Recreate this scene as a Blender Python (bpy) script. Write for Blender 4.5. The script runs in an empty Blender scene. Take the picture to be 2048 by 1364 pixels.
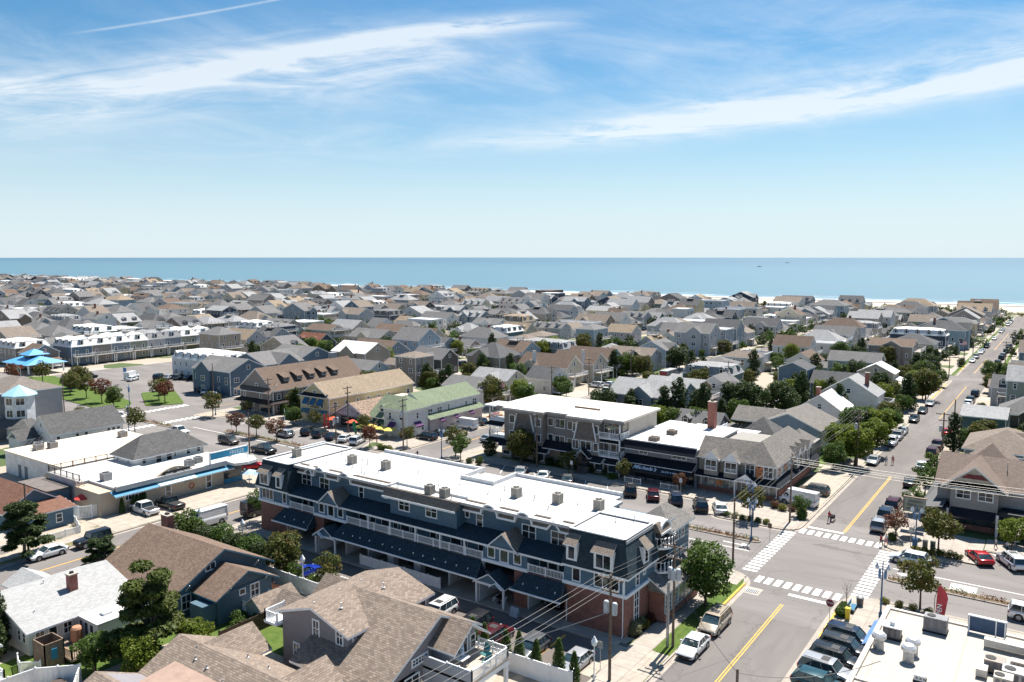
import bpy, math, random
from mathutils import Vector, Matrix, noise as mnoise
SC = bpy.context.scene
COL = SC.collection
R = math.radians
rnd = random.Random(7)
CAM_H = 38.0
cam = bpy.data.cameras.new('camera'); camo = bpy.data.objects.new('camera', cam); COL.objects.link(camo)
camo.location = (0, 0, CAM_H)
camo.rotation_euler = (R(90 - 5.994), 0, R(34.988))
cam.sensor_width = 36; cam.lens = 28.125; cam.clip_start = 0.5; cam.clip_end = 60000
SC.camera = camo
class NT:
 def __init__(s, tree): s.t = tree; s.n = tree.nodes; s.l = tree.links
 def node(s, typ, **kw):
  nd = s.n.new(typ)
  for k, v in kw.items(): setattr(nd, k, v)
  return nd
 def set(s, sock, v):
  if isinstance(v, E): s.l.new(v.s, sock)
  elif hasattr(v, 'links'): s.l.new(v, sock)
  else: sock.default_value = v
 def m(s, op, a, b=None, c=None, clamp=False):
  nd = s.n.new('ShaderNodeMath'); nd.operation = op; nd.use_clamp = clamp
  for i, x in enumerate((a, b, c)):
   if x is not None: s.set(nd.inputs[i], x)
  return E(s, nd.outputs[0])
 def mix(s, f, a, b, mode='MIX'):
  nd = s.n.new('ShaderNodeMix'); nd.data_type = 'RGBA'; nd.blend_type = mode
  s.set(nd.inputs[0], f); s.set(nd.inputs[6], a); s.set(nd.inputs[7], b)
  return nd.outputs[2]
 def noise(s, vec, scale, detail=4, rough=.55, dist=0):
  nd = s.n.new('ShaderNodeTexNoise'); nd.inputs['Scale'].default_value = scale
  nd.inputs['Detail'].default_value = detail; nd.inputs['Roughness'].default_value = rough
  nd.inputs['Distortion'].default_value = dist
  if vec is not None: s.set(nd.inputs['Vector'], vec)
  return E(s, nd.outputs[0])
 def ss(s, x, a, b, lo=0.0, hi=1.0):
  nd = s.n.new('ShaderNodeMapRange'); nd.interpolation_type = 'SMOOTHSTEP'
  s.set(nd.inputs[0], x)
  for i, v in enumerate((a, b, lo, hi)): nd.inputs[i + 1].default_value = v
  return E(s, nd.outputs[0])
 def xyz(s, vec):
  nd = s.n.new('ShaderNodeSeparateXYZ'); s.set(nd.inputs[0], vec)
  return [E(s, o) for o in nd.outputs]
 def vec(s, x, y, z=0.0):
  nd = s.n.new('ShaderNodeCombineXYZ')
  for i, v in enumerate((x, y, z)): s.set(nd.inputs[i], v)
  return nd.outputs[0]
class E:
 def __init__(s, nt, sock): s.nt = nt; s.s = sock
 def __add__(s, o): return s.nt.m('ADD', s, o)
 __radd__ = __add__
 def __sub__(s, o): return s.nt.m('SUBTRACT', s, o)
 def __rsub__(s, o): return s.nt.m('SUBTRACT', o, s)
 def __mul__(s, o): return s.nt.m('MULTIPLY', s, o)
 __rmul__ = __mul__
 def __truediv__(s, o): return s.nt.m('DIVIDE', s, o)
 def gt(s, o): return s.nt.m('GREATER_THAN', s, o)
 def lt(s, o): return s.nt.m('LESS_THAN', s, o)
SUN_EL, SUN_AZ = 60.0, -3.5          # degrees; azimuth measured from +Y towards +X
world = bpy.data.worlds.new('World'); SC.world = world; world.use_nodes = True
wn = NT(world.node_tree); wn.n.clear()
sky = wn.node('ShaderNodeTexSky', sky_type='NISHITA', sun_disc=False)
sky.sun_elevation = R(SUN_EL); sky.sun_rotation = R(SUN_AZ); sky.altitude = 0
sky.air_density = 1.0; sky.dust_density = 0.6; sky.ozone_density = 2.2
tc = wn.node('ShaderNodeTexCoord')
dx, dy, dz = wn.xyz(tc.outputs['Generated'])
az = wn.m('ARCTAN2', dx, dy) * 57.2958 + 34.99        # degrees right of the street that runs to the sea, less the heading
el = wn.m('ARCSINE', dz) * 57.2958
def band(a0, e0, slope, curv, width, a_lo, a_hi, soft, nsx, nsy, seed, gain, lo=.35, hi=.8):
 ln = (az - a0) * slope + (az - a0) * (az - a0) * curv + e0
 d = (el - ln) / width
 g = wn.m('EXPONENT', d * d * -1.0)
 rng = wn.ss(az, a_lo - soft, a_lo + soft) * wn.ss(az, a_hi - soft, a_hi + soft, 1.0, 0.0)
 n = wn.noise(wn.vec(az * nsx + seed, (el - ln) * nsy + az * 0.05, seed), 1.0, 7, .62, .9)
 return g * rng * wn.ss(n, lo, hi) * gain
cl = band(-14, 12.6, .17, -.002, 1.9, -40, -5, 8, .11, .75, 3.1, 1.35, .28, .72)
cl = cl + band(-11, 14.2, .20, -.006, .55, -24, 3, 5, .16, 1.2, 8.4, 1.1, .22, .6)
cl = cl + band(18, 9.4, .085, .001, .75, 0, 44, 9, .14, 1.1, 5.7, 1.3, .25, .62)
cl = cl + band(26, 10.9, .12, .001, 1.5, 8, 46, 9, .12, .7, 11.2, 1.1, .3, .72)
cl = cl + band(2, 12.5, .06, 0, 3.6, -50, 50, 10, .07, .28, 21.0, .62, .36, .82)
cl = cl + band(-4, 8.2, .05, 0, 1.4, -30, 12, 10, .1, .6, 15.0, .42, .36, .8)
cl = cl + band(-22, 14.9, .26, 0, .07, -27, -11, 2, .3, .3, 2.0, .55, .1, .6)          # a thin contrail
px = dx / wn.m('MAXIMUM', dz, .03); py = dy / wn.m('MAXIMUM', dz, .03)
n1 = wn.noise(wn.vec(px * .55 - py * .2, py * .16 + px * .35, 1.0), 1.0, 8, .66, 1.4)
n2 = wn.noise(wn.vec(px * .12, py * .12, 4.0), 1.0, 3, .5, .3)
cl = cl + wn.ss(n1, .4, .74) * wn.ss(n2, .36, .62) * wn.ss(el, 6, 16) * .8  # high cirrus, thickened overhead above the view to add fill light in shade
cl = wn.m('MINIMUM', cl * .64, .74)
veil = wn.m('EXPONENT', el * el * -.017) * .86                # pale sea haze low over the horizon
hsv = wn.node('ShaderNodeHueSaturation'); hsv.inputs['Saturation'].default_value = 1.12; hsv.inputs['Hue'].default_value = .497; hsv.inputs['Value'].default_value = .8
wn.l.new(sky.outputs[0], hsv.inputs['Color'])
SKY_S = 0.056
c1 = wn.mix(veil, wn.mix(1.0, hsv.outputs[0], (.62, 1.06, 1.22, 1), 'MULTIPLY'), (6.9, 7.75, 8.3, 1))
c2 = wn.mix(cl, c1, (8.1, 8.5, 8.75, 1))
bg = wn.node('ShaderNodeBackground'); bg.inputs[1].default_value = SKY_S
wn.l.new(c2, bg.inputs[0])
wo = wn.node('ShaderNodeOutputWorld'); wn.l.new(bg.outputs[0], wo.inputs[0])
sl = bpy.data.lights.new('sun', 'SUN'); sl.energy = 4.8; sl.angle = R(.53); sl.color = (1, .945, .86)
so = bpy.data.objects.new('sun', sl); COL.objects.link(so)
sd = Vector((math.sin(R(SUN_AZ)) * math.cos(R(SUN_EL)), math.cos(R(SUN_AZ)) * math.cos(R(SUN_EL)), math.sin(R(SUN_EL))))
so.rotation_euler = sd.to_track_quat('Z', 'Y').to_euler(); so.location = (0, 200, 300)
vs = SC.view_settings
SC.display_settings.display_device = 'sRGB'
vs.view_transform = 'Standard'; vs.look = 'None'; vs.gamma = 1.0; vs.use_curve_mapping = False
vs.exposure = 1.1
SC.render.engine = 'CYCLES'
cy = SC.cycles
cy.use_denoising = True; cy.denoiser = 'OPENIMAGEDENOISE'
cy.use_adaptive_sampling = True; cy.adaptive_threshold = .015
cy.max_bounces = 6; cy.diffuse_bounces = 3; cy.glossy_bounces = 3; cy.transmission_bounces = 3; cy.transparent_max_bounces = 6
cy.sample_clamp_indirect = 6.0
SC.render.film_transparent = False
class MB:
 def __init__(s): s.v = []; s.f = []; s.m = []
 def poly(s, pts, mi=0):
  b = len(s.v); s.v.extend([tuple(p) for p in pts]); s.f.append(tuple(range(b, b + len(pts)))); s.m.append(mi)
 def box(s, x0, x1, y0, y1, z0, z1, mi=0, skip=''):
  b = len(s.v)
  s.v.extend([(x0, y0, z0), (x1, y0, z0), (x1, y1, z0), (x0, y1, z0), (x0, y0, z1), (x1, y0, z1), (x1, y1, z1), (x0, y1, z1)])
  for k, f in (('b', (0, 3, 2, 1)), ('t', (4, 5, 6, 7)), ('s', (0, 1, 5, 4)), ('e', (1, 2, 6, 5)), ('n', (2, 3, 7, 6)), ('w', (3, 0, 4, 7))):
   if k not in skip: s.f.append(tuple(b + i for i in f)); s.m.append(mi)
 def prism(s, poly, axis, a, b, mi=0, caps=True, mi_cap=None):
  def P(p, t):
   return (t, p[0], p[1]) if axis == 'x' else (p[0], t, p[1]) if axis == 'y' else (p[0], p[1], t)
  n = len(poly); q = len(s.v)
  s.v.extend([P(p, a) for p in poly] + [P(p, b) for p in poly])
  ar = sum(poly[i][0] * poly[(i + 1) % n][1] - poly[(i + 1) % n][0] * poly[i][1] for i in range(n))
  flip = (ar < 0) != (axis == 'y') != (b < a)
  for i in range(n):
   j = (i + 1) % n
   f = (q + i, q + j, q + n + j, q + n + i)
   s.f.append(f[::-1] if flip else f); s.m.append(mi)
  if caps:
   c0 = tuple(q + i for i in range(n)); c1 = tuple(q + n + i for i in range(n))
   s.f.append(c0 if flip else c0[::-1]); s.f.append(c1[::-1] if flip else c1)
   mc = mi if mi_cap is None else mi_cap
   s.m += [mc, mc]
 def tube(s, pts, r, n=6, mi=0, cap=True):
  rings = []
  for i, p in enumerate(pts):
   p = Vector(p); rr = r[i] if isinstance(r, (list, tuple)) else r
   d = (Vector(pts[min(i + 1, len(pts) - 1)]) - Vector(pts[max(i - 1, 0)])).normalized()
   a = d.orthogonal().normalized() if abs(d.z) < .98 else Vector((1, 0, 0))
   a = (a - d * a.dot(d)).normalized(); c = d.cross(a)
   b = len(s.v)
   for k in range(n):
    t = 2 * math.pi * k / n
    s.v.append(tuple(p + (a * math.cos(t) + c * math.sin(t)) * rr))
   rings.append(b)
  for i in range(len(rings) - 1):
   for k in range(n):
    j = (k + 1) % n
    s.f.append((rings[i] + k, rings[i] + j, rings[i + 1] + j, rings[i + 1] + k)); s.m.append(mi)
  if cap:
   s.f.append(tuple(rings[0] + k for k in range(n))[::-1]); s.f.append(tuple(rings[-1] + k for k in range(n))); s.m += [mi, mi]
 def lathe(s, x, y, prof, n=10, mi=0):
  rings = []
  for r, z in prof:
   b = len(s.v)
   for k in range(n):
    t = 2 * math.pi * k / n
    s.v.append((x + math.cos(t) * r, y + math.sin(t) * r, z))
   rings.append(b)
  for i in range(len(rings) - 1):
   for k in range(n):
    j = (k + 1) % n
    s.f.append((rings[i] + k, rings[i] + j, rings[i + 1] + j, rings[i + 1] + k)); s.m.append(mi)
  s.f.append(tuple(rings[-1] + k for k in range(n))); s.m.append(mi)
  s.f.append(tuple(rings[0] + k for k in range(n))[::-1]); s.m.append(mi)
 def mesh(s, name, mats, smooth=False):
  me = bpy.data.meshes.new(name)
  me.from_pydata(s.v, [], s.f)
  for m_ in (mats if isinstance(mats, (list, tuple)) else [mats]): me.materials.append(m_)
  me.polygons.foreach_set('material_index', s.m)
  if smooth: me.polygons.foreach_set('use_smooth', [True] * len(s.f))
  me.update()
  return me
 def build(s, name, mats, parent=None, loc=(0, 0, 0), smooth=False):
  return link(name, s.mesh(name, mats, smooth), parent, loc)
def link(name, data, parent=None, loc=(0, 0, 0), rz=0.0):
 o = bpy.data.objects.new(name, data); COL.objects.link(o)
 if parent is not None:
  o.parent = parent
  o.matrix_parent_inverse = Matrix.Translation(-parent.location) if not parent.get('_local') else Matrix()
 o.location = loc
 if rz: o.rotation_euler = (0, 0, rz)
 return o
LABELS = {}
def tag(o, label, cat, group=None, kind=None):
 o['label'] = label; o['category'] = cat
 if group: o['group'] = group
 if kind: o['kind'] = kind
 LABELS[label] = LABELS.get(label, 0) + 1
 return o
def thing(name, label, cat, loc=(0, 0, 0), group=None, local=False, rz=0.0):
 o = bpy.data.objects.new(name, None); COL.objects.link(o)
 o.location = loc; o.rotation_euler = (0, 0, rz); o.empty_display_size = .3
 if local: o['_local'] = 1
 return tag(o, label, cat, group)
KIDS = {}
def copy_tree(o, parent=None):
 if not KIDS.get(o.name):
  KIDS[o.name] = list(o.children)
 c = o.copy(); COL.objects.link(c)
 if parent is not None: c.parent = parent
 for ch in KIDS[o.name]: copy_tree(ch, c)
 return c
def structure(name, mb, mats, **kw):
 o = mb.build(name, mats, **kw); o['kind'] = 'structure'; return o
USED = set()
ORD = ['second', 'third', 'fourth', 'fifth', 'sixth', 'seventh', 'eighth', 'ninth', 'tenth', 'eleventh', 'twelfth']
def uniq(*cands):
 for c in cands:
  c = ' '.join(c.split()[:16])
  if c not in USED: USED.add(c); return c
 for w in ORD:
  c = ' '.join((w + ' ' + cands[-1]).split()[:16])
  if c not in USED: USED.add(c); return c
 return cands[-1]
MATS = {}
def hexc(h):
 f = lambda u: (u / 12.92 if u <= .04045 else ((u + .055) / 1.055) ** 2.4)
 return tuple(f(int(h[i:i + 2], 16) / 255) for i in (0, 2, 4))
def newmat(name):
 m_ = bpy.data.materials.new(name); m_.use_nodes = True
 nt = NT(m_.node_tree); nt.n.clear()
 bs = nt.node('ShaderNodeBsdfPrincipled'); out = nt.node('ShaderNodeOutputMaterial')
 nt.l.new(bs.outputs[0], out.inputs[0])
 return m_, nt, bs, out
def uvw(nt):
 g = nt.node('ShaderNodeNewGeometry')
 x, y, z = nt.xyz(g.outputs['Position']); nx, ny, nz = nt.xyz(g.outputs['True Normal'])
 sel = nt.m('ABSOLUTE', nx).gt(nt.m('ABSOLUTE', ny))
 u = x * (1.0 - sel) + y * sel
 return g, u, z, x, y, nt.m('ABSOLUTE', nz)
def shade(c, k): return (c[0] * k, c[1] * k, c[2] * k, 1)
def mat(name, col, rough=.7, var=.15, scale=1.2, metal=0.0, bump=0.0, spec=.4):
 key = ('p', name)
 if key in MATS: return MATS[key]
 m_, nt, bs, out = newmat(name)
 g = nt.node('ShaderNodeNewGeometry')
 n = nt.noise(g.outputs['Position'], scale, 6, .6)
 nt.set(bs.inputs['Base Color'], nt.mix(nt.ss(n, .3, .7), shade(col, 1 - var), shade(col, 1 + var)))
 bs.inputs['Roughness'].default_value = rough; bs.inputs['Metallic'].default_value = metal
 bs.inputs['Specular IOR Level'].default_value = spec
 if bump:
  b = nt.node('ShaderNodeBump'); b.inputs['Strength'].default_value = bump; b.inputs['Distance'].default_value = .02
  nt.set(b.inputs['Height'], nt.noise(g.outputs['Position'], scale * 8, 4, .6)); nt.l.new(b.outputs[0], bs.inputs['Normal'])
 MATS[key] = m_; return m_
def siding(name, col, lap=.18, var=.07, vert=False):
 key = ('s', name)
 if key in MATS: return MATS[key]
 m_, nt, bs, out = newmat(name)
 g, u, z, x, y, nz = uvw(nt)
 t = nt.m('FRACT', (u if vert else z) / lap)
 edge = t.lt(.14)
 n = nt.noise(g.outputs['Position'], .9, 5, .6)
 board = nt.noise(nt.vec(u * .35, nt.m('FLOOR', z / lap) * 3.7, 0), 1.0, 1, .5)
 base = nt.mix(nt.ss(n * .6 + board * .4, .3, .7), shade(col, 1 - var), shade(col, 1 + var))
 nt.set(bs.inputs['Base Color'], nt.mix(edge * .28, base, shade(col, .45)))
 bs.inputs['Roughness'].default_value = .6; bs.inputs['Specular IOR Level'].default_value = .3
 b = nt.node('ShaderNodeBump'); b.inputs['Strength'].default_value = .5; b.inputs['Distance'].default_value = .012
 nt.set(b.inputs['Height'], t); nt.l.new(b.outputs[0], bs.inputs['Normal'])
 MATS[key] = m_; return m_
def shingle(name, col, row=.19, wid=.36, var=.28, stain=.16):
 key = ('r', name)
 if key in MATS: return MATS[key]
 col = tuple(c * .86 for c in col); m_, nt, bs, out = newmat(name)
 g, u, z, x, y, nz = uvw(nt)
 sl_ = nt.m('MAXIMUM', nt.m('SQRT', nt.m('MAXIMUM', 1.0 - nz * nz, 0.0)), .15)
 v = z / sl_
 br = nt.node('ShaderNodeTexBrick'); br.offset = .5; br.squash = 1
 br.inputs['Scale'].default_value = 1; br.inputs['Mortar Size'].default_value = .016; br.inputs['Mortar Smooth'].default_value = .2
 br.inputs['Brick Width'].default_value = wid; br.inputs['Row Height'].default_value = row; br.inputs['Bias'].default_value = 0
 nt.set(br.inputs['Vector'], nt.vec(u, v, 0))
 br.inputs['Color1'].default_value = shade(col, 1 - var); br.inputs['Color2'].default_value = shade(col, 1 + var)
 br.inputs['Mortar'].default_value = shade(col, .42)
 n = nt.noise(nt.vec(u * .5, v * .14, 0), 1.0, 5, .6)
 n2 = nt.noise(g.outputs['Position'], 26, 2, .6)
 c = nt.mix(nt.ss(n, .35, .7) * stain * 2, br.outputs[0], shade(col, .62))
 c = nt.mix(nt.ss(n2, .3, .7) * .3, c, shade(col, 1.45))
 nt.set(bs.inputs['Base Color'], c)
 bs.inputs['Roughness'].default_value = .92; bs.inputs['Specular IOR Level'].default_value = .15
 b = nt.node('ShaderNodeBump'); b.inputs['Strength'].default_value = .6; b.inputs['Distance'].default_value = .02
 nt.set(b.inputs['Height'], nt.m('FRACT', v / row) * -1.0 + n2 * .5); nt.l.new(b.outputs[0], bs.inputs['Normal'])
 MATS[key] = m_; return m_
def brick(name, col, col2):
 m_, nt, bs, out = newmat(name)
 g, u, z, x, y, nz = uvw(nt)
 br = nt.node('ShaderNodeTexBrick'); br.inputs['Scale'].default_value = 1
 br.inputs['Mortar Size'].default_value = .007; br.inputs['Brick Width'].default_value = .215; br.inputs['Row Height'].default_value = .075
 nt.set(br.inputs['Vector'], nt.vec(u, z, 0))
 br.inputs['Color1'].default_value = (*col, 1); br.inputs['Color2'].default_value = (*col2, 1); br.inputs['Mortar'].default_value = (.3, .25, .22, 1)
 n = nt.noise(g.outputs['Position'], 1.6, 6, .65)
 nt.set(bs.inputs['Base Color'], nt.mix(nt.ss(n, .35, .75) * .45, br.outputs[0], shade(col, .55)))
 bs.inputs['Roughness'].default_value = .88
 b = nt.node('ShaderNodeBump'); b.inputs['Strength'].default_value = .5; b.inputs['Distance'].default_value = .01
 nt.set(b.inputs['Height'], br.outputs[1]); b.invert = True; nt.l.new(b.outputs[0], bs.inputs['Normal'])
 return m_
def membrane(name, col, stain=(.35, .27, .2), amt=.35, seam=1.6):
 if ('m', name) in MATS: return MATS['m', name]
 m_, nt, bs, out = newmat(name); MATS['m', name] = m_
 g = nt.node('ShaderNodeNewGeometry'); x, y, z = nt.xyz(g.outputs['Position'])
 n = nt.noise(g.outputs['Position'], .35, 8, .68, .6); n2 = nt.noise(nt.vec(x * .15, y * 1.2, 0), 1.0, 4, .6)
 sm = nt.m('FRACT', x / seam).lt(.03)
 c = nt.mix(nt.ss(n, .55, .82) * amt, (*col, 1), (*stain, 1))
 c = nt.mix(nt.ss(n2, .5, .8) * amt * .6, c, shade(col, .66))
 c = nt.mix(sm * .25, c, shade(col, .5))
 nt.set(bs.inputs['Base Color'], c); bs.inputs['Roughness'].default_value = .8; bs.inputs['Specular IOR Level'].default_value = .25
 return m_
def glassmat(name, col=(.018, .026, .032), rough=.06, spec=.7):
 m_, nt, bs, out = newmat(name)
 g = nt.node('ShaderNodeNewGeometry')
 n = nt.noise(g.outputs['Position'], .7, 3, .6)
 nt.set(bs.inputs['Base Color'], nt.mix(nt.ss(n, .35, .65), shade(col, .5), shade(col, 1.9)))
 bs.inputs['Roughness'].default_value = rough; bs.inputs['Specular IOR Level'].default_value = spec
 return m_
def leafmat(name, c1, c2, c3=None, trans=.35, clump=.55):
 m_, nt, bs, out = newmat(name)
 g = nt.node('ShaderNodeNewGeometry'); oi = nt.node('ShaderNodeObjectInfo')
 r_ = E(nt, g.outputs['Random Per Island'])
 n = nt.noise(g.outputs['Position'], clump, 3, .6)
 c = nt.mix(r_, (*c1, 1), (*c2, 1))
 c = nt.mix(nt.ss(n, .45, .68) * .8, c, (*(c3 or c2), 1))
 c = nt.mix(E(nt, oi.outputs['Random']) * .35, c, (c1[0] * 1.5, c1[1] * .95, c1[2] * .7, 1))
 nt.set(bs.inputs['Base Color'], c); bs.inputs['Roughness'].default_value = .6; bs.inputs['Specular IOR Level'].default_value = .25
 tr = nt.node('ShaderNodeBsdfTranslucent'); nt.l.new(c, tr.inputs[0])
 mx = nt.node('ShaderNodeMixShader'); mx.inputs[0].default_value = trans
 nt.l.new(bs.outputs[0], mx.inputs[1]); nt.l.new(tr.outputs[0], mx.inputs[2]); nt.l.new(mx.outputs[0], out.inputs[0])
 return m_
WHITE = mat('white_paint', (.78, .79, .8), .5, .05, .8)
WHITE_D = mat('weathered_white_paint', (.66, .66, .66), .6, .1, 1.5)
GLASS = glassmat('window_glass')
GLASS_L = glassmat('curtained_glass', (.14, .16, .155), .12)
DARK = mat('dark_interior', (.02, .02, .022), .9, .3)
BLACK = mat('black_paint', (.014, .015, .018), .45, .2)
GREYM = mat('galvanised_metal', (.36, .37, .38), .45, .15, 3, .6)
CONC = mat('concrete', (.36, .325, .285), .9, .12, .6, bump=.2)
WOOD = mat('grey_wood', (.2, .155, .12), .85, .25, 2)
POLEW = mat('pole_wood', (.15, .11, .085), .9, .3, 3)
RED = mat('red_fabric', (.55, .05, .04), .8, .1)
STEELB = mat('blue_street_metal', (.03, .1, .22), .45, .15)
KZ = .13                                             # top of the kerbs and of every block
def asphalt(name, base, along='y', wear=1.0):
 m_, nt, bs, out = newmat(name)
 g = nt.node('ShaderNodeNewGeometry'); x, y, z = nt.xyz(g.outputs['Position'])
 a, b = (x, y) if along == 'y' else (y, x)
 big = nt.noise(nt.vec(a * .22, b * .05, 0), 1.0, 5, .6)
 tr = nt.noise(nt.vec(a * 1.3, b * .035, 3), 1.0, 4, .6)
 fine = nt.noise(g.outputs['Position'], 9, 4, .7)
 pat = nt.node('ShaderNodeTexVoronoi'); pat.feature = 'F1'; nt.set(pat.inputs['Vector'], nt.vec(a * .12, b * .045, 0)); pat.inputs['Scale'].default_value = 1
 pc = nt.xyz(pat.outputs['Color'])[0]
 crk = nt.node('ShaderNodeTexVoronoi'); crk.feature = 'DISTANCE_TO_EDGE'
 wob = nt.noise(g.outputs['Position'], 1.1, 4, .7)
 nt.set(crk.inputs['Vector'], nt.vec(a * .16 + wob * .35, b * .07 + wob * .3, 0)); crk.inputs['Scale'].default_value = 1
 ck = E(nt, crk.outputs['Distance']).lt(.006)
 c = nt.mix(nt.ss(big, .3, .72), shade(base, .84), shade(base, 1.16))
 c = nt.mix(nt.ss(tr, .48, .75) * .3 * wear, c, shade(base, .66))
 c = nt.mix(pc.gt(.72) * .22 * wear, c, shade(base, .72))
 c = nt.mix(fine * .35, c, shade(base, .72))
 c = nt.mix(ck * .5 * wear, c, shade(base, .45))
 nt.set(bs.inputs['Base Color'], c); bs.inputs['Roughness'].default_value = .93; bs.inputs['Specular IOR Level'].default_value = .2
 bp = nt.node('ShaderNodeBump'); bp.inputs['Strength'].default_value = .25; bp.inputs['Distance'].default_value = .02
 nt.set(bp.inputs['Height'], fine); nt.l.new(bp.outputs[0], bs.inputs['Normal'])
 return m_
ASPH = asphalt('street_asphalt', (.172, .157, .15)); ASPH_A = asphalt('avenue_asphalt', (.195, .18, .173), 'x')
ASPH_L = asphalt('lot_asphalt', (.15, .13, .118), 'x', .6)
def town_ground():
 m_, nt, bs, out = newmat('yard_ground')
 g = nt.node('ShaderNodeNewGeometry'); x, y, z = nt.xyz(g.outputs['Position'])
 vr = nt.node('ShaderNodeTexVoronoi'); nt.set(vr.inputs['Vector'], nt.vec(x * .075, y * .11, 0)); vr.inputs['Scale'].default_value = 1
 k = nt.xyz(vr.outputs['Color'])[0]
 n = nt.noise(g.outputs['Position'], .6, 5, .6); f = nt.noise(g.outputs['Position'], 5, 5, .7)
 peb = nt.mix(f, (.26, .22, .17, 1), (.4, .345, .28, 1)); grs = nt.mix(f, (.035, .06, .016, 1), (.085, .12, .035, 1))
 c = nt.mix(nt.ss(k + (n - .5) * .2, .53, .56), peb, grs)
 c = nt.mix(nt.ss(k, .84, .85), c, nt.mix(f, (.3, .27, .235, 1), (.38, .345, .305, 1)))
 nt.set(bs.inputs['Base Color'], c); bs.inputs['Roughness'].default_value = .95
 return m_
YARD = town_ground()
def grassmat(name, c1, c2):
 m_, nt, bs, out = newmat(name)
 g = nt.node('ShaderNodeNewGeometry')
 n = nt.noise(g.outputs['Position'], .8, 6, .7); f = nt.noise(g.outputs['Position'], 14, 4, .7)
 c = nt.mix(nt.ss(n, .3, .7), (*c1, 1), (*c2, 1)); c = nt.mix(nt.ss(f, .4, .75) * .5, c, shade(c1, .5))
 nt.set(bs.inputs['Base Color'], c); bs.inputs['Roughness'].default_value = .9; bs.inputs['Specular IOR Level'].default_value = .15
 b = nt.node('ShaderNodeBump'); b.inputs['Strength'].default_value = .9; b.inputs['Distance'].default_value = .05
 nt.set(b.inputs['Height'], f); nt.l.new(b.outputs[0], bs.inputs['Normal'])
 return m_
GRASS = grassmat('lawn_grass', (.055, .105, .018), (.11, .15, .035)); GRASS_DRY = grassmat('dry_grass', (.14, .13, .05), (.2, .18, .08))
def paving(name, col, sx=1.5, sy=1.5):
 m_, nt, bs, out = newmat(name)
 g = nt.node('ShaderNodeNewGeometry'); x, y, z = nt.xyz(g.outputs['Position'])
 n = nt.noise(g.outputs['Position'], .9, 6, .65); f = nt.noise(g.outputs['Position'], 12, 3, .6)
 c = nt.mix(nt.ss(n, .3, .72), shade(col, .86), shade(col, 1.1)); c = nt.mix(f * .25, c, shade(col, .7))
 nt.set(bs.inputs['Base Color'], c); bs.inputs['Roughness'].default_value = .9; bs.inputs['Specular IOR Level'].default_value = .25
 return m_
WALK = paving('sidewalk_concrete', (.36, .32, .28)); KERB = paving('kerb_concrete', (.35, .31, .27)); APRON = paving('apron_concrete', (.38, .33, .275))
MULCH = mat('bark_mulch', (.045, .03, .022), .95, .4, 4); PEBBLE = mat('pebble_bed', (.44, .37, .29), .95, .25, 9, bump=.6)
BRICKP = mat('brick_paving', (.32, .2, .15), .9, .2, 6)
PAINT = mat('road_paint_white', (.74, .73, .71), .75, .1, 3); PAINTY = mat('road_paint_yellow', (.62, .34, .06), .75, .15, 3)
KERBY = mat('kerb_paint_yellow', (.6, .38, .05), .75, .2, 2)
mb = MB(); mb.poly([(-9000, -400, -.35), (4000, -400, -.35), (4000, 640, -.35), (-9000, 640, -.35)])
structure('ground', mb, YARD)
SIDE = [-24.0 + 10.55 * 0] + [-100.9 - 76.8 * k for k in range(0, 26)]      # centre lines of the side streets
SIDE_R = [52.8, 129.6]
ALLX = sorted(SIDE + SIDE_R); AVE = [(92.3, 111.7), (280.5, 289.5), (500.5, 508.5)]
HALF = 5.2
mb = MB()
for x in ALLX: mb.poly([(x - HALF - .3, -60, 0), (x + HALF + .3, -60, 0), (x + HALF + .3, 604, 0), (x - HALF - .3, 604, 0)])
structure('side_street', mb, ASPH)
mb = MB()
mb.poly([(-2100, 82, .006), (300, 82, .006), (300, 118.2, .006), (-2100, 118.2, .006)])
for a, b in AVE[1:]: mb.poly([(-2100, a - .3, .006), (300, a - .3, .006), (300, b + .3, .006), (-2100, b + .3, .006)])
structure('avenue', mb, ASPH_A)
def roundpoly(pts):
 out = []; n = len(pts)
 for i in range(n):
  p = Vector(pts[i][:2]); r = pts[i][2]
  if r <= 0: out.append(tuple(p)); continue
  a = (Vector(pts[i - 1][:2]) - p).normalized(); b = (Vector(pts[(i + 1) % n][:2]) - p).normalized()
  for k in range(7):
   t = k / 6
   q = p + a * r * (1 - t) ** 2 + b * r * t ** 2
   out.append(tuple(q))
 return out
def inset(poly, d):
 n = len(poly); out = []
 for i in range(n):
  p0, p, p1 = Vector(poly[i - 1]), Vector(poly[i]), Vector(poly[(i + 1) % n])
  e0 = (p - p0).normalized(); e1 = (p1 - p).normalized()
  n0 = Vector((-e0.y, e0.x)); n1 = Vector((-e1.y, e1.x)); nn = (n0 + n1)
  nn = nn / max(nn.length_squared / 2, .3)
  out.append(tuple(p + nn * d))
 return out
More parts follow.
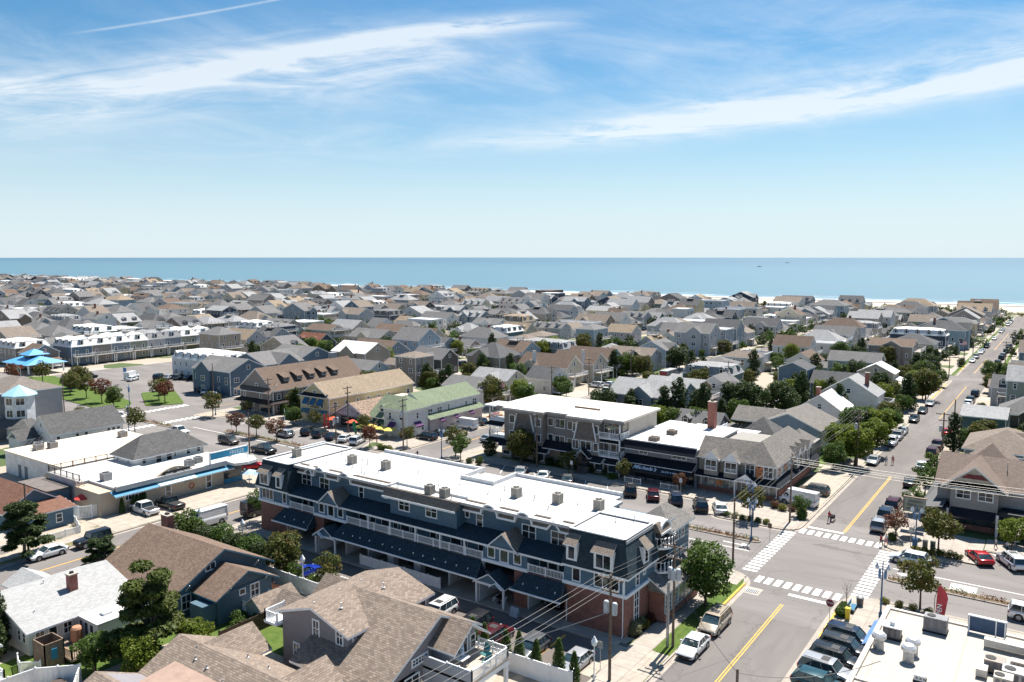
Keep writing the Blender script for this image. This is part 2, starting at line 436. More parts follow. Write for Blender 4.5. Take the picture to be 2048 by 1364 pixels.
def block(poly, walk=1.6, verge=1.2):
 mb = MB(); mb.prism(poly, 'z', -.3, KZ, 0)
 o = structure('block_ground', mb, YARD)
 n = len(poly)
 def ring(nm, d0, d1, z, m_):
  a, b = inset(poly, d0), inset(poly, d1); mb = MB()
  for i in range(n):
   j = (i + 1) % n
   mb.poly([(*a[i], z), (*a[j], z), (*b[j], z), (*b[i], z)])
  structure(nm, mb, m_)
 a, b = poly, inset(poly, .2); mb = MB()
 for i in range(n):
  j = (i + 1) % n
  mb.poly([(*a[i], KZ + .012), (*a[j], KZ + .012), (*b[j], KZ + .012), (*b[i], KZ + .012)])
  q = inset(poly, -.012)
  mb.poly([(*q[i], -.02), (*q[j], -.02), (*q[j], KZ + .012), (*q[i], KZ + .012)])
  g = inset(poly, -.55)
  mb.poly([(*g[i], .011), (*g[j], .011), (*poly[j], .011), (*poly[i], .011)])
 structure('kerb', mb, KERB)
 if verge: ring('verge', .2, .2 + verge, KZ + .004, GRASS)
 if walk: ring('sidewalk', .2 + verge, .2 + verge + walk, KZ + .008, WALK)
def rect(x0, x1, y0, y1, r=3.0): return roundpoly([(x0, y0, r), (x1, y0, r), (x1, y1, r), (x0, y1, r)])
EDGE = [(x - HALF, x + HALF) for x in ALLX]
for i in range(len(EDGE) - 1):
 x0, x1 = EDGE[i][1], EDGE[i + 1][0]
 near = x1 > -180
 for y0, y1 in ((111.7, 280.5), (289.5, 500.5), (508.5, 604)):
  if x1 < -330 and y1 < 200: continue
  if y0 == 111.7 and (near or -260 < x1 < -180): continue
  block(rect(x0, x1, y0, y1, 3))
block(roundpoly([(-95.6, -60, 0), (-29.2, -60, 0), (-29.2, 92.3, 4), (-37.5, 92.3, 1), (-39.5, 90.4, .5), (-86, 90.4, .5), (-88, 92.3, 1), (-95.6, 92.3, 4)]), 1.7, 1.5)
block(roundpoly([(-18.8, -60, 0), (47, -60, 0), (47, 93.2, 3), (-18.8, 93.2, 4)]), 0, 0)
block(roundpoly([(-249.4, -60, 0), (-106.2, -60, 0), (-106.2, 86.5, 3), (-160, 86.5, 1), (-163, 90.5, 1), (-186, 90.5, 2), (-190, 84, 3), (-249.4, 84, 3)]), 0, 0)
block(roundpoly([(-249.3, 280.5, 3), (-249.3, 172, 3), (-212, 143, 3), (-188, 131, 3), (-182.9, 134, 2), (-182.9, 280.5, 3)]), 1.6, 0)
block(roundpoly([(-95.6, 280.5, 3), (-95.6, 110.8, 3), (-90.5, 110.8, .6), (-87.5, 117.2, .6), (-44.5, 117.2, .6), (-41, 110.6, .8), (-29.2, 110.6, 3), (-29.2, 280.5, 3)]), 0, 0)
block(roundpoly([(-18.8, 280.5, 3), (-18.8, 110.8, 3), (-10, 110.8, .8), (-7, 117.2, .6), (47, 117.2, .6), (47, 280.5, 3)]), 0, 0)
block(roundpoly([(-172.4, 280.5, 3), (-172.4, 111.5, 3), (-166, 111.5, .6), (-163, 117.0, .6), (-117, 117.0, .6), (-114, 111.2, .6), (-106.2, 111.2, 3), (-106.2, 280.5, 3)]), 0, 0)
def sheet(name, x0, x1, y0, y1, z, m_, kind='structure'):
 mb = MB(); mb.poly([(x0, y0, z), (x1, y0, z), (x1, y1, z), (x0, y1, z)])
 return structure(name, mb, m_)
SLABS = {}
def slabs(parent, x0, x1, y0, y1, nx, ny, z, m_):
 w, d = (x1 - x0) / nx, (y1 - y0) / ny
 key = (round(w, 2), round(d, 2), m_.name)
 if key not in SLABS:
  b = MB(); b.box(-w / 2 + .012, w / 2 - .012, -d / 2 + .012, d / 2 - .012, 0, .05, 0, 'b'); SLABS[key] = b.mesh('slab', m_)
 for i in range(nx):
  for j in range(ny):
   link('slab', SLABS[key], parent, (x0 + (i + .5) * w, y0 + (j + .5) * d, z - .05 + rnd.uniform(-.004, .004)))
def walk(x0, x1, y0, y1, nx, ny, m_=WALK, z=KZ + .03):
 b = MB(); b.box(x0, x1, y0, y1, z - .08, z - .022, 0, 'b')
 o = structure('sidewalk', b, mat('slab_joint', (.2, .17, .14), .95)); slabs(o, x0, x1, y0, y1, nx, ny, z, m_); return o
walk(-33.5, -31.3, 60.5, 90, 1, 18)                           # beside the long building, along the side street
walk(-31.3, -29.45, 60.5, 68.2, 1, 5, APRON); walk(-36, -33.5, 60.5, 67.4, 2, 5, APRON)
sheet('verge', -31.25, -29.4, 68.3, 88, KZ + .02, GRASS)
walk(-37, -29.9, 88.2, 91.6, 4, 2)
walk(-87.2, -44.8, 117.4, 120.4, 28, 2); walk(-62, -44.8, 120.4, 122.6, 11, 1); walk(-44.8, -29.8, 111.2, 121.2, 8, 5)
walk(-35.2, -29.5, 121.2, 150, 2, 10, APRON)
walk(-31.6, -29.7, 150, 236, 1, 48)
walk(-95.4, -87.5, 111.5, 120.4, 4, 5); walk(-95.3, -93.4, 120.5, 150, 1, 18)
walk(-18.5, -16.2, 113.6, 172, 1, 36); walk(-16.2, -7.5, 111.3, 121.8, 5, 6); walk(-7.4, 24, 117.5, 122.4, 16, 2)
walk(-18.5, -12.6, 83.2, 92.8, 4, 6); walk(-18.6, -13.1, 40, 83.1, 2, 16, APRON); walk(-12.6, 24, 83.2, 92.9, 16, 2)
walk(-172, -107, 117.4, 122.4, 42, 3); walk(-113, -106.6, 111.6, 117.3, 4, 4); walk(-114.8, -106.9, 123, 160, 3, 14, APRON)
walk(-114.6, -110.2, 56.5, 86, 2, 12, APRON); walk(-110.2, -106.5, 56.5, 86, 2, 12, APRON)
walk(-109.2, -107.5, 20, 56, 1, 22); sheet('verge', -107.45, -106.4, 20, 56, KZ + .02, GRASS_DRY)
walk(-95.3, -92.2, 56, 86, 2, 18)
sheet('lawn', -94.8, -92.3, 41, 55.5, KZ + .02, GRASS)
sheet('parking_lot', -92.1, -33.55, 57.9, 68.0, KZ + .012, ASPH_L)
b = MB(); b.box(-90.9, -34.5, 66.9, 81, KZ, KZ + .16); structure('garage_floor', b, CONC)
sheet('lawn', -68.6, -60, 42.5, 51.5, KZ + .02, GRASS); sheet('lawn', -74, -68.6, 44, 57.5, KZ + .02, GRASS)
sheet('lawn', -80, -71, 20, 44, KZ + .016, GRASS)
sheet('pebble_yard', -66, -58.2, 40, 47, KZ + .025, PEBBLE); sheet('pebble_yard', -76, -66, 22, 31, KZ + .025, PEBBLE)
sheet('planting_bed', -35.6, -33.6, 69.5, 90, KZ + .02, MULCH)
sheet('lawn', -87, -62.3, 120.5, 122.4, KZ + .02, GRASS); sheet('planting_bed', -87.6, -62.2, 121.4, 122.6, KZ + .024, MULCH)
sheet('parking_yard', -35.2, -29.7, 150.2, 158, KZ + .02, ASPH_L)
sheet('lawn', -48, -30, 150.2, 158, KZ + .016, GRASS); sheet('lawn', -16, 10, 150, 215, KZ + .012, GRASS_DRY)
b = MB(); b.prism(roundpoly([(-268, 112, 4), (-240, 106, 3), (-199, 102.5, 3), (-193.5, 106.5, 2), (-200, 112.5, 3), (-224, 118, 3), (-268, 124, 4)]), 'z', -.1, KZ + .03); structure('park_lawn', b, GRASS)
b = MB(); b.prism(roundpoly([(-212.5, 122, 2), (-192, 111.3, 2), (-187.8, 119.5, 2), (-209, 130, 2)]), 'z', -.1, KZ + .03); structure('park_lawn', b, GRASS)
sheet('boulevard', -268, -182.6, 84, 176, .012, ASPH_A)
def stripes(label, cells, z, m_, name='stripe', parent='crosswalk'):
 t = thing(parent, label, parent.replace('_', ' '), (cells[0][0], cells[0][2], 0)); t['kind'] = 'structure'
 for x0, x1, y0, y1 in cells:
  b = MB(); b.poly([(x0, y0, z), (x1, y0, z), (x1, y1, z), (x0, y1, z)]); b.build(name, m_, t)
 return t
MZ = .014
stripes('white ladder crosswalk over the avenue beside the long blue building', [(-31.1, -29.35, 93.6 + i * 1.02, 94.15 + i * 1.02) for i in range(17)], MZ, PAINT)
stripes('white ladder crosswalk in front of the white hatchback', [(-18.5, -16.7, 93.2 + i * 1.02, 93.75 + i * 1.02) for i in range(17)], MZ, PAINT)
stripes('row of short white blocks crossing near the stop sign', [(-28.75 + i * 1.1, -28.05 + i * 1.1, 90.75, 92.75) for i in range(9)], MZ, PAINT)
stripes('row of short white blocks crossing beside the man with the stroller', [(-29.15 + i * 1.08, -28.45 + i * 1.08, 110.9, 112.85) for i in range(10)], MZ, PAINT)
stripes('far crosswalk stripes by the parked trees and the garden restaurant', [(-105.6 + i * 1.05, -104.9 + i * 1.05, 110.6, 112.9) for i in range(10)], MZ, PAINT)
stripes('long ladder crosswalk at the boulevard end of the avenue', [(-170.6, -168.4, 91.5 + i * 1.3, 92.2 + i * 1.3) for i in range(16)], MZ + .01, PAINT)
stripes('farther long ladder crosswalk next to the park', [(-186.6, -184.4, 92 + i * 1.3, 92.7 + i * 1.3) for i in range(21)], MZ + .01, PAINT)
mb = MB(); q = lambda x0, x1, y0, y1, m_=0, z=MZ: mb.poly([(x0, y0, z), (x1, y0, z), (x1, y1, z), (x0, y1, z)], m_)
q(-24.3, -19.5, 89.0, 89.6); q(-28.6, -23.9, 113.8, 114.35)
for s in (-.17, .08): q(-24.1 + s, -23.98 + s, 20, 86.2, 1); q(-23.95 + s, -23.83 + s, 114.5, 149, 1)
q(-24.0, -23.85, 210, 268, 1); q(-24.9, -24.75, 300, 345, 1); q(-24.9, -24.75, 380, 470, 1)
for x in SIDE[1:8]: q(x - .1, x + .1, 40, 84, 1, .01); q(x - .1, x + .1, 120, 278, 1, .01); q(x - .1, x + .1, 296, 490, 1, .01)
q(-60, -32.4, 99.95, 100.1); q(-16, 5, 104.25, 104.4); q(-105.2, -99.5, 110, 110.25)
q(-160, -112, 103.6, 103.75); q(-93, -64, 106.3, 106.45)
for k in range(8): q(-44.4 + k * .02, -41.9, 102.3 + k * .26, 102.42 + k * .26)
for k in range(7): q(-9.6, -6.9, 101.6 + k * .3, 101.73 + k * .3)
def arrow(x, y, s):
 mb.poly([(x, y, MZ), (x + 2.6 * s, y, MZ), (x + 2.6 * s, y + .2, MZ), (x, y + .2, MZ)][::1 if s > 0 else -1])
 mb.poly([(x - .9 * s, y + .5, MZ), (x, y - .3, MZ), (x + .25 * s, y + .8, MZ)][::-1 if s > 0 else 1])
arrow(-33.9, 101.6, -1); arrow(-14.5, 102.6, 1)
def ang(x, y0, y1, dx, z=MZ): mb.poly([(x, y0, z), (x + .13, y0, z), (x + dx + .13, y1, z), (x + dx, y1, z)])
for k in range(10): ang(-83.5 + 4.25 * k, 117.0, 111.8, 2.6)
for k in range(7): ang(-6.4 + 4.3 * k, 117.0, 111.2, 3.2)
for k in range(11): ang(-160 + 4.1 * k, 116.8, 111.8, 2.0)
for k in range(9): ang(-160 + 4.4 * k, 87, 92, -2.4)
for k in range(2): ang(-77.5 - 2.6 * k, 117.0, 112.6, 4.0)
L = KZ + .02
for k in range(17): q(-90.5 + 3.05 * k, -90.38 + 3.05 * k, 58.3, 63.2, 0, L)
q(-39.9, -39.6, 61.3, 66.2, 1, L); q(-87.2, -86.95, 63.2, 66.2, 1, L)
for k in range(4): q(-69.4 + .5 * k, -69.1 + .5 * k, 63.5, 63.75, 0, L)
structure('road_marking', mb, [PAINT, PAINTY])
mb = MB()
for x0, x1, y0, y1 in ((-29.42, -29.17, 78.5, 89.2), (-18.83, -18.58, 80.5, 88.5), (-29.42, -29.17, 226, 268), (-18.83, -18.58, 300, 322), (-29.42, -29.17, 303, 320)): mb.box(x0, x1, y0, y1, .0, KZ + .03)
structure('painted_kerb', mb, KERBY)
b = MB(); b.box(-28.95, -27.0, 86.9, 88.9, .0, .022); b.box(-28.7, -27.3, 87.3, 88.3, .022, .03, 1)
for k in range(7): b.box(-28.66 + .2 * k, -28.56 + .2 * k, 87.3, 88.3, .03, .042, 2)
structure('storm_drain', b, [CONC, DARK, GREYM])
def median(x0, x1, y0, y1):
 b = MB(); b.prism(roundpoly([(x0, y0, .8), (x1, y0, .8), (x1, y1, .8), (x0, y1, .8)]), 'z', -.1, .14)
 structure('median_kerb', b, KERB)
 b = MB(); b.prism(roundpoly([(x0 + .2, y0 + .2, .6), (x1 - .2, y0 + .2, .6), (x1 - .2, y1 - .2, .6), (x0 + .2, y1 - .2, .6)]), 'z', .1, .17)
 structure('median_bed', b, mat('dry_bed', (.16, .115, .075), .95, .3, 5))
MEDIANS = [(-88, -32.4, 103.2, 104.6), (-15.9, 22, 99.6, 101.2), (-128, -108, 107.2, 108.7), (-158, -130, 98.6, 100.3)]
MEDIANS = [(-84, -32.2, 103.4, 104.8), (-16.1, 24, 99.7, 101.2), (-150.5, -117.5, 104.4, 106.0), (-181.5, -164, 100.2, 101.8)]
for m4 in MEDIANS: median(*m4)
def beachmat():
 m_, nt, bs, out = newmat('beach_sand')
 g = nt.node('ShaderNodeNewGeometry'); x, y, z = nt.xyz(g.outputs['Position'])
 n = nt.noise(nt.vec(x * .02, y * .06, 0), 1.0, 6, .65)
 dune = nt.ss(y + n * 46.0, 668, 640)
 c = nt.mix(nt.ss(n, .3, .7), (.42, .36, .28, 1), (.55, .48, .39, 1))
 c = nt.mix(dune * nt.ss(nt.noise(nt.vec(x * .11, y * .16, 0), 1.0, 5, .7), .4, .56), c, (.075, .085, .035, 1))
 c = nt.mix(nt.ss(y + n * 14.0, 722, 735), c, (.2, .165, .13, 1))
 nt.set(bs.inputs['Base Color'], c); bs.inputs['Roughness'].default_value = .9
 return m_
mb = MB()
xs = [-9000, -4000] + [-2400 + 60 * i for i in range(48)] + [700, 2500]
ys = [598, 604, 612, 622, 632, 644, 656, 668, 690, 720, 742, 770]
def bz(x, y):
 if y <= 604: return -.05
 d = math.exp(-((y - 634) / 16) ** 2) * (1.6 + 1.6 * mnoise.noise((x * .012, y * .03, 2)))
 return max(d, 0) + .9 - (y - 604) * .008
for i, x in enumerate(xs):
 for y in ys: mb.v.append((x, y, bz(x, y)))
for i in range(len(xs) - 1):
 for j in range(len(ys) - 1):
  a = i * len(ys) + j; mb.f.append((a, a + len(ys), a + len(ys) + 1, a + 1)); mb.m.append(0)
structure('beach', mb, beachmat(), smooth=True)
def seamat():
 m_, nt, bs, out = newmat('sea_water')
 g = nt.node('ShaderNodeNewGeometry'); x, y, z = nt.xyz(g.outputs['Position'])
 n = nt.noise(nt.vec(x * .0016, y * .005, 0), 1.0, 6, .6); n2 = nt.noise(nt.vec(x * .004, y * .03, 5), 1.0, 5, .6)
 far = nt.ss(y, 900, 6000)
 c = nt.mix(far, (.075, .15, .19, 1), (.045, .105, .16, 1))
 c = nt.mix(nt.ss(n, .42, .68) * .5, c, (.04, .16, .215, 1))
 c = nt.mix(nt.ss(n2, .56, .75) * .3, c, (.1, .27, .3, 1))
 w = nt.noise(nt.vec(x * .009, y * .012, 9), 1.0, 4, .6) * 44.0 + y
 brk = nt.noise(nt.vec(x * .016, y * .09, 1), 1.0, 6, .68)
 lines = nt.ss(nt.m('SINE', w * .19), .78, .97) * nt.ss(w, 870, 800) * nt.ss(brk, .44, .6)
 shore = nt.ss(w, 790, 768) * nt.ss(brk, .3, .5)
 swell = nt.ss(nt.m('SINE', w * .11), .86, 1.0) * nt.ss(y, 1300, 900) * nt.ss(nt.noise(nt.vec(x * .005, y * .03, 7), 1.0, 4, .6), .55, .66) * .35
 c = nt.mix(swell, c, (.03, .14, .19, 1))
 foam = nt.m('MAXIMUM', lines, shore)
 c = nt.mix(foam * .95, c, (.68, .7, .7, 1))
 nt.set(bs.inputs['Base Color'], c)
 nt.set(bs.inputs['Roughness'], foam * .5 + .34)
 bs.inputs['Specular IOR Level'].default_value = .36
 wv = nt.noise(nt.vec(x * .08, y * .22, 0), 1.0, 5, .65)
 bp = nt.node('ShaderNodeBump'); bp.inputs['Strength'].default_value = .55; bp.inputs['Distance'].default_value = .5
 nt.set(bp.inputs['Height'], wv); nt.l.new(bp.outputs[0], bs.inputs['Normal'])
 return m_
mb = MB(); mb.poly([(-45000, 736, .1), (45000, 736, .1), (45000, 48000, .1), (-45000, 48000, .1)])
structure('sea', mb, seamat())
FACE = {'S': (0.0, 0, -1), 'E': (math.pi / 2, 1, 0), 'N': (math.pi, 0, 1), 'W': (-math.pi / 2, -1, 0)}
WIN = {}
def win_mesh(w, h, nx, ny, frame, cols, arch=False):
 key = (round(w, 2), round(h, 2), nx, ny, frame, cols[0].name, cols[1].name, arch)
 if key in WIN: return WIN[key]
 b = MB(); t = frame; p = .07
 if arch:
  r = w / 2; zs = h - r
  b.box(-r, r, -p, .01, 0, t); b.box(-r, -r + t, -p, .01, t, zs); b.box(r - t, r, -p, .01, t, zs)
  for k in range(10):
   a0, a1 = math.pi * k / 10, math.pi * (k + 1) / 10
   P = lambda a, q, y: (math.cos(a) * q, y, zs + math.sin(a) * q)
   b.poly([P(a0, r, -p), P(a0, r - t, -p), P(a1, r - t, -p), P(a1, r, -p)][::-1]); b.poly([P(a0, r, -p), P(a1, r, -p), P(a1, r, .01), P(a0, r, .01)][::-1])
   b.poly([P(a0, r - t, -p), P(a0, r - t, .01), P(a1, r - t, .01), P(a1, r - t, -p)][::-1])
  g = [(r - t, -.02, t)] + [(math.cos(math.pi * k / 10) * (r - t), -.02, zs + math.sin(math.pi * k / 10) * (r - t)) for k in range(11)] + [(-r + t, -.02, t)]
  pm = MB(); pm.poly(g[::-1] if False else [(x, y, z) for x, y, z in g][::-1])
  pm.f = [tuple(reversed(f)) for f in pm.f]
  WIN[key] = (b.mesh('window', [cols[0]]), pm.mesh('pane', cols[1]), [(0, 0)]); return WIN[key]
 b.box(-w / 2, w / 2, -p, .01, -.03, t); b.box(-w / 2, w / 2, -p, .01, h - t, h)
 b.box(-w / 2, -w / 2 + t, -p, .01, t, h - t); b.box(w / 2 - t, w / 2, -p, .01, t, h - t)
 iw, ih = w - 2 * t, h - 2 * t; mw = min(t * .7, .07)
 pw = (iw - (nx - 1) * mw) / nx; ph = (ih - (ny - 1) * mw) / ny
 for i in range(1, nx): x = -iw / 2 + i * (pw + mw) - mw; b.box(x, x + mw, -.05, .01, t, h - t)
 for j in range(1, ny):
  z = t + j * (ph + mw) - mw
  for i in range(nx): x = -iw / 2 + i * (pw + mw); b.box(x, x + pw, -.045, .01, z, z + mw)
 pm = MB(); pm.box(-pw / 2, pw / 2, -.022, .008, 0, ph, 0, 'n')
 spots = [(-iw / 2 + pw / 2 + i * (pw + mw), t + j * (ph + mw)) for i in range(nx) for j in range(ny)]
 WIN[key] = (b.mesh('window', [cols[0]]), pm.mesh('pane', cols[1]), spots)
 return WIN[key]
def window(parent, face, u, off, z, w, h, nx=2, ny=2, frame=.12, glass=None, trim=None, name='window', arch=False):
 fm, pm, spots = win_mesh(w, h, nx, ny, frame, (trim or WHITE, glass or GLASS), arch)
 rz = FACE[face][0]
 loc = (u, off, z) if face in 'SN' else (off, u, z)
 o = link(name, fm, parent, loc, rz)
 for x, zz in spots:
  q = bpy.data.objects.new('pane', pm); COL.objects.link(q); q.parent = o; q.location = (x, 0, zz) if not arch else (0, 0, 0)
 return o
def wins(parent, face, us, off, z, w, h, **kw):
 for u in us: window(parent, face, u, off, z, w, h, **kw)
def addwin(b, face, u, off, z, w, h, t=.11, mi=(0, 1), bars=True):
 def bx(u0, u1, z0, z1, d, m_):
  if face == 'S': b.box(u0, u1, off - d, off, z0, z1, m_, 'n')
  elif face == 'N': b.box(u0, u1, off, off + d, z0, z1, m_, 's')
  elif face == 'E': b.box(off, off + d, u0, u1, z0, z1, m_, 'w')
  else: b.box(off - d, off, u0, u1, z0, z1, m_, 'e')
 bx(u - w / 2, u + w / 2, z, z + t, .07, mi[0]); bx(u - w / 2, u + w / 2, z + h - t, z + h, .07, mi[0])
 bx(u - w / 2, u - w / 2 + t, z + t, z + h - t, .07, mi[0]); bx(u + w / 2 - t, u + w / 2, z + t, z + h - t, .07, mi[0])
 bx(u - w / 2 + t, u + w / 2 - t, z + t, z + h - t, .025, mi[1])
 if bars:
  bx(u - w / 2 + t, u + w / 2 - t, z + h * .52, z + h * .52 + .07, .055, mi[0])
  if w > 1.3: bx(u - .04, u + .04, z + t, z + h * .52, .05, mi[0]); bx(u - .04, u + .04, z + h * .52 + .07, z + h - t, .05, mi[0])
def slab_poly(b, pts, th, mi=0, mt=1):
 n = len(pts); lo = [(x, y, z - th) for x, y, z in pts]
 b.poly(pts, mi); b.poly(lo[::-1], mt)
 for i in range(n):
  j = (i + 1) % n; b.poly([lo[i], lo[j], pts[j], pts[i]], mt)
def gable(b, x0, x1, y0, y1, ze, zr, axis='x', ov=.4, rake=.35, th=.2, mi=0, mt=1, ridge=None, zl=None):
 if axis == 'x':
  c = (y0 + y1) / 2 if ridge is None else ridge
  s0 = (zr - ze) / (c - y0); s1 = (zr - (zl if zl is not None else ze)) / (y1 - c)
  a, e = x0 - rake, x1 + rake
  slab_poly(b, [(a, y0 - ov, ze - s0 * ov), (e, y0 - ov, ze - s0 * ov), (e, c, zr), (a, c, zr)], th, mi, mt)
  slab_poly(b, [(a, c, zr), (e, c, zr), (e, y1 + ov, (zl if zl is not None else ze) - s1 * ov), (a, y1 + ov, (zl if zl is not None else ze) - s1 * ov)], th, mi, mt)
 else:
  c = (x0 + x1) / 2 if ridge is None else ridge
  s0 = (zr - ze) / (c - x0); s1 = (zr - (zl if zl is not None else ze)) / (x1 - c)
  a, e = y0 - rake, y1 + rake
  slab_poly(b, [(x0 - ov, a, ze - s0 * ov), (c, a, zr), (c, e, zr), (x0 - ov, e, ze - s0 * ov)], th, mi, mt)
  slab_poly(b, [(c, a, zr), (x1 + ov, a, (zl if zl is not None else ze) - s1 * ov), (x1 + ov, e, (zl if zl is not None else ze) - s1 * ov), (c, e, zr)], th, mi, mt)
def gablewall(b, x0, x1, y0, y1, z0, ze, zr, axis='x', mi=0, ridge=None, zl=None):
 zl = ze if zl is None else zl; d = .16
 if axis == 'x':
  c = (y0 + y1) / 2 if ridge is None else ridge
  b.prism([(y0, z0), (y1, z0), (y1, zl - d), (c, zr - d), (y0, ze - d)], 'x', x0, x1, mi)
 else:
  c = (x0 + x1) / 2 if ridge is None else ridge
  b.prism([(x0, z0), (x1, z0), (x1, zl - d), (c, zr - d), (x0, ze - d)], 'y', y0, y1, mi)
def hip(b, x0, x1, y0, y1, ze, zr, ov=.45, th=.2, mi=0, mt=1, cut=1.0):
 w, d = x1 - x0, y1 - y0; m_ = min(w, d) / 2; s = (zr - ze) / m_
 X0, X1, Y0, Y1, z = x0 - ov, x1 + ov, y0 - ov, y1 + ov, ze - s * ov
 if w >= d:
  a, e = (x0 + m_ * cut, (y0 + y1) / 2, zr), (x1 - m_ * cut, (y0 + y1) / 2, zr)
  T = [[(X0, Y0, z), (X1, Y0, z), e, a], [(X1, Y0, z), (X1, Y1, z), e], [(X1, Y1, z), (X0, Y1, z), a, e], [(X0, Y1, z), (X0, Y0, z), a]]
 else:
  a, e = ((x0 + x1) / 2, y0 + m_ * cut, zr), ((x0 + x1) / 2, y1 - m_ * cut, zr)
  T = [[(X0, Y0, z), (X1, Y0, z), a], [(X1, Y0, z), (X1, Y1, z), e, a], [(X1, Y1, z), (X0, Y1, z), e], [(X0, Y1, z), (X0, Y0, z), a, e]]
 for t in T: b.poly(t, mi)
 b.box(X0, X1, Y0, Y1, z - th, z - .002, mt)
def rail(b, pts, z, h=1.0, mi=0, step=.16, post=1.8, thin=.045):
 for k in range(len(pts) - 1):
  p, q = Vector((*pts[k], z)), Vector((*pts[k + 1], z)); L_ = (q - p).length
  if L_ < .05: continue
  d = (q - p) / L_; al = abs(d.x) > abs(d.y)
  def bar(c, l, wd, z0, z1):
   if al: b.box(c.x - l / 2, c.x + l / 2, c.y - wd / 2, c.y + wd / 2, z0, z1, mi)
   else: b.box(c.x - wd / 2, c.x + wd / 2, c.y - l / 2, c.y + l / 2, z0, z1, mi)
  mid = (p + q) / 2
  bar(mid, L_, .09, z + h - .09, z + h); bar(mid, L_, .07, z + .1, z + .17)
  n = max(1, round(L_ / post))
  for i in range(n + 1): c = p + d * (L_ * i / n); b.box(c.x - .06, c.x + .06, c.y - .06, c.y + .06, z, z + h + .08, mi)
  if step:
   m_ = int(L_ / step)
   for i in range(1, m_): c = p + d * (L_ * i / m_); b.box(c.x - thin / 2, c.x + thin / 2, c.y - thin / 2, c.y + thin / 2, z + .17, z + h - .09, mi)
def downspout(parent, x, y, z0, z1, dx=0, dy=-.09):
 b = MB(); b.tube([(x + dx, y + dy, z1), (x + dx, y + dy, z0 + .25), (x + dx * 3, y + dy * 3, z0 + .06)], .055, 5); return b.build('downspout', WHITE, parent)
def vents(parent, spots, m_=None):
 for x, y, z, h in spots:
  b = MB(); b.lathe(x, y, [(.16, z), (.15, z + .05), (.055, z + .08), (.055, z + h), (.075, z + h), (.075, z + h + .04)], 7); b.build('vent_pipe', m_ or GREYM, parent)
ACFAN = mat('fan_grille_black', (.02, .02, .02), .7, .2)
ACBODY = mat('beige_enamel', (.42, .38, .33), .5, .12, 4)
def ac_unit(x, y, z, label, w=.9, h=1.05, m_=None, parent=None):
 t = thing('air_conditioner', label, 'air conditioner', (x, y, z), 'air conditioners on roofs and pads')
 b = MB(); b.box(x - w / 2, x + w / 2, y - w / 2, y + w / 2, z + .08, z + h)
 for k in range(8):
  zz = z + .16 + k * (h - .25) / 8
  for s in (-1, 1): b.box(x - w / 2 + .05, x + w / 2 - .05, y + s * w / 2 - .012, y + s * w / 2 + .012, zz, zz + .05, 1); b.box(x + s * w / 2 - .012, x + s * w / 2 + .012, y - w / 2 + .05, y + w / 2 - .05, zz, zz + .05, 1)
 b.build('casing', [m_ or ACBODY, mat('louvre_shadow', (.14, .13, .12), .8)], t)
 b = MB(); b.lathe(x, y, [(w * .4, z + h + .001), (w * .4, z + h + .05), (w * .36, z + h + .055)], 14); b.lathe(x, y, [(.1, z + h + .05), (.1, z + h + .08)], 8, 1); b.build('fan_guard', [ACFAN, GREYM], t)
 b = MB(); b.box(x - w / 2 - .05, x + w / 2 + .05, y - w / 2 - .05, y + w / 2 + .05, z, z + .08); b.build('base', CONC, t)
 return t
def chimney(parent, x, y, z0, z1, w, d, m_, cap=CONC):
 b = MB(); b.box(x - w / 2, x + w / 2, y - d / 2, y + d / 2, z0, z1); b.box(x - w / 2 - .07, x + w / 2 + .07, y - d / 2 - .07, y + d / 2 + .07, z1 - .002, z1 + .12, 1)
 b.box(x - w / 5, x + w / 5, y - d / 5, y + d / 5, z1 + .121, z1 + .3, 2)
 return b.build('chimney', [m_, cap, DARK], parent)
def text(parent, s, loc, rz, size, m_, extrude=.015, shear=0.0, align='CENTER', rx=90, name='lettering', squeeze=1.0):
 cu = bpy.data.curves.new(name, 'FONT'); cu.body = s; cu.size = size; cu.extrude = extrude; cu.align_x = align; cu.align_y = 'CENTER'
 cu.shear = shear; cu.space_character = 1.05; cu.resolution_u = 3; cu.offset = size * .012
 cu.materials.append(m_)
 q = bpy.data.objects.new(name, cu); me = bpy.data.meshes.new_from_object(q); bpy.data.objects.remove(q); o = bpy.data.objects.new(name, me); COL.objects.link(o)
 if parent: o.parent = parent; o.matrix_parent_inverse = Matrix.Translation(-parent.location)
 o.location = loc; o.rotation_euler = (R(rx), 0, rz); o.scale = (squeeze, 1, 1)
 return o
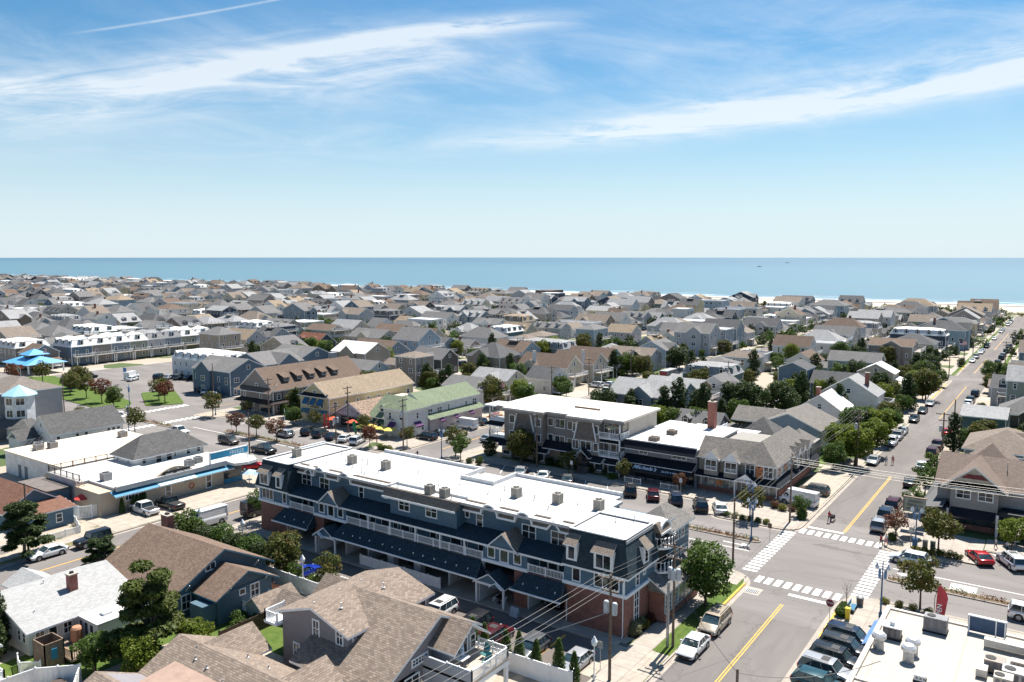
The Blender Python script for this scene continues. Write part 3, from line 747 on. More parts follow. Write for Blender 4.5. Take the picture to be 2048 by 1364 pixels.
def fence(name, label, pts, h, m_, panel=2.2, style='board', group=None, z=KZ, cat='fence', pick=.11):
 t = thing(name, label, cat, (pts[0][0], pts[0][1], z), group)
 pm, bm_ = {}, None
 for k in range(len(pts) - 1):
  p, q = Vector((*pts[k], 0)), Vector((*pts[k + 1], 0)); L_ = (q - p).length; n = max(1, round(L_ / panel)); d = (q - p) / L_
  rz = math.atan2(d.y, d.x); l = L_ / n
  key = round(l, 2)
  if key not in pm:
   b = MB()
   if style == 'board':
    nb = max(4, int(l / .2)); w = l / nb
    for i in range(nb): b.box(-l / 2 + i * w + .006, -l / 2 + (i + 1) * w - .006, -.018 + (i % 2) * .008, .012 + (i % 2) * .008, .08, h - .14)
    b.box(-l / 2, l / 2, -.045, .045, h - .14, h); b.box(-l / 2, l / 2, -.045, .045, .03, .1)
   elif style == 'stockade':
    nb = max(4, int(l / .14)); w = l / nb
    for i in range(nb): b.box(-l / 2 + i * w + .004, -l / 2 + (i + 1) * w - .004, -.02, .02 + .012 * (i % 3), 0, h - .05 - .03 * (i % 2))
   elif style == 'rail':
    for zz in (.25, h * .55, h - .1): b.box(-l / 2, l / 2, -.03, .03, zz, zz + .12)
   else:
    nb = max(3, int(l / pick)); w = l / nb
    for i in range(nb): b.box(-l / 2 + (i + .22) * w, -l / 2 + (i + .78) * w, -.02, .02, .06, h - .1)
    b.box(-l / 2, l / 2, -.035, .035, h - .12, h - .04); b.box(-l / 2, l / 2, -.035, .035, .12, .2)
   pm[key] = b.mesh('panel', m_)
  if bm_ is None:
   b = MB(); b.box(-.065, .065, -.065, .065, 0, h + .08); b.poly([(-.08, -.08, h + .08), (.08, -.08, h + .08), (0, 0, h + .16)]); b.poly([(.08, -.08, h + .08), (.08, .08, h + .08), (0, 0, h + .16)]); b.poly([(.08, .08, h + .08), (-.08, .08, h + .08), (0, 0, h + .16)]); b.poly([(-.08, .08, h + .08), (-.08, -.08, h + .08), (0, 0, h + .16)])
   bm_ = b.mesh('post', m_)
  for i in range(n):
   c = p + d * (l * (i + .5)); link('panel', pm[key], t, (c.x, c.y, z), rz)
   c = p + d * (l * i); link('post', bm_, t, (c.x, c.y, z), rz)
  if k == len(pts) - 2: link('post', bm_, t, (q.x, q.y, z), rz)
 return t
BRICK = brick('red_brick', (.2, .062, .042), (.29, .1, .066))
BLUE = siding('slate_blue_siding', (.085, .15, .205)); DKROOF = shingle('charcoal_shingle', (.04, .062, .078)); WEATH = shingle('weathered_cedar_shingle', (.235, .195, .165), .17, .2)
TPO = membrane('white_roof_membrane', (.5, .49, .48), (.36, .27, .2), .28); PARGE = mat('white_parging', (.6, .6, .6), .8, .12, 1)
def blue_condo():
 t = thing('brick_and_blue_building', 'long three storey brick and slate blue building with white flat roof and dark mansard ends', 'building', (-62, 75, 0))
 P = lambda mb, nm, m_: mb.build(nm, m_, t)
 F = .29
 b = MB()
 for x0, x1, y1 in ((-90.7, -85.0, 81), (-79.6, -77.9, 80), (-47.8, -46.1, 80), (-41.4, -34.5, 81)): b.box(x0, x1, 68.7, y1, F, 4.4)
 b.box(-77.9, -74, 71.5, 80, F, 4.4); b.box(-51.9, -47.8, 71.5, 80, F, 4.4)
 b.box(-85, -79.6, 68.7, 69.0, 3.3, 4.4); b.box(-46.1, -41.4, 68.7, 69.0, 3.3, 4.4)
 P(b, 'brick_wall', BRICK)
 b = MB()
 for x in (-84.9, -73.95, -70.0, -57.0, -51.95, -46.0): b.box(x - .1, x + .1, 68.75, 79.9, F, 3.2)
 b.box(-85, -41.4, 79.9, 80.2, F, 3.2); b.box(-73.9, -52, 68.72, 69.1, 3.1, 4.3)
 for x in (-66.2, -61.9): b.box(x - .5, x + .5, 68.75, 69.6, F, 3.2)
 P(b, 'garage_wall', PARGE)
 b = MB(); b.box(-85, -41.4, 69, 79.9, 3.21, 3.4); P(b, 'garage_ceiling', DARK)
 b = MB()
 for x0, x1 in ((-91.0, -84.6), (-79.7, -73.7), (-52.1, -46.0), (-41.6, -34.2)): b.box(x0, x1, 68.5, 68.72, 4.4, 4.75)
 b.box(-34.42, -34.18, 68.72, 75.5, 4.4, 4.75)
 b.box(-91.4, -84.6, 68.35, 68.72, 6.35, 6.62); b.box(-41.6, -33.95, 68.35, 68.72, 6.35, 6.62); b.box(-34.25, -33.95, 68.72, 75.5, 6.35, 6.62)
 for x in (-90.75, -34.55): b.box(x - .1, x + .1, 68.55, 68.72, 4.75, 6.35)
 P(b, 'trim_band', WHITE)
 b = MB()
 b.box(-90.7, -84.6, 68.7, 80.6, 4.4, 6.5); b.box(-79.7, -73.8, 68.7, 72, 4.4, 6.5); b.box(-52.0, -46.1, 68.7, 72, 4.4, 6.5); b.box(-41.5, -34.4, 68.7, 80.6, 4.4, 6.5)
 b.box(-84.6, -79.7, 70.6, 71, 4.4, 6.5); b.box(-73.8, -52, 70.6, 71, 4.4, 6.5); b.box(-46.1, -41.5, 70.6, 71, 4.4, 6.5)
 b.box(-84.8, -41.3, 71.0, 80.6, 6.5, 9.7); b.box(-66.8, -56.4, 69.5, 71.0, 6.5, 9.7)
 P(b, 'upper_wall', BLUE)
 b = MB()
 for x0, x1 in ((-84.5, -79.8), (-73.7, -52.1), (-46.0, -41.6)):
  b.box(x0, x1, 68.75, 70.6, 4.3, 4.42)
 P(b, 'balcony_floor', WOOD)
 for x0, x1 in ((-84.5, -79.8), (-73.7, -52.1), (-46.0, -41.6)):
  b = MB(); rail(b, [(x0, 68.75), (x1, 68.75)], 4.42, .95, 0, .17, 2.4); P(b, 'railing', WHITE)
 b = MB()
 for x in (-69.9, -66.2, -62.1, -58.3, -54.7): b.box(x - .09, x + .09, 68.68, 68.86, 4.42, 6.25)
 b.box(-84.6, -41.5, 68.42, 68.7, 6.22, 6.45); P(b, 'balcony_post', WHITE)
 for x, w in ((-83.6, 1.1), (-82.4, .9), (-81.3, .9), (-80.3, .7), (-72.7, 1.4), (-70.9, 1.0), (-68.6, 1.6), (-67.0, .8), (-65.4, 1.5), (-63.9, .9), (-60.9, 1.0), (-59.9, .8), (-57.4, 1.6), (-56.1, .9), (-53.5, 1.2), (-45.2, 1.1), (-44.0, 1.2), (-42.9, .8), (-42.0, .6)):
  window(t, 'S', x, 70.6, 4.5, w, 1.6, 1, 1, .07)
 for x0, x1, nm in ((-91.4, -84.6, 'w'), (-41.6, -33.9, 'e')):
  b = MB(); i = .85; y0, y1 = 68.3, 77.5 if nm == 'e' else 81.2; z0, z1 = 6.6, 10.15
  if nm == 'e': y1 = 75.4
  lo = [(x0, y0), (x1, y0), (x1, y1), (x0, y1)]; a = (i if nm == 'w' else .55, i if nm == 'e' else .55)
  hi = [(x0 + a[0], y0 + i), (x1 - a[1], y0 + i), (x1 - a[1], y1 - (.5 if nm == 'w' else 0)), (x0 + a[0], y1 - (.5 if nm == 'w' else 0))]
  for k in range(4): j = (k + 1) % 4; b.poly([(*lo[k], z0), (*lo[j], z0), (*hi[j], z1), (*hi[k], z1)])
  b.poly([(*q, z0) for q in lo][::-1]); P(b, 'mansard_roof', DKROOF)
  b = MB()
  for k in range(4):
   j = (k + 1) % 4; p, q = hi[k], hi[j]; b.box(min(p[0], q[0]) - .1, max(p[0], q[0]) + .1, min(p[1], q[1]) - .1, max(p[1], q[1]) + .1, z1 - .02, z1 + .1 + .002 * k)
  P(b, 'parapet_cap', WHITE)
 def mansard_window(x, z, w, h, face='S', yb=68.3):
  dy = .85 / 3.55
  d0 = (z - 6.6) * dy; d1 = (z + h + .2 - 6.6) * dy
  b = MB()
  if face == 'S':
   y0 = yb + d0 - .12
   for s in (-1, 1): b.prism([(y0, z - .1), (yb + d1 + .3, z + h + .2), (y0, z + h + .2)], 'x', x + s * w / 2 - .13 * (s < 0), x + s * w / 2 + .13 * (s > 0), 0)
   b.box(x - w / 2, x + w / 2, y0 + .02, y0 + .3, z - .1, z + h + .15, 0)
   o = P(b, 'dormer_frame', WHITE); window(t, 'S', x, y0 + .02, z, w - .05, h, 2 if w > 1.2 else 1, 1, .12)
   b = MB(); e = w / 2 + .3; slab_poly(b, [(x - e, y0 - .45, z + h + .1), (x + e, y0 - .45, z + h + .1), (x + e - .15, yb + .85, z + h + 1.05), (x - e + .15, yb + .85, z + h + 1.05)], .12, 0, 1); P(b, 'dormer_roof', [WEATH, WHITE])
  else:
   x0 = yb - d0 + .12
   for s in (-1, 1): b.prism([(x0, z - .1), (yb - d1 - .3, z + h + .2), (x0, z + h + .2)], 'y', x + s * w / 2 - .13 * (s < 0), x + s * w / 2 + .13 * (s > 0), 0)
   b.box(x0 - .3, x0 - .02, x - w / 2, x + w / 2, z - .1, z + h + .15, 0)
   P(b, 'dormer_frame', WHITE); window(t, 'E', x, x0 - .02, z, w - .05, h, 1, 1, .12)
   b = MB(); e = w / 2 + .3; slab_poly(b, [(x0 + .45, x - e, z + h + .1), (x0 + .45, x + e, z + h + .1), (yb - .55, x + e - .15, z + h + 1.05), (yb - .55, x - e + .15, z + h + 1.05)], .12, 0, 1); P(b, 'dormer_roof', [WEATH, WHITE])
 mansard_window(-89.3, 7.0, 1.7, 1.6); mansard_window(-86.3, 7.0, .95, 1.6)
 mansard_window(-40.4, 7.2, 1.0, 1.55); mansard_window(-36.7, 7.0, 1.9, 1.65); mansard_window(72.3, 7.1, 1.0, 1.5, 'E', -33.9)
 for x, w, n in ((-89.1, 2.4, 3), (-85.6, .85, 1), (-40.0, 1.0, 1), (-36.5, 2.9, 3)): window(t, 'S', x, 68.7, 4.85, w, 1.5, n, 1, .1)
 for y, z, w, h in ((71.3, 4.85, .8, 1.4), (72.9, 5.5, .6, .8)): window(t, 'E', y, -34.4, z, w, h, 1, 2, .1)
 window(t, 'E', 71.3, -34.48, .9, 1.1, 3.4, 2, 4, .1)
 for x, w in ((-83.7, 1.9), (-80.2, 1.9), (-73.3, .95), (-54.2, 1.0), (-47.4, 1.9), (-43.6, 1.9)): window(t, 'S', x, 71.0, 7.15, w, 1.6, 2 if w > 1.2 else 1, 2, .11)
 for x in (-64.5, -60.2): window(t, 'S', x, 69.5, 7.5, 1.8, 1.5, 2, 2, .11)
 for x in (-69.0, -56.0): window(t, 'S', x, 71.0, 7.9, .7, 1.0, 1, 1, .1)
 b = MB()
 def fascia(x0, x1, y, z0=9.15, z1=10.1):
  b.prism([(y - .55, z0), (y + .3, z0), (y + .3, z1), (y - .05, z1)], 'x', x0, x1, 0)
  b.box(x0 - .03, x1 + .03, y - .62, y - .552, z0 - .2, z0 + .03, 1)
 for x0, x1 in ((-84.6, -82.85), (-82.0, -81.3), (-79.1, -76.6), (-74.5, -71.0), (-55.4, -53.3), (-51.2, -48.7), (-46.5, -44.5), (-42.9, -41.6)): fascia(x0, x1, 70.75)
 fascia(-67.4, -56.0, 69.25); fascia(-71.0, -67.4, 70.77); fascia(-56.0, -55.4, 70.77)
 b.prism([(-34.55, 9.15), (-33.75, 9.15), (-34.25, 10.1), (-34.55, 10.1)], 'y', 75.4, 77.8, 0); b.box(-33.72, -33.66, 75.4, 77.8, 8.95, 9.18, 1)
 P(b, 'fascia', [WEATH, WHITE])
 def arch_head(x, y, r=1.05, z=9.1):
  b = MB(); n = 12
  for k in range(n):
   a0, a1 = math.pi * k / n, math.pi * (k + 1) / n
   o = [(math.cos(a0) * (r + .2), z + math.sin(a0) * (r + .2)), (math.cos(a1) * (r + .2), z + math.sin(a1) * (r + .2)), (math.cos(a1) * r, z + math.sin(a1) * r), (math.cos(a0) * r, z + math.sin(a0) * r)]
   b.prism([(x + u, w) for u, w in o], 'y', y - .75, y + .75, 0)
  pl = [(x + math.cos(math.pi * k / n) * (r - .002), z + math.sin(math.pi * k / n) * (r - .002)) for k in range(n + 1)]
  b.prism(pl, 'y', y - .3, y + .7, 1); P(b, 'arched_dormer', [WHITE, BLUE])
 for x in (-80.2, -75.5, -52.25, -47.6): arch_head(x, 70.8)
 def gable_head(x, y, w=1.0, z=9.05, h=1.0):
  b = MB(); b.prism([(x - w + .1, z), (x + w - .1, z), (x, z + h - .1)], 'y', y - .3, y + .6, 1)
  for s in (-1, 1): b.prism([(x + s * (w + .15), z - .12), (x + s * (w - .1), z - .12), (x, z + h - .15), (x, z + h + .12)], 'y', y - .72, y + 1.0, 0)
  P(b, 'gabled_dormer', [WHITE, BLUE])
 gable_head(-82.4 - 1.0 * 0, 70.8, .95); gable_head(-43.7, 70.8, .95)
 b = MB()
 for x0, x1, y1 in ((-84.6, -66.8, 71.0), (-66.8, -56.4, 69.5), (-56.4, -41.5, 71.0)):
  z1 = 6.52 + (y1 - 68.3) * .28
  slab_poly(b, [(x0, 68.3, 6.5), (x1, 68.3, 6.5), (x1, y1, z1), (x0, y1, z1)], .12, 0, 1)
 P(b, 'shed_roof', [DKROOF, WHITE])
 for x in (-76.5, -49.1):
  b = MB(); b.prism([(x - 2.0, 6.3), (x + 2.0, 6.3), (x, 7.95)], 'y', 68.4, 70.9, 0); P(b, 'bay_gable', BLUE)
  b = MB(); gable(b, x - 1.9, x + 1.9, 68.5, 71.0, 6.55, 8.2, 'y', .25, .35, .16, 0, 1); P(b, 'bay_roof', [WEATH, WHITE])
  for dx in (-1.75, 1.75): window(t, 'S', x + dx, 68.7, 4.95, 1.05, 1.25, 1, 1, .11)
  window(t, 'S', x, 68.68, 4.75, 1.25, 2.3, 1, 1, .14, arch=True)
 for x0, x1 in ((-85.6, -79.7), (-74.3, -52.1), (-46.6, -41.3)):
  b = MB(); slab_poly(b, [(x0 - .5, 66.9, 3.0), (x1 + .45, 66.9, 3.0), (x1 - .1, 68.7, 4.35), (x0 + .1, 68.7, 4.35)], .12, 0, 1)
  b.poly([(x1 + .45, 66.9, 2.9), (x1 + .4, 68.7, 2.9), (x1 - .1, 68.7, 4.3)]); b.poly([(x0 - .5, 66.9, 2.9), (x0 + .1, 68.7, 4.3), (x0 - .4, 68.7, 2.9)])
  b.box(x0 - .55, x1 + .5, 66.78, 66.9, 2.84, 3.0, 1); P(b, 'garage_roof', [DKROOF, WHITE])
  n = max(2, int((x1 - x0) / 1.7)); b = MB()
  for k in range(n):
   x = x0 + (k + .5 + rnd.uniform(-.2, .2)) * (x1 - x0) / n; b.box(x - .05, x + .05, 67.5, 67.62, 3.42, 3.62)
  P(b, 'snow_guard', WHITE)
 for x0, x1, s in ((-77.8, -74.1, -1), (-51.8, -48.0, 1)):
  c = (x0 + x1) / 2; b = MB()
  for x in (x0 + .08, x1 - .08): b.box(x - .09, x + .09, 67.0, 67.2, F, 2.5)
  b.box(x0, x1, 66.98, 67.22, 2.5, 2.75); P(b, 'portico_post', WHITE)
  b = MB(); b.prism([(x0, 2.75), (x1, 2.75), (c, 3.85)], 'y', 67.05, 68.7, 0); P(b, 'portico_gable', BLUE)
  b = MB(); gable(b, x0, x1, 67.0, 68.7, 2.8, 3.95, 'y', .25, .2, .14, 0, 1); P(b, 'portico_roof', [DKROOF, WHITE])
  q = c + s * 1.0; b = MB(); b.prism([(q - .75, 2.62), (q + .75, 2.62), (q, 3.12)], 'y', 66.7, 67.0, 0); gable(b, q - .75, q + .75, 66.7, 67.3, 2.68, 3.2, 'y', .12, .1, .1, 1, 1); P(b, 'small_gable', [BLUE, WHITE])
  b = MB(); b.box(x0 + .2, x0 + .35, 67.3, 71.4, F, 2.5); P(b, 'portico_side', PARGE)
  b = MB(); b.box(c - .1, c + 1.1, 71.42, 71.5, F, 2.4); P(b, 'door', mat('brown_door', (.09, .05, .035), .5))
 for x, y, z in ((-85.15, 68.7, 2.7), (-41.1, 68.7, 2.7), (-34.62, 68.7, 4.4)): downspout(t, x, y, F, z)
 b = MB(); b.box(-91.0, -41.0, 69.9, 80.8, 9.7, 10.0, 0); b.box(-66.7, -56.5, 69.2, 69.9, 9.7, 9.9, 0); b.box(-41.0, -34.6, 69.2, 78.2, 9.7, 10.02, 0)
 b.box(-80, -62, 80.8, 82.2, 9.7, 9.98, 0); b.box(-57, -42, 80.8, 82.6, 9.7, 9.98, 0); P(b, 'flat_roof', TPO)
 b = MB()
 b.box(-91.0, -90.75, 76.0, 80.8, 10.0, 10.45); b.box(-80, -62.0, 82.2, 82.45, 9.7, 10.4); b.box(-62.25, -62, 77.5, 82.2, 10.0, 10.5); b.box(-62.0, -57.3, 77.5, 77.7, 10.0, 10.5)
 b.box(-57.25, -57.0, 77.5, 82.6, 10.0, 10.5); b.box(-57, -42, 82.6, 82.85, 9.7, 10.4)
 b.box(-67.3, -56.1, 71.1, 71.25, 9.98, 10.3); b.box(-67.4, -67.2, 69.3, 71.1, 9.98, 10.28); P(b, 'parapet', WHITE_D)
 b = MB(); b.box(-62.0, -57.3, 77.7, 82.4, 9.6, 9.72); P(b, 'sunk_roof', membrane('stained_membrane', (.6, .55, .5), (.36, .2, .13), .8))
 vents(t, [(x, y, 10.0, h) for x, y, h in ((-83.8, 77.5, .7), (-80.6, 75.2, .35), (-82.1, 73.2, .3), (-76.9, 75.7, .8), (-77.0, 73, .5), (-74.6, 72.4, .7), (-72.6, 73.4, .4), (-73.6, 71.9, .3), (-60.6, 75.4, .5), (-62.5, 73.6, .6), (-55.4, 74.2, .5), (-54.6, 76.5, .6), (-52.8, 73.2, .4), (-51.6, 76, .5), (-49.6, 75.4, .6), (-47.9, 77.2, .5), (-46.4, 73.4, .4), (-44.6, 76.8, .6), (-38.2, 73.8, .5), (-36.8, 75.4, .6), (-66.2, 70.3, .8), (-57.7, 70.2, .5), (-78.9, 76.8, .4), (-68.2, 76.2, .5))])
 b = MB(); b.box(-38.2, -34.2, 78.6, 84, F, 8.9); b.box(-41, -34.5, 75.4, 80.5, F, 9.3); P(b, 'corner_turret', BLUE)
 b = MB(); hip(b, -38.2, -34.2, 78.6, 84, 9.0, 10.5, .55, .2, 0, 1); P(b, 'turret_roof', [shingle('grey_shingle', (.2, .19, .18)), WHITE])
 for y in (80.5, 82.1): window(t, 'E', y, -34.2, 6.9, 1.0, 1.9, 1, 2, .11)
 for y in (80.5, 82.1): window(t, 'E', y, -34.2, 4.0, 1.0, 1.9, 1, 2, .11)
 for z in (4.75, 7.35):
  b = MB(); n = 10; c = (-34.4, 77.1); r = 1.65
  arc = [(c[0] + math.cos(-math.pi / 2 + math.pi * k / n) * r * .8, c[1] + math.sin(-math.pi / 2 + math.pi * k / n) * r) for k in range(n + 1)]
  b.prism(arc, 'z', z, z + .25, 0); rail(b, arc, z + .25, 1.0, 0, .16, 1.2); P(b, 'round_balcony', WHITE)
 b = MB(); b.box(-34.38, -34.3, 75.8, 78.3, 5.0, 7.1); b.box(-34.38, -34.3, 75.8, 78.3, 7.6, 9.1); P(b, 'balcony_shade_panel', DARK)  # flat dark panels on the wall, standing in for shaded balcony openings
 b = MB(); n = 10
 for k in range(n):
  a0, a1 = math.pi * k / n, math.pi * (k + 1) / n; y = 77.1
  b.prism([(y + math.cos(a0) * 1.35, 9.2 + math.sin(a0) * 1.0), (y + math.cos(a1) * 1.35, 9.2 + math.sin(a1) * 1.0), (y + math.cos(a1) * 1.1, 9.2 + math.sin(a1) * .8), (y + math.cos(a0) * 1.1, 9.2 + math.sin(a0) * .8)], 'x', -35.6, -33.9)
 P(b, 'balcony_arch', WHITE)
 b = MB(); b.box(-34.4, -32.6, 74.2, 83.2, F, 1.0); b.box(-34.4, -32.75, 74.2, 74.35, 1.0, 3.6); P(b, 'sunroom_wall', BRICK)
 b = MB(); slab_poly(b, [(-34.45, 73.7, 5.0), (-32.2, 73.7, 3.6), (-32.2, 83.7, 3.6), (-34.45, 83.7, 5.0)], .15, 0, 1)
 b.poly([(-34.4, 73.75, 3.5), (-32.3, 73.75, 3.5), (-34.4, 73.75, 4.9)]); P(b, 'sunroom_roof', [shingle('grey_shingle', (.2, .19, .18)), WHITE])
 for k in range(5): window(t, 'E', 75.3 + 1.75 * k, -32.75, 1.0, 1.7, 2.5, 2, 5, .07, GLASS_L)
 b = MB()
 for k in range(4): b.box(-34.38, -34.1, 72.6 + k * .5 * 0 + .0, 72.6, .3, .3)
 return t
blue_condo()
for i, (x, y, lab) in enumerate(((-88.3, 73.2, 'tall boxy rooftop condenser by the left mansard end of the white roof'), (-79.0, 74.9, 'small rooftop condenser left of two vent pipes on the white roof'), (-73.2, 75.4, 'grey rooftop condenser beside a bent pipe left of the sunk bay'), (-61.2, 70.4, 'left one of two condensers on the forward roof bay'), (-58.9, 70.4, 'right one of two condensers on the forward roof bay'), (-52.0, 75.2, 'rooftop condenser with a trailing hose near the middle of the white roof'), (-46.8, 76.0, 'rooftop condenser under the roof edge parapet facing the salon'), (-41.8, 76.6, 'rooftop condenser nearest the street end of the white roof'))):
 ac_unit(x, y, 10.0 if not -66 < x < -57 else 9.9, lab, .95, 1.2)
fence('utility_fence', 'low white vinyl fence along the garage front below dark shed roof', [(-70.0, 67.4), (-57.2, 67.4)], 1.25, WHITE_D, 1.9, 'board', z=.29)
for i in range(2):
 t = thing('bistro_chair', uniq(('white folding chair left of', 'white folding chair right of')[i] + ' the dark table in the right portico'), 'chair', (0, 0, 0), 'folding chairs in the portico')
 x = -50.0 + i * 1.2; b = MB()
 for s in (-.2, .2): b.tube([(x - .25, 68.2 + s, .29), (x + .25, 68.2 + s, 1.15)], .022, 5); b.tube([(x + .25, 68.2 + s, .29), (x - .25, 68.2 + s, .75)], .022, 5)
 b.build('frame', WHITE, t); b = MB(); b.box(x - .22, x + .22, 67.98, 68.42, .73, .77); b.build('seat', WHITE, t); b = MB(); b.box(x + .2, x + .26, 67.98, 68.42, .95, 1.15); b.build('backrest', WHITE, t)
t = thing('bistro_table', 'small dark round table in the right portico', 'table', (-49.4, 68.25, .29)); b = MB(); b.lathe(-49.4, 68.25, [(.5, 1.0), (.5, 1.05)], 14); b.build('table_top', BLACK, t); b = MB(); b.lathe(-49.4, 68.25, [(.3, .29), (.05, .34), (.05, 1.0)], 8); b.build('leg', BLACK, t)
b = MB(); b.prism([(66.5, .14), (67.1, .14), (66.95, 1.1), (66.8, 1.1)], 'x', -46.9, -45.9, 0); tag(b.build('sandwich_board', mat('grey_blue_board', (.3, .35, .4), .5)), 'pale folding sandwich board leaning at the brick pier by the right garage', 'signboard')
CREAM = siding('cream_panels', (.44, .37, .29), .42); WHT_S = siding('white_siding', (.62, .62, .61), .16); DARKGREY = shingle('dark_grey_shingle', (.12, .118, .118)); BROWN = shingle('brown_shingle', (.19, .135, .105))
TANROOF = membrane('tan_roof_membrane', (.62, .53, .43), (.42, .3, .2), .3, 4); CBLUE = mat('bright_blue_awning', (.03, .2, .34), .5, .1); TEALROOF = mat('light_blue_metal', (.3, .52, .6), .35, .08, 3)
def freeze():
 t = thing('ice_cream_shop', 'low cream ice cream shop with blue awning strip and curved rooftop sign board', 'shop', (-118, 70, 0))
 b = MB(); b.box(-121.5, -114.5, 58.6, 81.5, KZ, 3.6); b.box(-121.5, -114.5, 81.5, 83, KZ, 3.2); b.build('wall', CREAM, t)
 b = MB(); b.box(-122.6, -114.1, 60.8, 82, 3.6, 4.0, 0); b.box(-114.35, -113.6, 60.8, 79.6, 3.55, 4.25, 0); b.build('flat_roof', TPO, t)
 b = MB(); b.prism([(-114.1, 80), (-112.2, 80), (-111.3, 82), (-111.6, 84), (-114, 85.2), (-119, 85)], 'z', 3.5, 3.95); b.build('canopy_roof', mat('white_canopy', (.66, .64, .6), .6), t)
 b = MB(); slab_poly(b, [(-114.48, 60.2, 3.5), (-113.0, 60.2, 2.95), (-113.0, 80.6, 2.95), (-114.48, 80.6, 3.5)], .07, 0, 0); b.build('awning', CBLUE, t)
 b = MB()
 for k in range(68): b.box(-113.02, -112.99, 60.25 + .3 * k, 60.4 + .3 * k, 2.75, 2.96)
 b.build('awning_trim', WHITE, t)
 b = MB(); slab_poly(b, [(-114.46, 67.2, 3.57), (-112.9, 67.2, 3.0), (-112.9, 73.6, 3.0), (-114.46, 73.6, 3.57)], .06); b.build('pale_awning', mat('pale_blue_awning', (.45, .6, .68), .5), t)
 pl = [(67.2, 3.9)] + [(67.2 + 6.4 * k / 10, 4.2 + math.sin(math.pi * k / 10) * 1.1) for k in range(11)] + [(73.6, 3.9)]
 b = MB(); b.prism(pl, 'x', -114.3, -113.9, 0); b.build('sign_arch', CREAM, t)
 b = MB(); b.box(-113.89, -113.8, 68.2, 72.9, 3.95, 4.75); s = b.build('sign_panel', BLACK, t)
 for y, w in ((69.3, 'ICE CREAM'), (71.7, 'FROZEN YOGURT')): text(t, w, (-113.78, y, 4.35), math.pi / 2, .26, WHITE)
 for y in (69.0, 70.6, 72.2): b = MB(); b.tube([(-113.9, y, 5.0), (-113.4, y, 5.1), (-113.3, y, 4.95)], .04, 5); b.build('sign_lamp', WHITE, t)
 for y in (65.0, 69.4, 76.6): window(t, 'E', y, -114.5, .25, 1.1, 2.2, 1, 2, .14, name='door')
 window(t, 'E', 63.2, -114.5, 1.6, 1.6, 1.2, 3, 1, .09)
 b = MB(); b.box(-114.5, -114.42, 79.5, 83, 1.0, 3.1); b.build('shop_window', GLASS, t); b = MB(); b.box(-114.5, -114.3, 79.5, 83, KZ, 1.0); b.build('blue_counter', CBLUE, t)
 b = MB(); n = 14
 b.tube([(-114.42, 73.5 + .42 * math.cos(2 * math.pi * k / n), 1.35 + .42 * math.sin(2 * math.pi * k / n)) for k in range(n + 1)], .09, 6, 0, False); b.build('life_ring', mat('orange_ring', (.55, .13, .04), .6), t)
 b = MB(); b.box(-114.47, -114.4, 72.2, 73.4, 2.25, 2.65); b.build('name_plate', mat('brown_board', (.1, .05, .04)), t)
 return t
freeze()
t = thing('roof_sign', 'light blue FREEZE sign standing on the cream shop roof', 'sign', (-113.8, 80, 3.9)); b = MB(); b.box(-113.9, -113.7, 76.6, 83.8, 4.95, 6.0); b.build('board', mat('sky_blue_sign', (.03, .33, .55), .45, .05), t)
b = MB(); b.box(-113.95, -113.65, 76.5, 83.9, 6.0, 6.15); b.box(-113.95, -113.65, 76.45, 76.6, 4.0, 6.15); b.box(-113.95, -113.65, 83.8, 83.95, 4.0, 6.3); b.build('frame', WHITE, t)
text(t, 'FREEZE', (-113.68, 81.6, 5.45), math.pi / 2, .85, mat('pale_letter', (.7, .78, .8), .5))
ac_unit(-116.6, 74.6, 4.0, 'dark rooftop unit behind the arched sign of the cream shop', 1.2, 1.1, GREYM); ac_unit(-117.5, 76.8, 4.0, 'second boxy rooftop unit toward the FREEZE sign', 1.1, 1.0, GREYM); ac_unit(-119.6, 62.4, 3.6, 'big condenser beside the wooden roof steps', 1.3, 1.6, GREYM)
t = thing('flat_roofed_building', 'wide white block building with huge tan flat roof', 'building', (-142, 72, 0))
b = MB(); b.box(-152.5, -132.4, 62, 82.6, KZ, 4.0); b.build('wall', mat('white_block', (.56, .57, .58), .8, .14, .7), t)
b = MB(); b.box(-152.7, -132.2, 61.8, 82.8, 4.0, 4.2); b.build('flat_roof', TANROOF, t)
for x in (-147.2, -144.9): b = MB(); b.box(x - .5, x + .5, 61.94, 61.998, KZ, 2.3); b.build('door', mat('slate_door', (.1, .13, .16)), t)
b = MB(); b.box(-138, -136.4, 61.94, 61.998, 1.2, 2.2); b.build('window', GLASS, t)
for x, y, l in ((-149.2, 66.2, 'rooftop unit at the far left of the tan flat roof'), (-147.7, 65.4, 'square grey rooftop unit left on the tan flat roof'), (-147.2, 67.6, 'dark slim rooftop unit left on the tan flat roof'), (-145.5, 79.5, 'lone low rooftop unit on the back of the tan roof')): ac_unit(x, y, 4.2, l, 1.3, 1.1, GREYM)
t = thing('low_white_building', 'low white building part with rail and white roof beside the warehouse', 'building', (-126, 64, 0)); b = MB(); b.box(-131.5, -121.7, 59.6, 69, KZ, 3.9); b.build('wall', mat('white_block', (.56, .57, .58), .8, .14, .7), t)
b = MB(); b.box(-131.7, -121.62, 59.4, 70, 3.9, 4.05); b.build('flat_roof', TPO, t); b = MB(); rail(b, [(-131.5, 69), (-131.5, 59.6), (-122, 59.6)], 4.05, 1.0, 0, .3, 1.8, .03); b.build('railing', mat('rusty_rail', (.15, .12, .1), .8), t)
b = MB()
for k in range(9): b.box(-121.6 + .24 * k, -121.3 + .24 * k, 58.7, 59.5, 3.9 - .2 * k - .2, 3.9 - .2 * k - .14)
for y in (58.7, 59.5): b.tube([(-121.7, y, 4.6), (-119.4, y, 2.9)], .05, 5)
b.build('wooden_steps', mat('raw_lumber', (.3, .2, .12), .8), t)
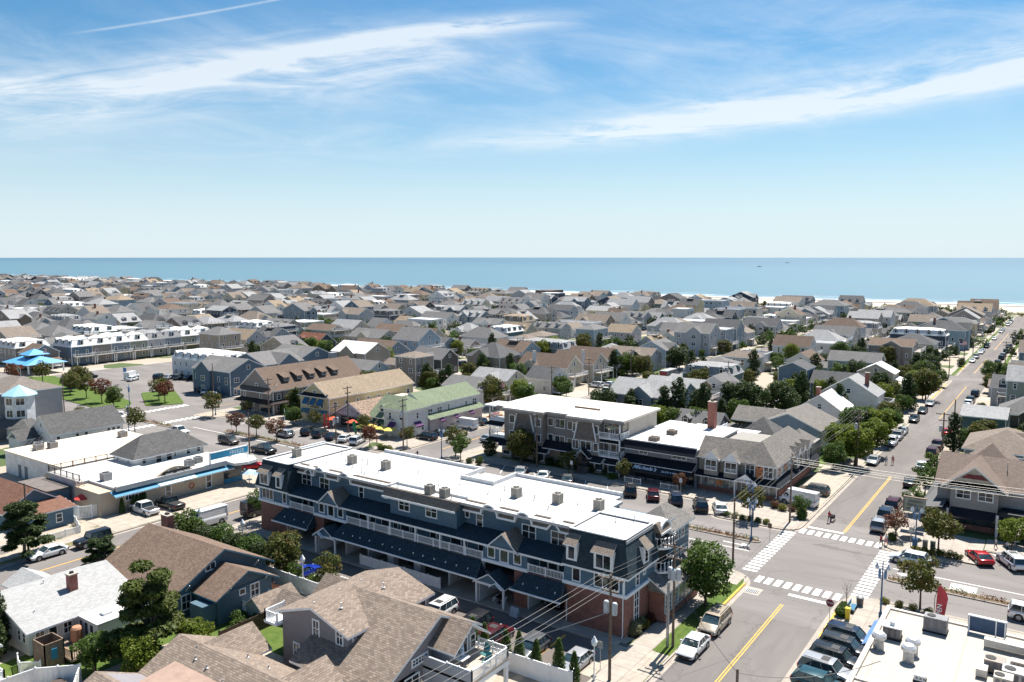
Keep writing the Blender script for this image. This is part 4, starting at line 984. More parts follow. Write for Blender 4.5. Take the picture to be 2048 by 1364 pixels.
t = thing('white_hipped_house', 'white house with grey hipped roof standing on the white roof deck', 'house', (-127.4, 76, 0)); b = MB(); b.box(-130.5, -124.3, 69.7, 82.4, KZ, 5.5); b.build('wall', mat('white_stucco', (.68, .67, .65), .8, .08), t)
b = MB(); hip(b, -130.5, -124.3, 69.7, 82.4, 5.55, 8.1, .6, .16, 0, 1); b.build('roof', [DARKGREY, WHITE], t)
for y, w in ((71.3, .8), (73.9, 1.1), (75.8, 1.1), (76.9, .5), (79.4, .8), (81.4, .8)): window(t, 'E', y, -124.3, 3.9 if w < 1 else 3.6, w, 1.2 if w < 1 else 1.5, 1, 2, .1)
for x in (-129.4, -126.2): window(t, 'S', x, 69.7, 4.0, .6, 1.1, 1, 2, .1)
vents(t, [(-127.4, 75.0, 7.9, .3)])
t = thing('white_gabled_house', 'long white gabled house with grey roof and black outside stair', 'house', (-161, 78, 0)); b = MB(); gablewall(b, -165.8, -157.8, 72.4, 86.4, KZ, 4.5, 7.6, 'y'); b.box(-166.8, -162.6, 68.6, 72.4, KZ, 3.4); b.build('wall', WHT_S, t)
b = MB(); gable(b, -165.8, -157.8, 72.4, 86.4, 4.5, 7.6, 'y', .4, .35, .2, 0, 1); gable(b, -166.8, -162.6, 68.6, 72.3, 3.4, 4.9, 'y', .25, .25, .15, 0, 1); b.build('roof', [DARKGREY, WHITE], t)
for y in (73.6, 77.2, 78.9, 83.4, 84.4, 85.4): window(t, 'E', y, -157.8, 2.4, .8, 1.4, 1, 2, .1)
window(t, 'S', -161.8, 72.38, 5.2, .6, .9, 1, 1, .08)
b = MB()
for k in range(12): b.box(-162 + .32 * k * 0 - .5, -161, 71.9 - .3 * k, 72.15 - .3 * k, 3.4 - .27 * k, 3.46 - .27 * k)
for x in (-162.5, -161): b.tube([(x, 72.2, 4.4), (x, 68.6, 1.2)], .05, 5); b.tube([(x, 72.2, 3.4), (x, 68.6, .25)], .09, 5)
b.build('outside_stair', mat('charred_wood', (.05, .042, .038), .8), t)
t = thing('blue_cottage_brown_roof', 'blue cottage with brick brown roof behind the dark pine tree', 'house', (-122, 50, 0)); LBLUE = siding('cottage_blue', (.09, .16, .22))
b = MB(); gablewall(b, -131, -119.5, 48, 55.5, KZ, 2.9, 5.2, 'x'); b.box(-119.5, -115.2, 49.5, 55.2, KZ, 2.7); b.box(-133, -124, 55.5, 59, KZ, 2.9); b.build('wall', LBLUE, t)
b = MB(); gable(b, -131, -119.5, 48, 55.5, 2.95, 5.3, 'x', .5, .5, .18, 0, 1); slab_poly(b, [(-119.7, 49.1, 3.3), (-114.8, 49.1, 2.7), (-114.8, 55.6, 2.7), (-119.7, 55.6, 3.3)], .15, 0, 1); b.build('roof', [shingle('red_brown_shingle', (.2, .105, .075)), WHITE], t)
b = MB(); b.box(-133.2, -123.8, 55.6, 59.3, 2.9, 3.1); b.build('flat_roof', mat('grey_flat_roof', (.14, .12, .11), .9), t); window(t, 'E', 53.2, -115.2, .8, .9, 1.3, 1, 2, .1)
fence('white_picket_fence', 'tall white slatted fence round the red umbrella patio', [(-121.5, 57.2), (-116.2, 56.4), (-115.3, 57.8), (-114.9, 61.6)], 1.9, WHITE, 1.9, 'picket', pick=.18)
fence('white_rail_fence', 'low white picket fence round the dry lawn corner', [(-119.5, 56.4), (-114.2, 55.0), (-110.3, 53.6), (-110.2, 49.6), (-113, 46)], 1.0, WHITE, 2.2, 'picket')
fence('white_yard_fence', 'white picket fence beside the pine tree trunk', [(-119, 37.5), (-110.6, 39.5), (-110.3, 44.4)], 1.2, WHITE, 2.0, 'picket')
t = thing('patio_umbrella', 'red patio umbrella behind the white slatted fence', 'umbrella', (-119.3, 59, 0)); b = MB(); b.lathe(-119.3, 59, [(1.6, 2.2), (.9, 2.55), (.05, 2.95)], 8); b.build('canopy', RED, t); b = MB(); b.tube([(-119.3, 59, KZ), (-119.3, 59, 2.9)], .04, 6); b.build('pole', WHITE, t)
b = MB()
for q in range(9): b.box(*(lambda x, y, z: (x - .35, x + .35, y - .3, y + .3, z, z + .4))(-116.4 + rnd.uniform(-.3, .3), 54.6 + rnd.uniform(-.4, .4), KZ + .35 * (q // 3)))
tag(b.build('tarp_heap', mat('bright_blue_tarp', (.02, .12, .5), .5)), 'bright blue tarp heap by the cottage corner', 'tarp')
t = thing('grey_turret_house', 'grey balconied house with light blue turret roof at the left edge', 'house', (-186, 76, 0)); GREYS = siding('pale_grey_shingles', (.27, .28, .3))
b = MB(); b.box(-197, -181.5, 73, 86, KZ, 9.6); b.build('wall', GREYS, t); b = MB(); hip(b, -197, -181.5, 74.5, 86, 9.7, 12, .3, .2, 0, 1); b.build('roof', [shingle('taupe_shingle', (.22, .19, .17)), WHITE], t)
b = MB(); b.lathe(-179.6, 76.5, [(2.9, KZ), (2.9, 9.4)], 8); b.build('turret', mat('white_clapboard', (.58, .6, .62), .6), t); b = MB(); b.lathe(-179.6, 76.5, [(3.5, 9.3), (3.4, 9.45), (.05, 11.4)], 8); b.build('turret_roof', TEALROOF, t)
b = MB(); b.lathe(-179.0, 75.5, [(4.6, 3.1), (4.5, 3.2), (2.6, 4.6)], 8); b.build('porch_roof', DARKGREY, t)
for z in (4.9, 7.4):
 for a in (-112.5, -67.5, -22.5):
  p = (-179.6 + math.cos(R(a)) * 2.7, 76.5 + math.sin(R(a)) * 2.7); o = window(t, 'S', p[0], p[1], z, 1.7, 1.6, 2, 1, .12); o.rotation_euler = (0, 0, R(a + 90))
for z in (3.2, 6.2):
 b = MB(); b.box(-196, -182.4, 70.8, 73, z - .15, z); rail(b, [(-196, 70.9), (-182.4, 70.9), (-182.4, 73)], z, 1.0, 0, .25, 2.2); b.build('balcony', WHITE, t)
 for x in (-193.5, -189, -185): window(t, 'S', x, 73, z + .1, 1.9, 2.0, 2, 1, .1)
b = MB()
for x in (-195.5, -190.5, -184, -178.8): b.box(x - .2, x + .2, 70.9, 71.3, KZ, 3.0)
b.build('column', WHITE, t)
STEEL = siding('cottage_steel_blue', (.08, .135, .18)); TAN_SH = shingle('tan_grey_shingle', (.25, .2, .165), .2, .4, .34); GREIGE = siding('warm_grey_siding', (.225, .21, .225)); LGREY = shingle('light_grey_shingle', (.4, .4, .4), .17, .36, .16, .1)
CHIMB = brick('chimney_brick', (.24, .06, .04), (.33, .1, .07))
t = thing('blue_cottage', 'slate blue cottage with long brown roof and tall brick chimney by the vinyl fence', 'house', (-80, 51, 0))
b = MB(); gablewall(b, -87.6, -74.2, 45.0, 56.6, KZ, 3.5, 6.5, 'x'); b.box(-74.2, -70.2, 47.4, 54.2, KZ, 3.3); b.prism([(47.4, 3.3), (54.2, 3.3), (50.8, 4.9)], 'x', -74.2, -70.3, 0); b.box(-72.6, -70.4, 45.8, 47.4, KZ, 2.6); b.build('wall', STEEL, t)
b = MB(); gable(b, -87.6, -74.2, 45.0, 56.6, 3.6, 6.6, 'x', .7, .7, .2, 0, 1); gable(b, -74.0, -70.2, 47.4, 54.2, 3.4, 5.1, 'x', .6, .7, .18, 0, 1); b.build('roof', [BROWN, mat('blue_trim', (.12, .26, .34), .5)], t)
window(t, 'E', 52.0, -70.2, 1.0, 1.2, 2.2, 2, 3, .12); window(t, 'E', 46.6 - .2, -74.18, 1.2, 1.2, 1.7, 2, 2, .12); window(t, 'E', 49.4, -74.18, 4.5, 1.3, .9, 2, 1, .1); window(t, 'E', 50.4, -70.18, 2.4, .8, .7, 1, 1, .1)
b = MB(); rail(b, [(-70.3, 50.4), (-68.9, 50.4), (-68.9, 53.8), (-70.2, 53.8)], .9, .9, 0, .16, 1.6); b.box(-70.2, -68.8, 50.3, 53.9, .75, .9); b.box(-72.8, -70.4, 45.6, 50.2, .6, .74); b.build('porch', WHITE, t)
chimney(t, -90.2, 54.4, KZ, 6.2, 1.5, .8, CHIMB)
b = MB()
for y in (46.4, 55): b.tube([(-73.4, y, 4.0), (-74.2, y, 3.2)], .05, 5)
for y in (48.6, 53.4): b.tube([(-69.5, y, 3.9), (-70.2, y, 3.2)], .05, 5)
b.build('eave_bracket', WHITE, t)
ac_unit(-72.0, 45.2, KZ, 'beige condenser on the ground behind the blue cottage', .8, .9)
t = thing('white_cottage', 'white bungalow with pale grey shingle roof and brick chimney', 'house', (-82, 38, 0))
b = MB(); gablewall(b, -91.3, -79.3, 33.2, 43.9, KZ, 2.7, 4.6, 'y', ridge=-85.8); b.box(-79.35, -75.5, 37.8, 43.4, KZ, 2.5); b.box(-93, -89.5, 37, 41, KZ, 2.5); b.build('wall', WHT_S, t)
b = MB(); gable(b, -91.3, -79.3, 33.2, 43.9, 2.75, 4.7, 'y', .5, .4, .2, 0, 1, ridge=-85.8); gable(b, -93.6, -89, 37.2, 41, 2.6, 3.7, 'x', .3, .3, .15, 0, 1); b.build('roof', [LGREY, WHITE], t)
b = MB(); b.box(-79.2, -75.2, 37.6, 43.6, 2.5, 2.66); b.build('porch_roof', TPO, t); b = MB(); b.box(-77.4, -76.6, 39, 39.9, 2.66, 2.9); b.build('skylight', WHITE, t)
for y in (34.2, 36.8): window(t, 'E', y, -79.3, 1.1, .9, 1.2, 2, 2, .08)
window(t, 'E', 35.4, -79.3, .3, .9, 2.0, 1, 1, .1, name='door')
for x in (-78.6, -77.6, -76.6): window(t, 'S', x, 37.8, .4, .8, 1.9, 1, 1, .08)
for x in (-89.6, -87.0, -83.6, -81.2, -80.2): window(t, 'S', x, 33.2, 1.2, .7, 1.1, 1, 2, .08)
chimney(t, -83.0, 39.2, 3.4, 5.4, .8, .8, CHIMB); vents(t, [(-85.2, 37.4, 4.4, .5), (-81.5, 34.8, 3.3, .3)], WHITE_D)
t = thing('shower_stall', 'brown boarded outdoor shower stall behind the white bungalow', 'shed', (-76.2, 34, 0)); b = MB()
for x0, x1, y0, y1 in ((-77.4, -75.2, 32.7, 32.8), (-77.4, -75.2, 34.4, 34.5), (-77.4, -77.3, 32.7, 34.5), (-75.3, -75.2, 32.7, 34.5)): b.box(x0, x1, y0, y1, KZ, 2.6)
b.build('wall', mat('brown_boards', (.2, .14, .1), .85, .3, 5), t); b = MB(); b.box(-75.19, -75.1, 33.3, 33.8, 1.0, 2.0); b.build('towel', CBLUE, t)
t = thing('wooden_deck', 'small wooden deck with railing behind the white bungalow', 'deck', (-74.8, 36.4, 0)); b = MB(); b.box(-78.9, -74.2, 34.6, 37.6, .45, .6); b.build('floor', WOOD, t); b = MB(); rail(b, [(-76.6, 34.7), (-74.3, 34.7), (-74.3, 37.5)], .6, .9, 0, .2); b.build('railing', mat('raw_lumber', (.3, .2, .12), .8), t)
t = thing('oil_tank', 'rounded tan fuel tank standing by the bungalow deck', 'tank', (-77.8, 37.2, 0)); b = MB(); b.lathe(-77.8, 36.9, [(.5, .6), (.55, .8), (.55, 1.9), (.4, 2.1), (.1, 2.15)], 12); b.build('shell', mat('tan_enamel', (.4, .2, .12), .5), t)
t = thing('cream_house', 'cream house corner with big window at the lower left edge', 'house', (-84, 26, 0)); b = MB(); gablewall(b, -92, -77.2, 20, 29.3, KZ, 3.6, 5.6, 'x'); b.build('wall', siding('cream_siding', (.52, .47, .4)), t); b = MB(); gable(b, -92, -77.2, 20, 29.3, 3.7, 5.7, 'x', .6, .6, .2, 0, 1); b.build('roof', [LGREY, WHITE], t)
window(t, 'E', 26.2, -77.2, 1.2, 1.9, 1.5, 2, 1, .1); b = MB(); b.box(-77.2, -74.6, 22.5, 29.2, .9, 1.05); rail(b, [(-77.1, 22.5), (-74.7, 22.5), (-74.7, 29.1), (-77.1, 29.1)], 1.05, .95, 0, .16); b.build('porch', WHITE, t)
fence('white_privacy_fence', 'white vinyl fence round the pebble yard at the lower left', [(-74.2, 22.5), (-73.2, 31.0), (-70.6, 33.6), (-67.6, 31.5)], 1.7, WHITE, 2.2, 'board')
fence('white_picket_gate', 'short pointed white picket fence by the shower stall', [(-78.5, 31.8), (-76.8, 31.2), (-75.4, 32.4)], 1.1, WHITE, 1.6, 'picket')
for x, y, l in ((-70.9, 31.9, 'dark brown wicker deck box against the white fence corner'), (-71.4, 28.7, 'second dark wicker deck box on the pebble yard')):
 t = thing('deck_box', l, 'box', (x, y, 0)); b = MB(); b.box(x - .7, x + .7, y - .4, y + .4, KZ, .75); b.build('body', mat('wicker', (.045, .032, .027), .8, .3, 9), t); b = MB(); b.box(x - .74, x + .74, y - .44, y + .44, .75, .85); b.build('lid', mat('wicker_lid', (.065, .045, .04), .7, .2, 9), t)
t = thing('grey_shingled_house', 'grey sided house with broad tan roof and roof deck in front', 'house', (-51, 51, 0))
b = MB(); gablewall(b, -57.9, -49.3, 45.8, 56.4, KZ, 5.7, 7.0, 'y'); gablewall(b, -53, -43.6, 43.8, 56.2, KZ, 3.35, 7.05, 'x', ridge=50.9, zl=4.3); b.box(-49.3, -43.6, 42.6, 48, KZ, 3.2); b.box(-60, -58, 47.5, 51, KZ, 4.4); b.box(-59.2, -57.9, 52.5, 55.5, KZ, 4.6); b.build('wall', GREIGE, t)
b = MB(); gable(b, -57.9, -49.3, 45.8, 56.4, 5.8, 7.15, 'y', .45, .4, .22, 0, 1)
gable(b, -53.4, -43.6, 43.8, 56.2, 3.45, 7.2, 'x', .6, .5, .22, 0, 1, ridge=50.9, zl=4.4)
gable(b, -61, -56.6, 46.8, 50.4, 4.5, 5.9, 'x', .3, .3, .16, 0, 1); gable(b, -60.6, -56.6, 52.2, 55.4, 4.6, 5.9, 'x', .3, .3, .16, 0, 1); hip(b, -46.6, -43.5, 42.4, 44.6, 3.3, 4.1, .2, .15, 0, 1)
gable(b, -44.4, -40.9, 50.0, 54.4, 5.0, 6.6, 'x', .35, .3, .16, 0, 1); b.build('roof', [TAN_SH, WHITE], t)
for x, z, w, h in ((-53.3, 4.3, .95, 1.7), (-50.3, 4.4, .95, 1.6), (-56.0, 1.4, .9, 1.7), (-53.2, 1.5, 1.5, 1.4), (-49.9, .7, 1.7, 1.9)): window(t, 'S', x, 45.8, z, w, h, 2, 2 if w < 1.2 else 1, .14, GLASS_L if w > 1.2 else None)
window(t, 'E', 46.7, -49.28, 4.5, .8, .9, 2, 2, .11); window(t, 'E', 55.4, -49.28, 4.2, 1.0, 1.1, 1, 1, .11)
window(t, 'E', 48.6, -43.6, 3.6, 2.1, .75, 5, 2, .14); window(t, 'E', 47.6, -43.6, .5, 1.9, 2.5, 2, 1, .14, name='door'); window(t, 'E', 50.0, -43.6, 1.1, 1.0, 1.7, 1, 2, .13); window(t, 'E', 45.6, -43.6, .8, 1.0, 1.5, 1, 2, .12)
b = MB(); b.box(-43.6, -41.8, 50.4, 54.0, KZ, 5.1); b.prism([(50.4, 5.05), (54.0, 5.05), (52.2, 6.4)], 'x', -43.6, -41.8, 0); b.box(-43.6, -38.4, 49.0, 49.2, KZ, 4.2); b.build('dormer_wall', siding('pale_grey_siding', (.36, .38, .42)), t)
window(t, 'E', 52.2, -41.8, 5.05, 1.9, .7, 5, 2, .12); window(t, 'E', 52.0, -41.8, 3.4, 1.7, 1.5, 2, 1, .1, name='door'); window(t, 'E', 53.6, -41.8, 3.5, .8, 1.3, 1, 2, .1)
b = MB(); b.box(-43.6, -38.3, 49, 54.3, 3.1, 3.3); b.build('deck', mat('pale_deck', (.42, .36, .3), .7), t)
b = MB(); rail(b, [(-41.6, 54.2), (-38.4, 54.2), (-38.4, 49.1), (-41, 49.1)], 3.3, 1.0, 0, .15, 1.7); b.box(-38.6, -38.3, 49, 54.3, 2.7, 3.1);
for y in (49.2, 54): b.box(-38.6, -38.3, y - .15, y + .15, KZ, 2.7)
b.build('deck_railing', WHITE, t)
b = MB(); rail(b, [(-57.9, 45.2), (-59.6, 45.2), (-59.6, 47.4)], 4.5, 1.0, 0, .15); b.box(-59.7, -57.9, 45.1, 47.5, 4.3, 4.5); b.build('side_balcony', WHITE, t)
vents(t, [(-52.0, 47.6, 6.7, .5), (-52.0, 53.0, 6.7, .5), (-54.4, 46.6, 6.7, .3), (-55, 50.2, 6.5, .3), (-55, 53, 6.5, .3)], WHITE_D)
for x, y, l in ((-40.0, 53.0, 'teal deck chair with its back to the wall on the roof deck'), (-39.0, 51.9, 'second deck chair beside the railing on the roof deck')):
 t = thing('deck_chair', l, 'chair', (x, y, 0)); c = mat('teal_sling', (.04, .2, .2), .7); b = MB(); b.box(x - .3, x + .3, y - .3, y + .3, 3.68, 3.74); b.build('seat', c, t); b = MB(); b.prism([(y + .2, 3.72), (y + .45, 4.45), (y + .5, 4.43), (y + .28, 3.7)], 'x', x - .3, x + .3); b.build('backrest', c, t)
 for dx in (-.28, .28):
  for dy in (-.28, .28): b = MB(); b.tube([(x + dx, y + dy, 3.3), (x + dx, y + dy, 3.7)], .025, 5); b.build('leg', WHITE, t)
t = thing('folded_parasol', 'blue and white folded parasol through the deck table', 'umbrella', (-40.9, 51.0, 3.3)); b = MB(); b.lathe(-40.9, 51, [(.17, 4.1), (.2, 4.3), (.13, 5.3), (.02, 5.6)], 8); b.build('canopy', mat('striped_fabric', (.3, .38, .5), .8, .7, 9), t); b = MB(); b.tube([(-40.9, 51, 3.3), (-40.9, 51, 4.2)], .03, 6); b.build('pole', WHITE, t)
t = thing('deck_table', 'pale square table under the folded parasol', 'table', (-40.9, 50.8, 3.3)); b = MB(); b.box(-41.5, -40.3, 50.3, 51.4, 4.0, 4.05); b.build('table_top', WHITE_D, t)
for dx in (-.5, .5):
 for dy in (-.45, .45): b = MB(); b.tube([(-40.9 + dx, 50.85 + dy, 3.3), (-40.9 + dx, 50.85 + dy, 4.0)], .03, 5); b.build('leg', BLACK, t)
t = thing('closed_parasol', 'tan closed parasol beside the grey house wall below deck', 'umbrella', (-42.2, 47.2, 0)); b = MB(); b.lathe(-42.2, 47.2, [(.22, 1.6), (.27, 1.8), (.15, 2.9), (.02, 3.3)], 8); b.build('canopy', mat('tan_fabric', (.45, .37, .26), .8), t); b = MB(); b.tube([(-42.2, 47.2, KZ), (-42.2, 47.2, 1.7)], .035, 6); b.build('pole', WHITE, t)
t = thing('brown_roofed_house', 'house with wide brown grey roof planes at the bottom edge', 'house', (-57, 36, 0))
b = MB(); gablewall(b, -62.6, -45, 34.9, 42.4, KZ, 2.9, 4.7, 'x'); gablewall(b, -62.6, -45, 28, 35.5, KZ, 2.7, 4.5, 'x'); b.build('wall', GREIGE, t)
b = MB(); gable(b, -62.6, -45, 34.9, 42.4, 3.0, 4.8, 'x', .5, .5, .2, 0, 1); gable(b, -62.6, -45, 27.6, 34.8, 2.85, 4.6, 'x', .5, .5, .2, 0, 1)
gable(b, -62.2, -57.6, 38.7, 43.6, 3.2, 4.75, 'y', .4, .4, .18, 0, 1); gable(b, -51.8, -47.4, 38.7, 43.2, 3.2, 4.75, 'y', .4, .4, .18, 0, 1); b.build('roof', [TAN_SH, WHITE], t)
b = MB(); slab_poly(b, [(-60.5, 33.4, 3.55), (-45, 33.4, 3.55), (-45, 36.6, 3.9), (-60.5, 36.6, 3.9)], .1, 0, 0); b.build('flat_roof', mat('pinkish_roll_roof', (.3, .21, .17), .9, .12), t)
vents(t, [(-58.8, 37.4, 4.2, .3), (-56.9, 37.2, 4.1, .3), (-54, 36.6, 4.0, .3), (-55.8, 40.4, 4.0, .3), (-52.8, 40.2, 4.0, .3), (-59, 32.2, 4.2, .3)])
fence('stockade_fence', 'weathered brown picket stockade fence between the two lawns', [(-65.8, 44.5), (-65.8, 51.6), (-60.5, 52.6)], 1.8, mat('weathered_stockade', (.1, .07, .05), .9, .3, 3), 2.2, 'stockade')
t = thing('garden_shed', 'pale garden shed with brown roof beside the stockade fence', 'shed', (-67.4, 51.5, 0)); b = MB(); gablewall(b, -68.8, -66.2, 49.8, 54.4, KZ, 2.0, 2.9, 'y'); b.build('wall', siding('sage_siding', (.33, .37, .37)), t); b = MB(); gable(b, -68.8, -66.2, 49.8, 54.4, 2.05, 3.0, 'y', .25, .25, .12, 0, 1); b.build('roof', [TAN_SH, WHITE], t)
fence('long_vinyl_fence', 'long white vinyl fence along the rear parking lot', [(-93.8, 57.7), (-61.6, 57.7)], 1.85, WHITE_D, 2.42, 'board')
fence('vinyl_fence', 'white vinyl fence behind the row of clipped cone shrubs', [(-45.5, 57.0), (-33.8, 57.4)], 1.85, WHITE, 2.42, 'board')
TAUPE = siding('taupe_siding', (.265, .235, .21)); TAUPE_D = siding('grey_taupe_siding', (.2, .185, .18)); TAUPE_LIT = mat('taupe_lit_wall', (.36, .33, .29), .85, .08); NAVY = shingle('black_standing_shingle', (.02, .024, .032), .25, .4, .3)
t = thing('tan_condominium', 'three storey tan condominium with white flat roof and black awning roofs', 'building', (-75, 128, 0)); P = lambda mb, nm, m_: mb.build(nm, m_, t)
b = MB(); b.box(-87.6, -62.4, 122.6, 136, KZ, 9.6); b.box(-85.6, -78, 121.2, 122.6, 3.2, 9.6); b.box(-71.6, -66.2, 121.2, 122.6, 3.2, 9.6); P(b, 'wall', TAUPE)
b = MB(); b.box(-77.9, -71.7, 122.4, 122.6, 3.2, 9.6); b.box(-66.2, -62.5, 122.45, 122.6, 3.2, 9.6); P(b, 'recess_wall', TAUPE_D)
b = MB(); b.box(-62.4, -62.2, 124.5, 136, KZ, 9.7); P(b, 'end_wall', TAUPE_LIT)  # lit look of the end wall put into a paler colour than the front
b = MB(); b.box(-88.6, -61.6, 121.4, 136.4, 9.62, 10.0); b.box(-86.4, -77.2, 120.2, 121.4, 9.62, 10.0); b.box(-72.4, -65.4, 120.2, 121.4, 9.62, 10.0); P(b, 'flat_roof', membrane('bone_roof_membrane', (.66, .6, .54), (.4, .3, .22), .25, 5))
b = MB()
for x0, x1, y in ((-88.7, -86.4, 121.35), (-86.5, -77.1, 120.1), (-77.2, -72.4, 121.35), (-72.5, -65.3, 120.1), (-65.4, -61.5, 121.35)): b.box(x0, x1, y - .12, y, 9.3, 9.75); b.box(x0, x1, y, y + .35, 9.3, 9.6)
P(b, 'eave_fascia', mat('taupe_fascia', (.25, .22, .2), .7))
for x, z, w, h, n in ((-84.8, 7.0, 1.3, 1.6, 1), (-82, 7.0, 2.4, 1.7, 2), (-79, 7.0, 1.3, 1.6, 1), (-84.8, 4.1, 1.2, 1.5, 1), (-82, 4.0, 2.2, 1.6, 2), (-79, 4.1, 1.3, 1.5, 1), (-71.0, 7.0, 1.4, 1.7, 2), (-68.9, 7.1, 2.4, 1.7, 2), (-66.9, 7.1, 1.1, 1.6, 1), (-71.0, 4.0, 1.4, 1.7, 2), (-68.9, 4.0, 2.3, 1.7, 2), (-66.9, 4.0, 1.1, 1.6, 1)): window(t, 'S', x, 121.2, z, w, h, n, 1, .12)
for x, z, w, h, n in ((-77.0, 7.2, 1.2, 1.5, 1), (-75.0, 7.0, 2.2, 1.7, 2), (-72.8, 7.0, 1.2, 1.6, 1), (-75, 4.2, 2.2, 1.4, 2), (-72.8, 4.3, 1.4, 1.1, 1), (-77, 4.2, 1.2, 1.5, 1), (-65.4, 7.0, 1.0, 1.9, 1), (-64.2, 7.0, .9, 1.9, 1), (-65.4, 3.7, 1.1, 1.9, 1), (-64.0, 3.7, 1.2, 1.9, 1)): window(t, 'S', x, 122.4, z, w, h, n, 1, .1)
for c in (-82, -68.9):                                       # bell shaped wall dormers
 b = MB(); b.prism([(c - 2.2, 6.0), (c - 1.9, 7.4), (c - 1.55, 9.1), (c - .8, 9.55), (c + .8, 9.55), (c + 1.55, 9.1), (c + 1.9, 7.4), (c + 2.2, 6.0)], 'y', 121.0, 121.2, 0)
 P(b, 'shingled_panel', shingle('dormer_shingle', (.2, .175, .16), .17, .3)); b = MB()
 for s in (-1, 1):
  pr = [(c + s * 2.35, 5.9), (c + s * 1.95, 7.5), (c + s * 1.6, 9.15), (c + s * .8, 9.7)]
  for k in range(3): b.prism([pr[k], pr[k + 1], (pr[k + 1][0] - s * .16, pr[k + 1][1] - .03), (pr[k][0] - s * .16, pr[k][1])], 'y', 120.75, 121.05, 0)
 P(b, 'dormer_edge', WHITE)
def shedroof(x0, x1, y, z, dpt=1.0, rise=.7): b = MB(); slab_poly(b, [(x0, y - dpt, z), (x1, y - dpt, z), (x1, y, z + rise), (x0, y, z + rise)], .12, 0, 1); b.poly([(x1, y - dpt, z - .1), (x1, y, z - .1), (x1, y, z + rise)], 1); P(b, 'awning_roof', [NAVY, WHITE])
shedroof(-78, -71.6, 122.4, 3.3, 1.5, 1.3); shedroof(-66.2, -62.2, 122.6, 5.9, 1.4, .9); shedroof(-66.2, -62.2, 122.6, 2.9, 1.4, .9); shedroof(-80.4, -76.4, 121.2, 2.5, 1.2, .9); shedroof(-74.2, -70.8, 122, 2.4, 1.2, .9); shedroof(-67.4, -65.2, 121.2, 2.4, 1.3, .9); shedroof(-64.8, -62.6, 121.6, 2.4, 1.3, .9); shedroof(-87.4, -85.2, 121.2, 2.7, 1.2, .9)
for x in (-78.6, -72.6, -66.3, -63.7, -86.2): window(t, 'S', x, 121.4, .7, 1.7, 1.7, 1, 1, .1); b = MB(); b.box(x - 1.1, x + 1.1, 121.4, 122.6, KZ, 2.6); P(b, 'shop_bay', TAUPE)
for z in (3.55, 6.75):
 b = MB(); b.box(-66.1, -62.1, 120.9, 122.5, z - .2, z); rail(b, [(-66.1, 120.95), (-62.15, 120.95), (-62.15, 124.4)], z, 1.0, 0, .2, 2); P(b, 'balcony', WHITE)
 b = MB(); b.box(-91.5, -87.6, 122.8, 126, z - .2, z); rail(b, [(-91.4, 126), (-91.4, 122.9), (-87.6, 122.9)], z, 1.0, 0, .2, 2); P(b, 'side_balcony', WHITE)
 b = MB(); slab_poly(b, [(-92, 121.8, z - .9), (-87.6, 121.8, z - .9), (-87.6, 122.9, z - .2), (-91.2, 122.9, z - .2)], .1, 0, 1); P(b, 'awning_roof', [NAVY, WHITE])
b = MB(); b.box(-62.3, -62.1, 121.0, 121.2, KZ, 9.3); b.box(-91.4, -91.2, 122.9, 123.1, KZ, 9); b.box(-92.2, -87.6, 122.4, 127, 9.3, 9.6); P(b, 'balcony_post', WHITE)
b = MB(); gable(b, -70.4, -67.6, 119.8, 121.2, 3.2, 4.4, 'y', .2, .2, .14, 0, 1); gable(b, -81.6, -78.8, 120, 121.2, 3.2, 4.3, 'y', .2, .2, .14, 0, 1); P(b, 'entry_gable', [NAVY, WHITE])
b = MB()
for k in range(6): b.box(-70, -68, 119.2 + .3 * k, 119.5 + .3 * k, KZ, .3 + .17 * k)
P(b, 'step', mat('dark_stone', (.12, .1, .09), .9)); b = MB(); b.box(-69.7, -68.2, 121.1, 121.2, 1.2, 3.2); P(b, 'entrance', GLASS)
vents(t, [(x, y, 10, .4) for x, y in ((-81, 131), (-80, 130), (-78.4, 130.4), (-70.5, 127.6), (-69.8, 127), (-68.6, 127), (-66.4, 127.6), (-63.4, 127.4))]); b = MB(); b.box(-75, -69.6, 127.6, 127.75, 9.99, 10.3); P(b, 'roof_curb', mat('rust_flashing', (.2, .13, .09), .8))
t = thing('patio_umbrella', 'cream parasol on the upper corner balcony of the tan condominium', 'umbrella', (-64, 122, 6.75)); b = MB(); b.lathe(-64, 121.9, [(1.5, 8.5), (.8, 8.85), (.05, 9.15)], 8); b.build('canopy', mat('cream_fabric', (.6, .46, .28), .8), t); b = MB(); b.tube([(-64, 121.9, 6.76), (-64, 121.9, 9.1)], .04, 6); b.build('pole', WHITE, t)
t = thing('salon_building', 'two storey grey salon with black awning fronts and white flat roof', 'building', (-55, 131, 0)); P = lambda mb, nm, m_: mb.build(nm, m_, t)
b = MB(); b.box(-62.0, -48.8, 122.6, 141.8, KZ, 6.3); b.box(-58, -46, 141.8, 146, KZ, 5.6); P(b, 'wall', siding('blue_grey_siding', (.24, .255, .29)))
b = MB(); b.box(-62.1, -48.7, 122.3, 142, 6.3, 6.55); b.box(-58.2, -45.8, 142, 146.3, 5.6, 5.8); P(b, 'flat_roof', membrane('grey_white_membrane', (.6, .58, .56), (.3, .24, .2), .7))
b = MB(); b.box(-62.1, -58.6, 122.3, 142, 6.55, 6.7); b.box(-62.2, -48.7, 122.1, 122.3, 6.3, 6.95); P(b, 'parapet', WHITE_D)
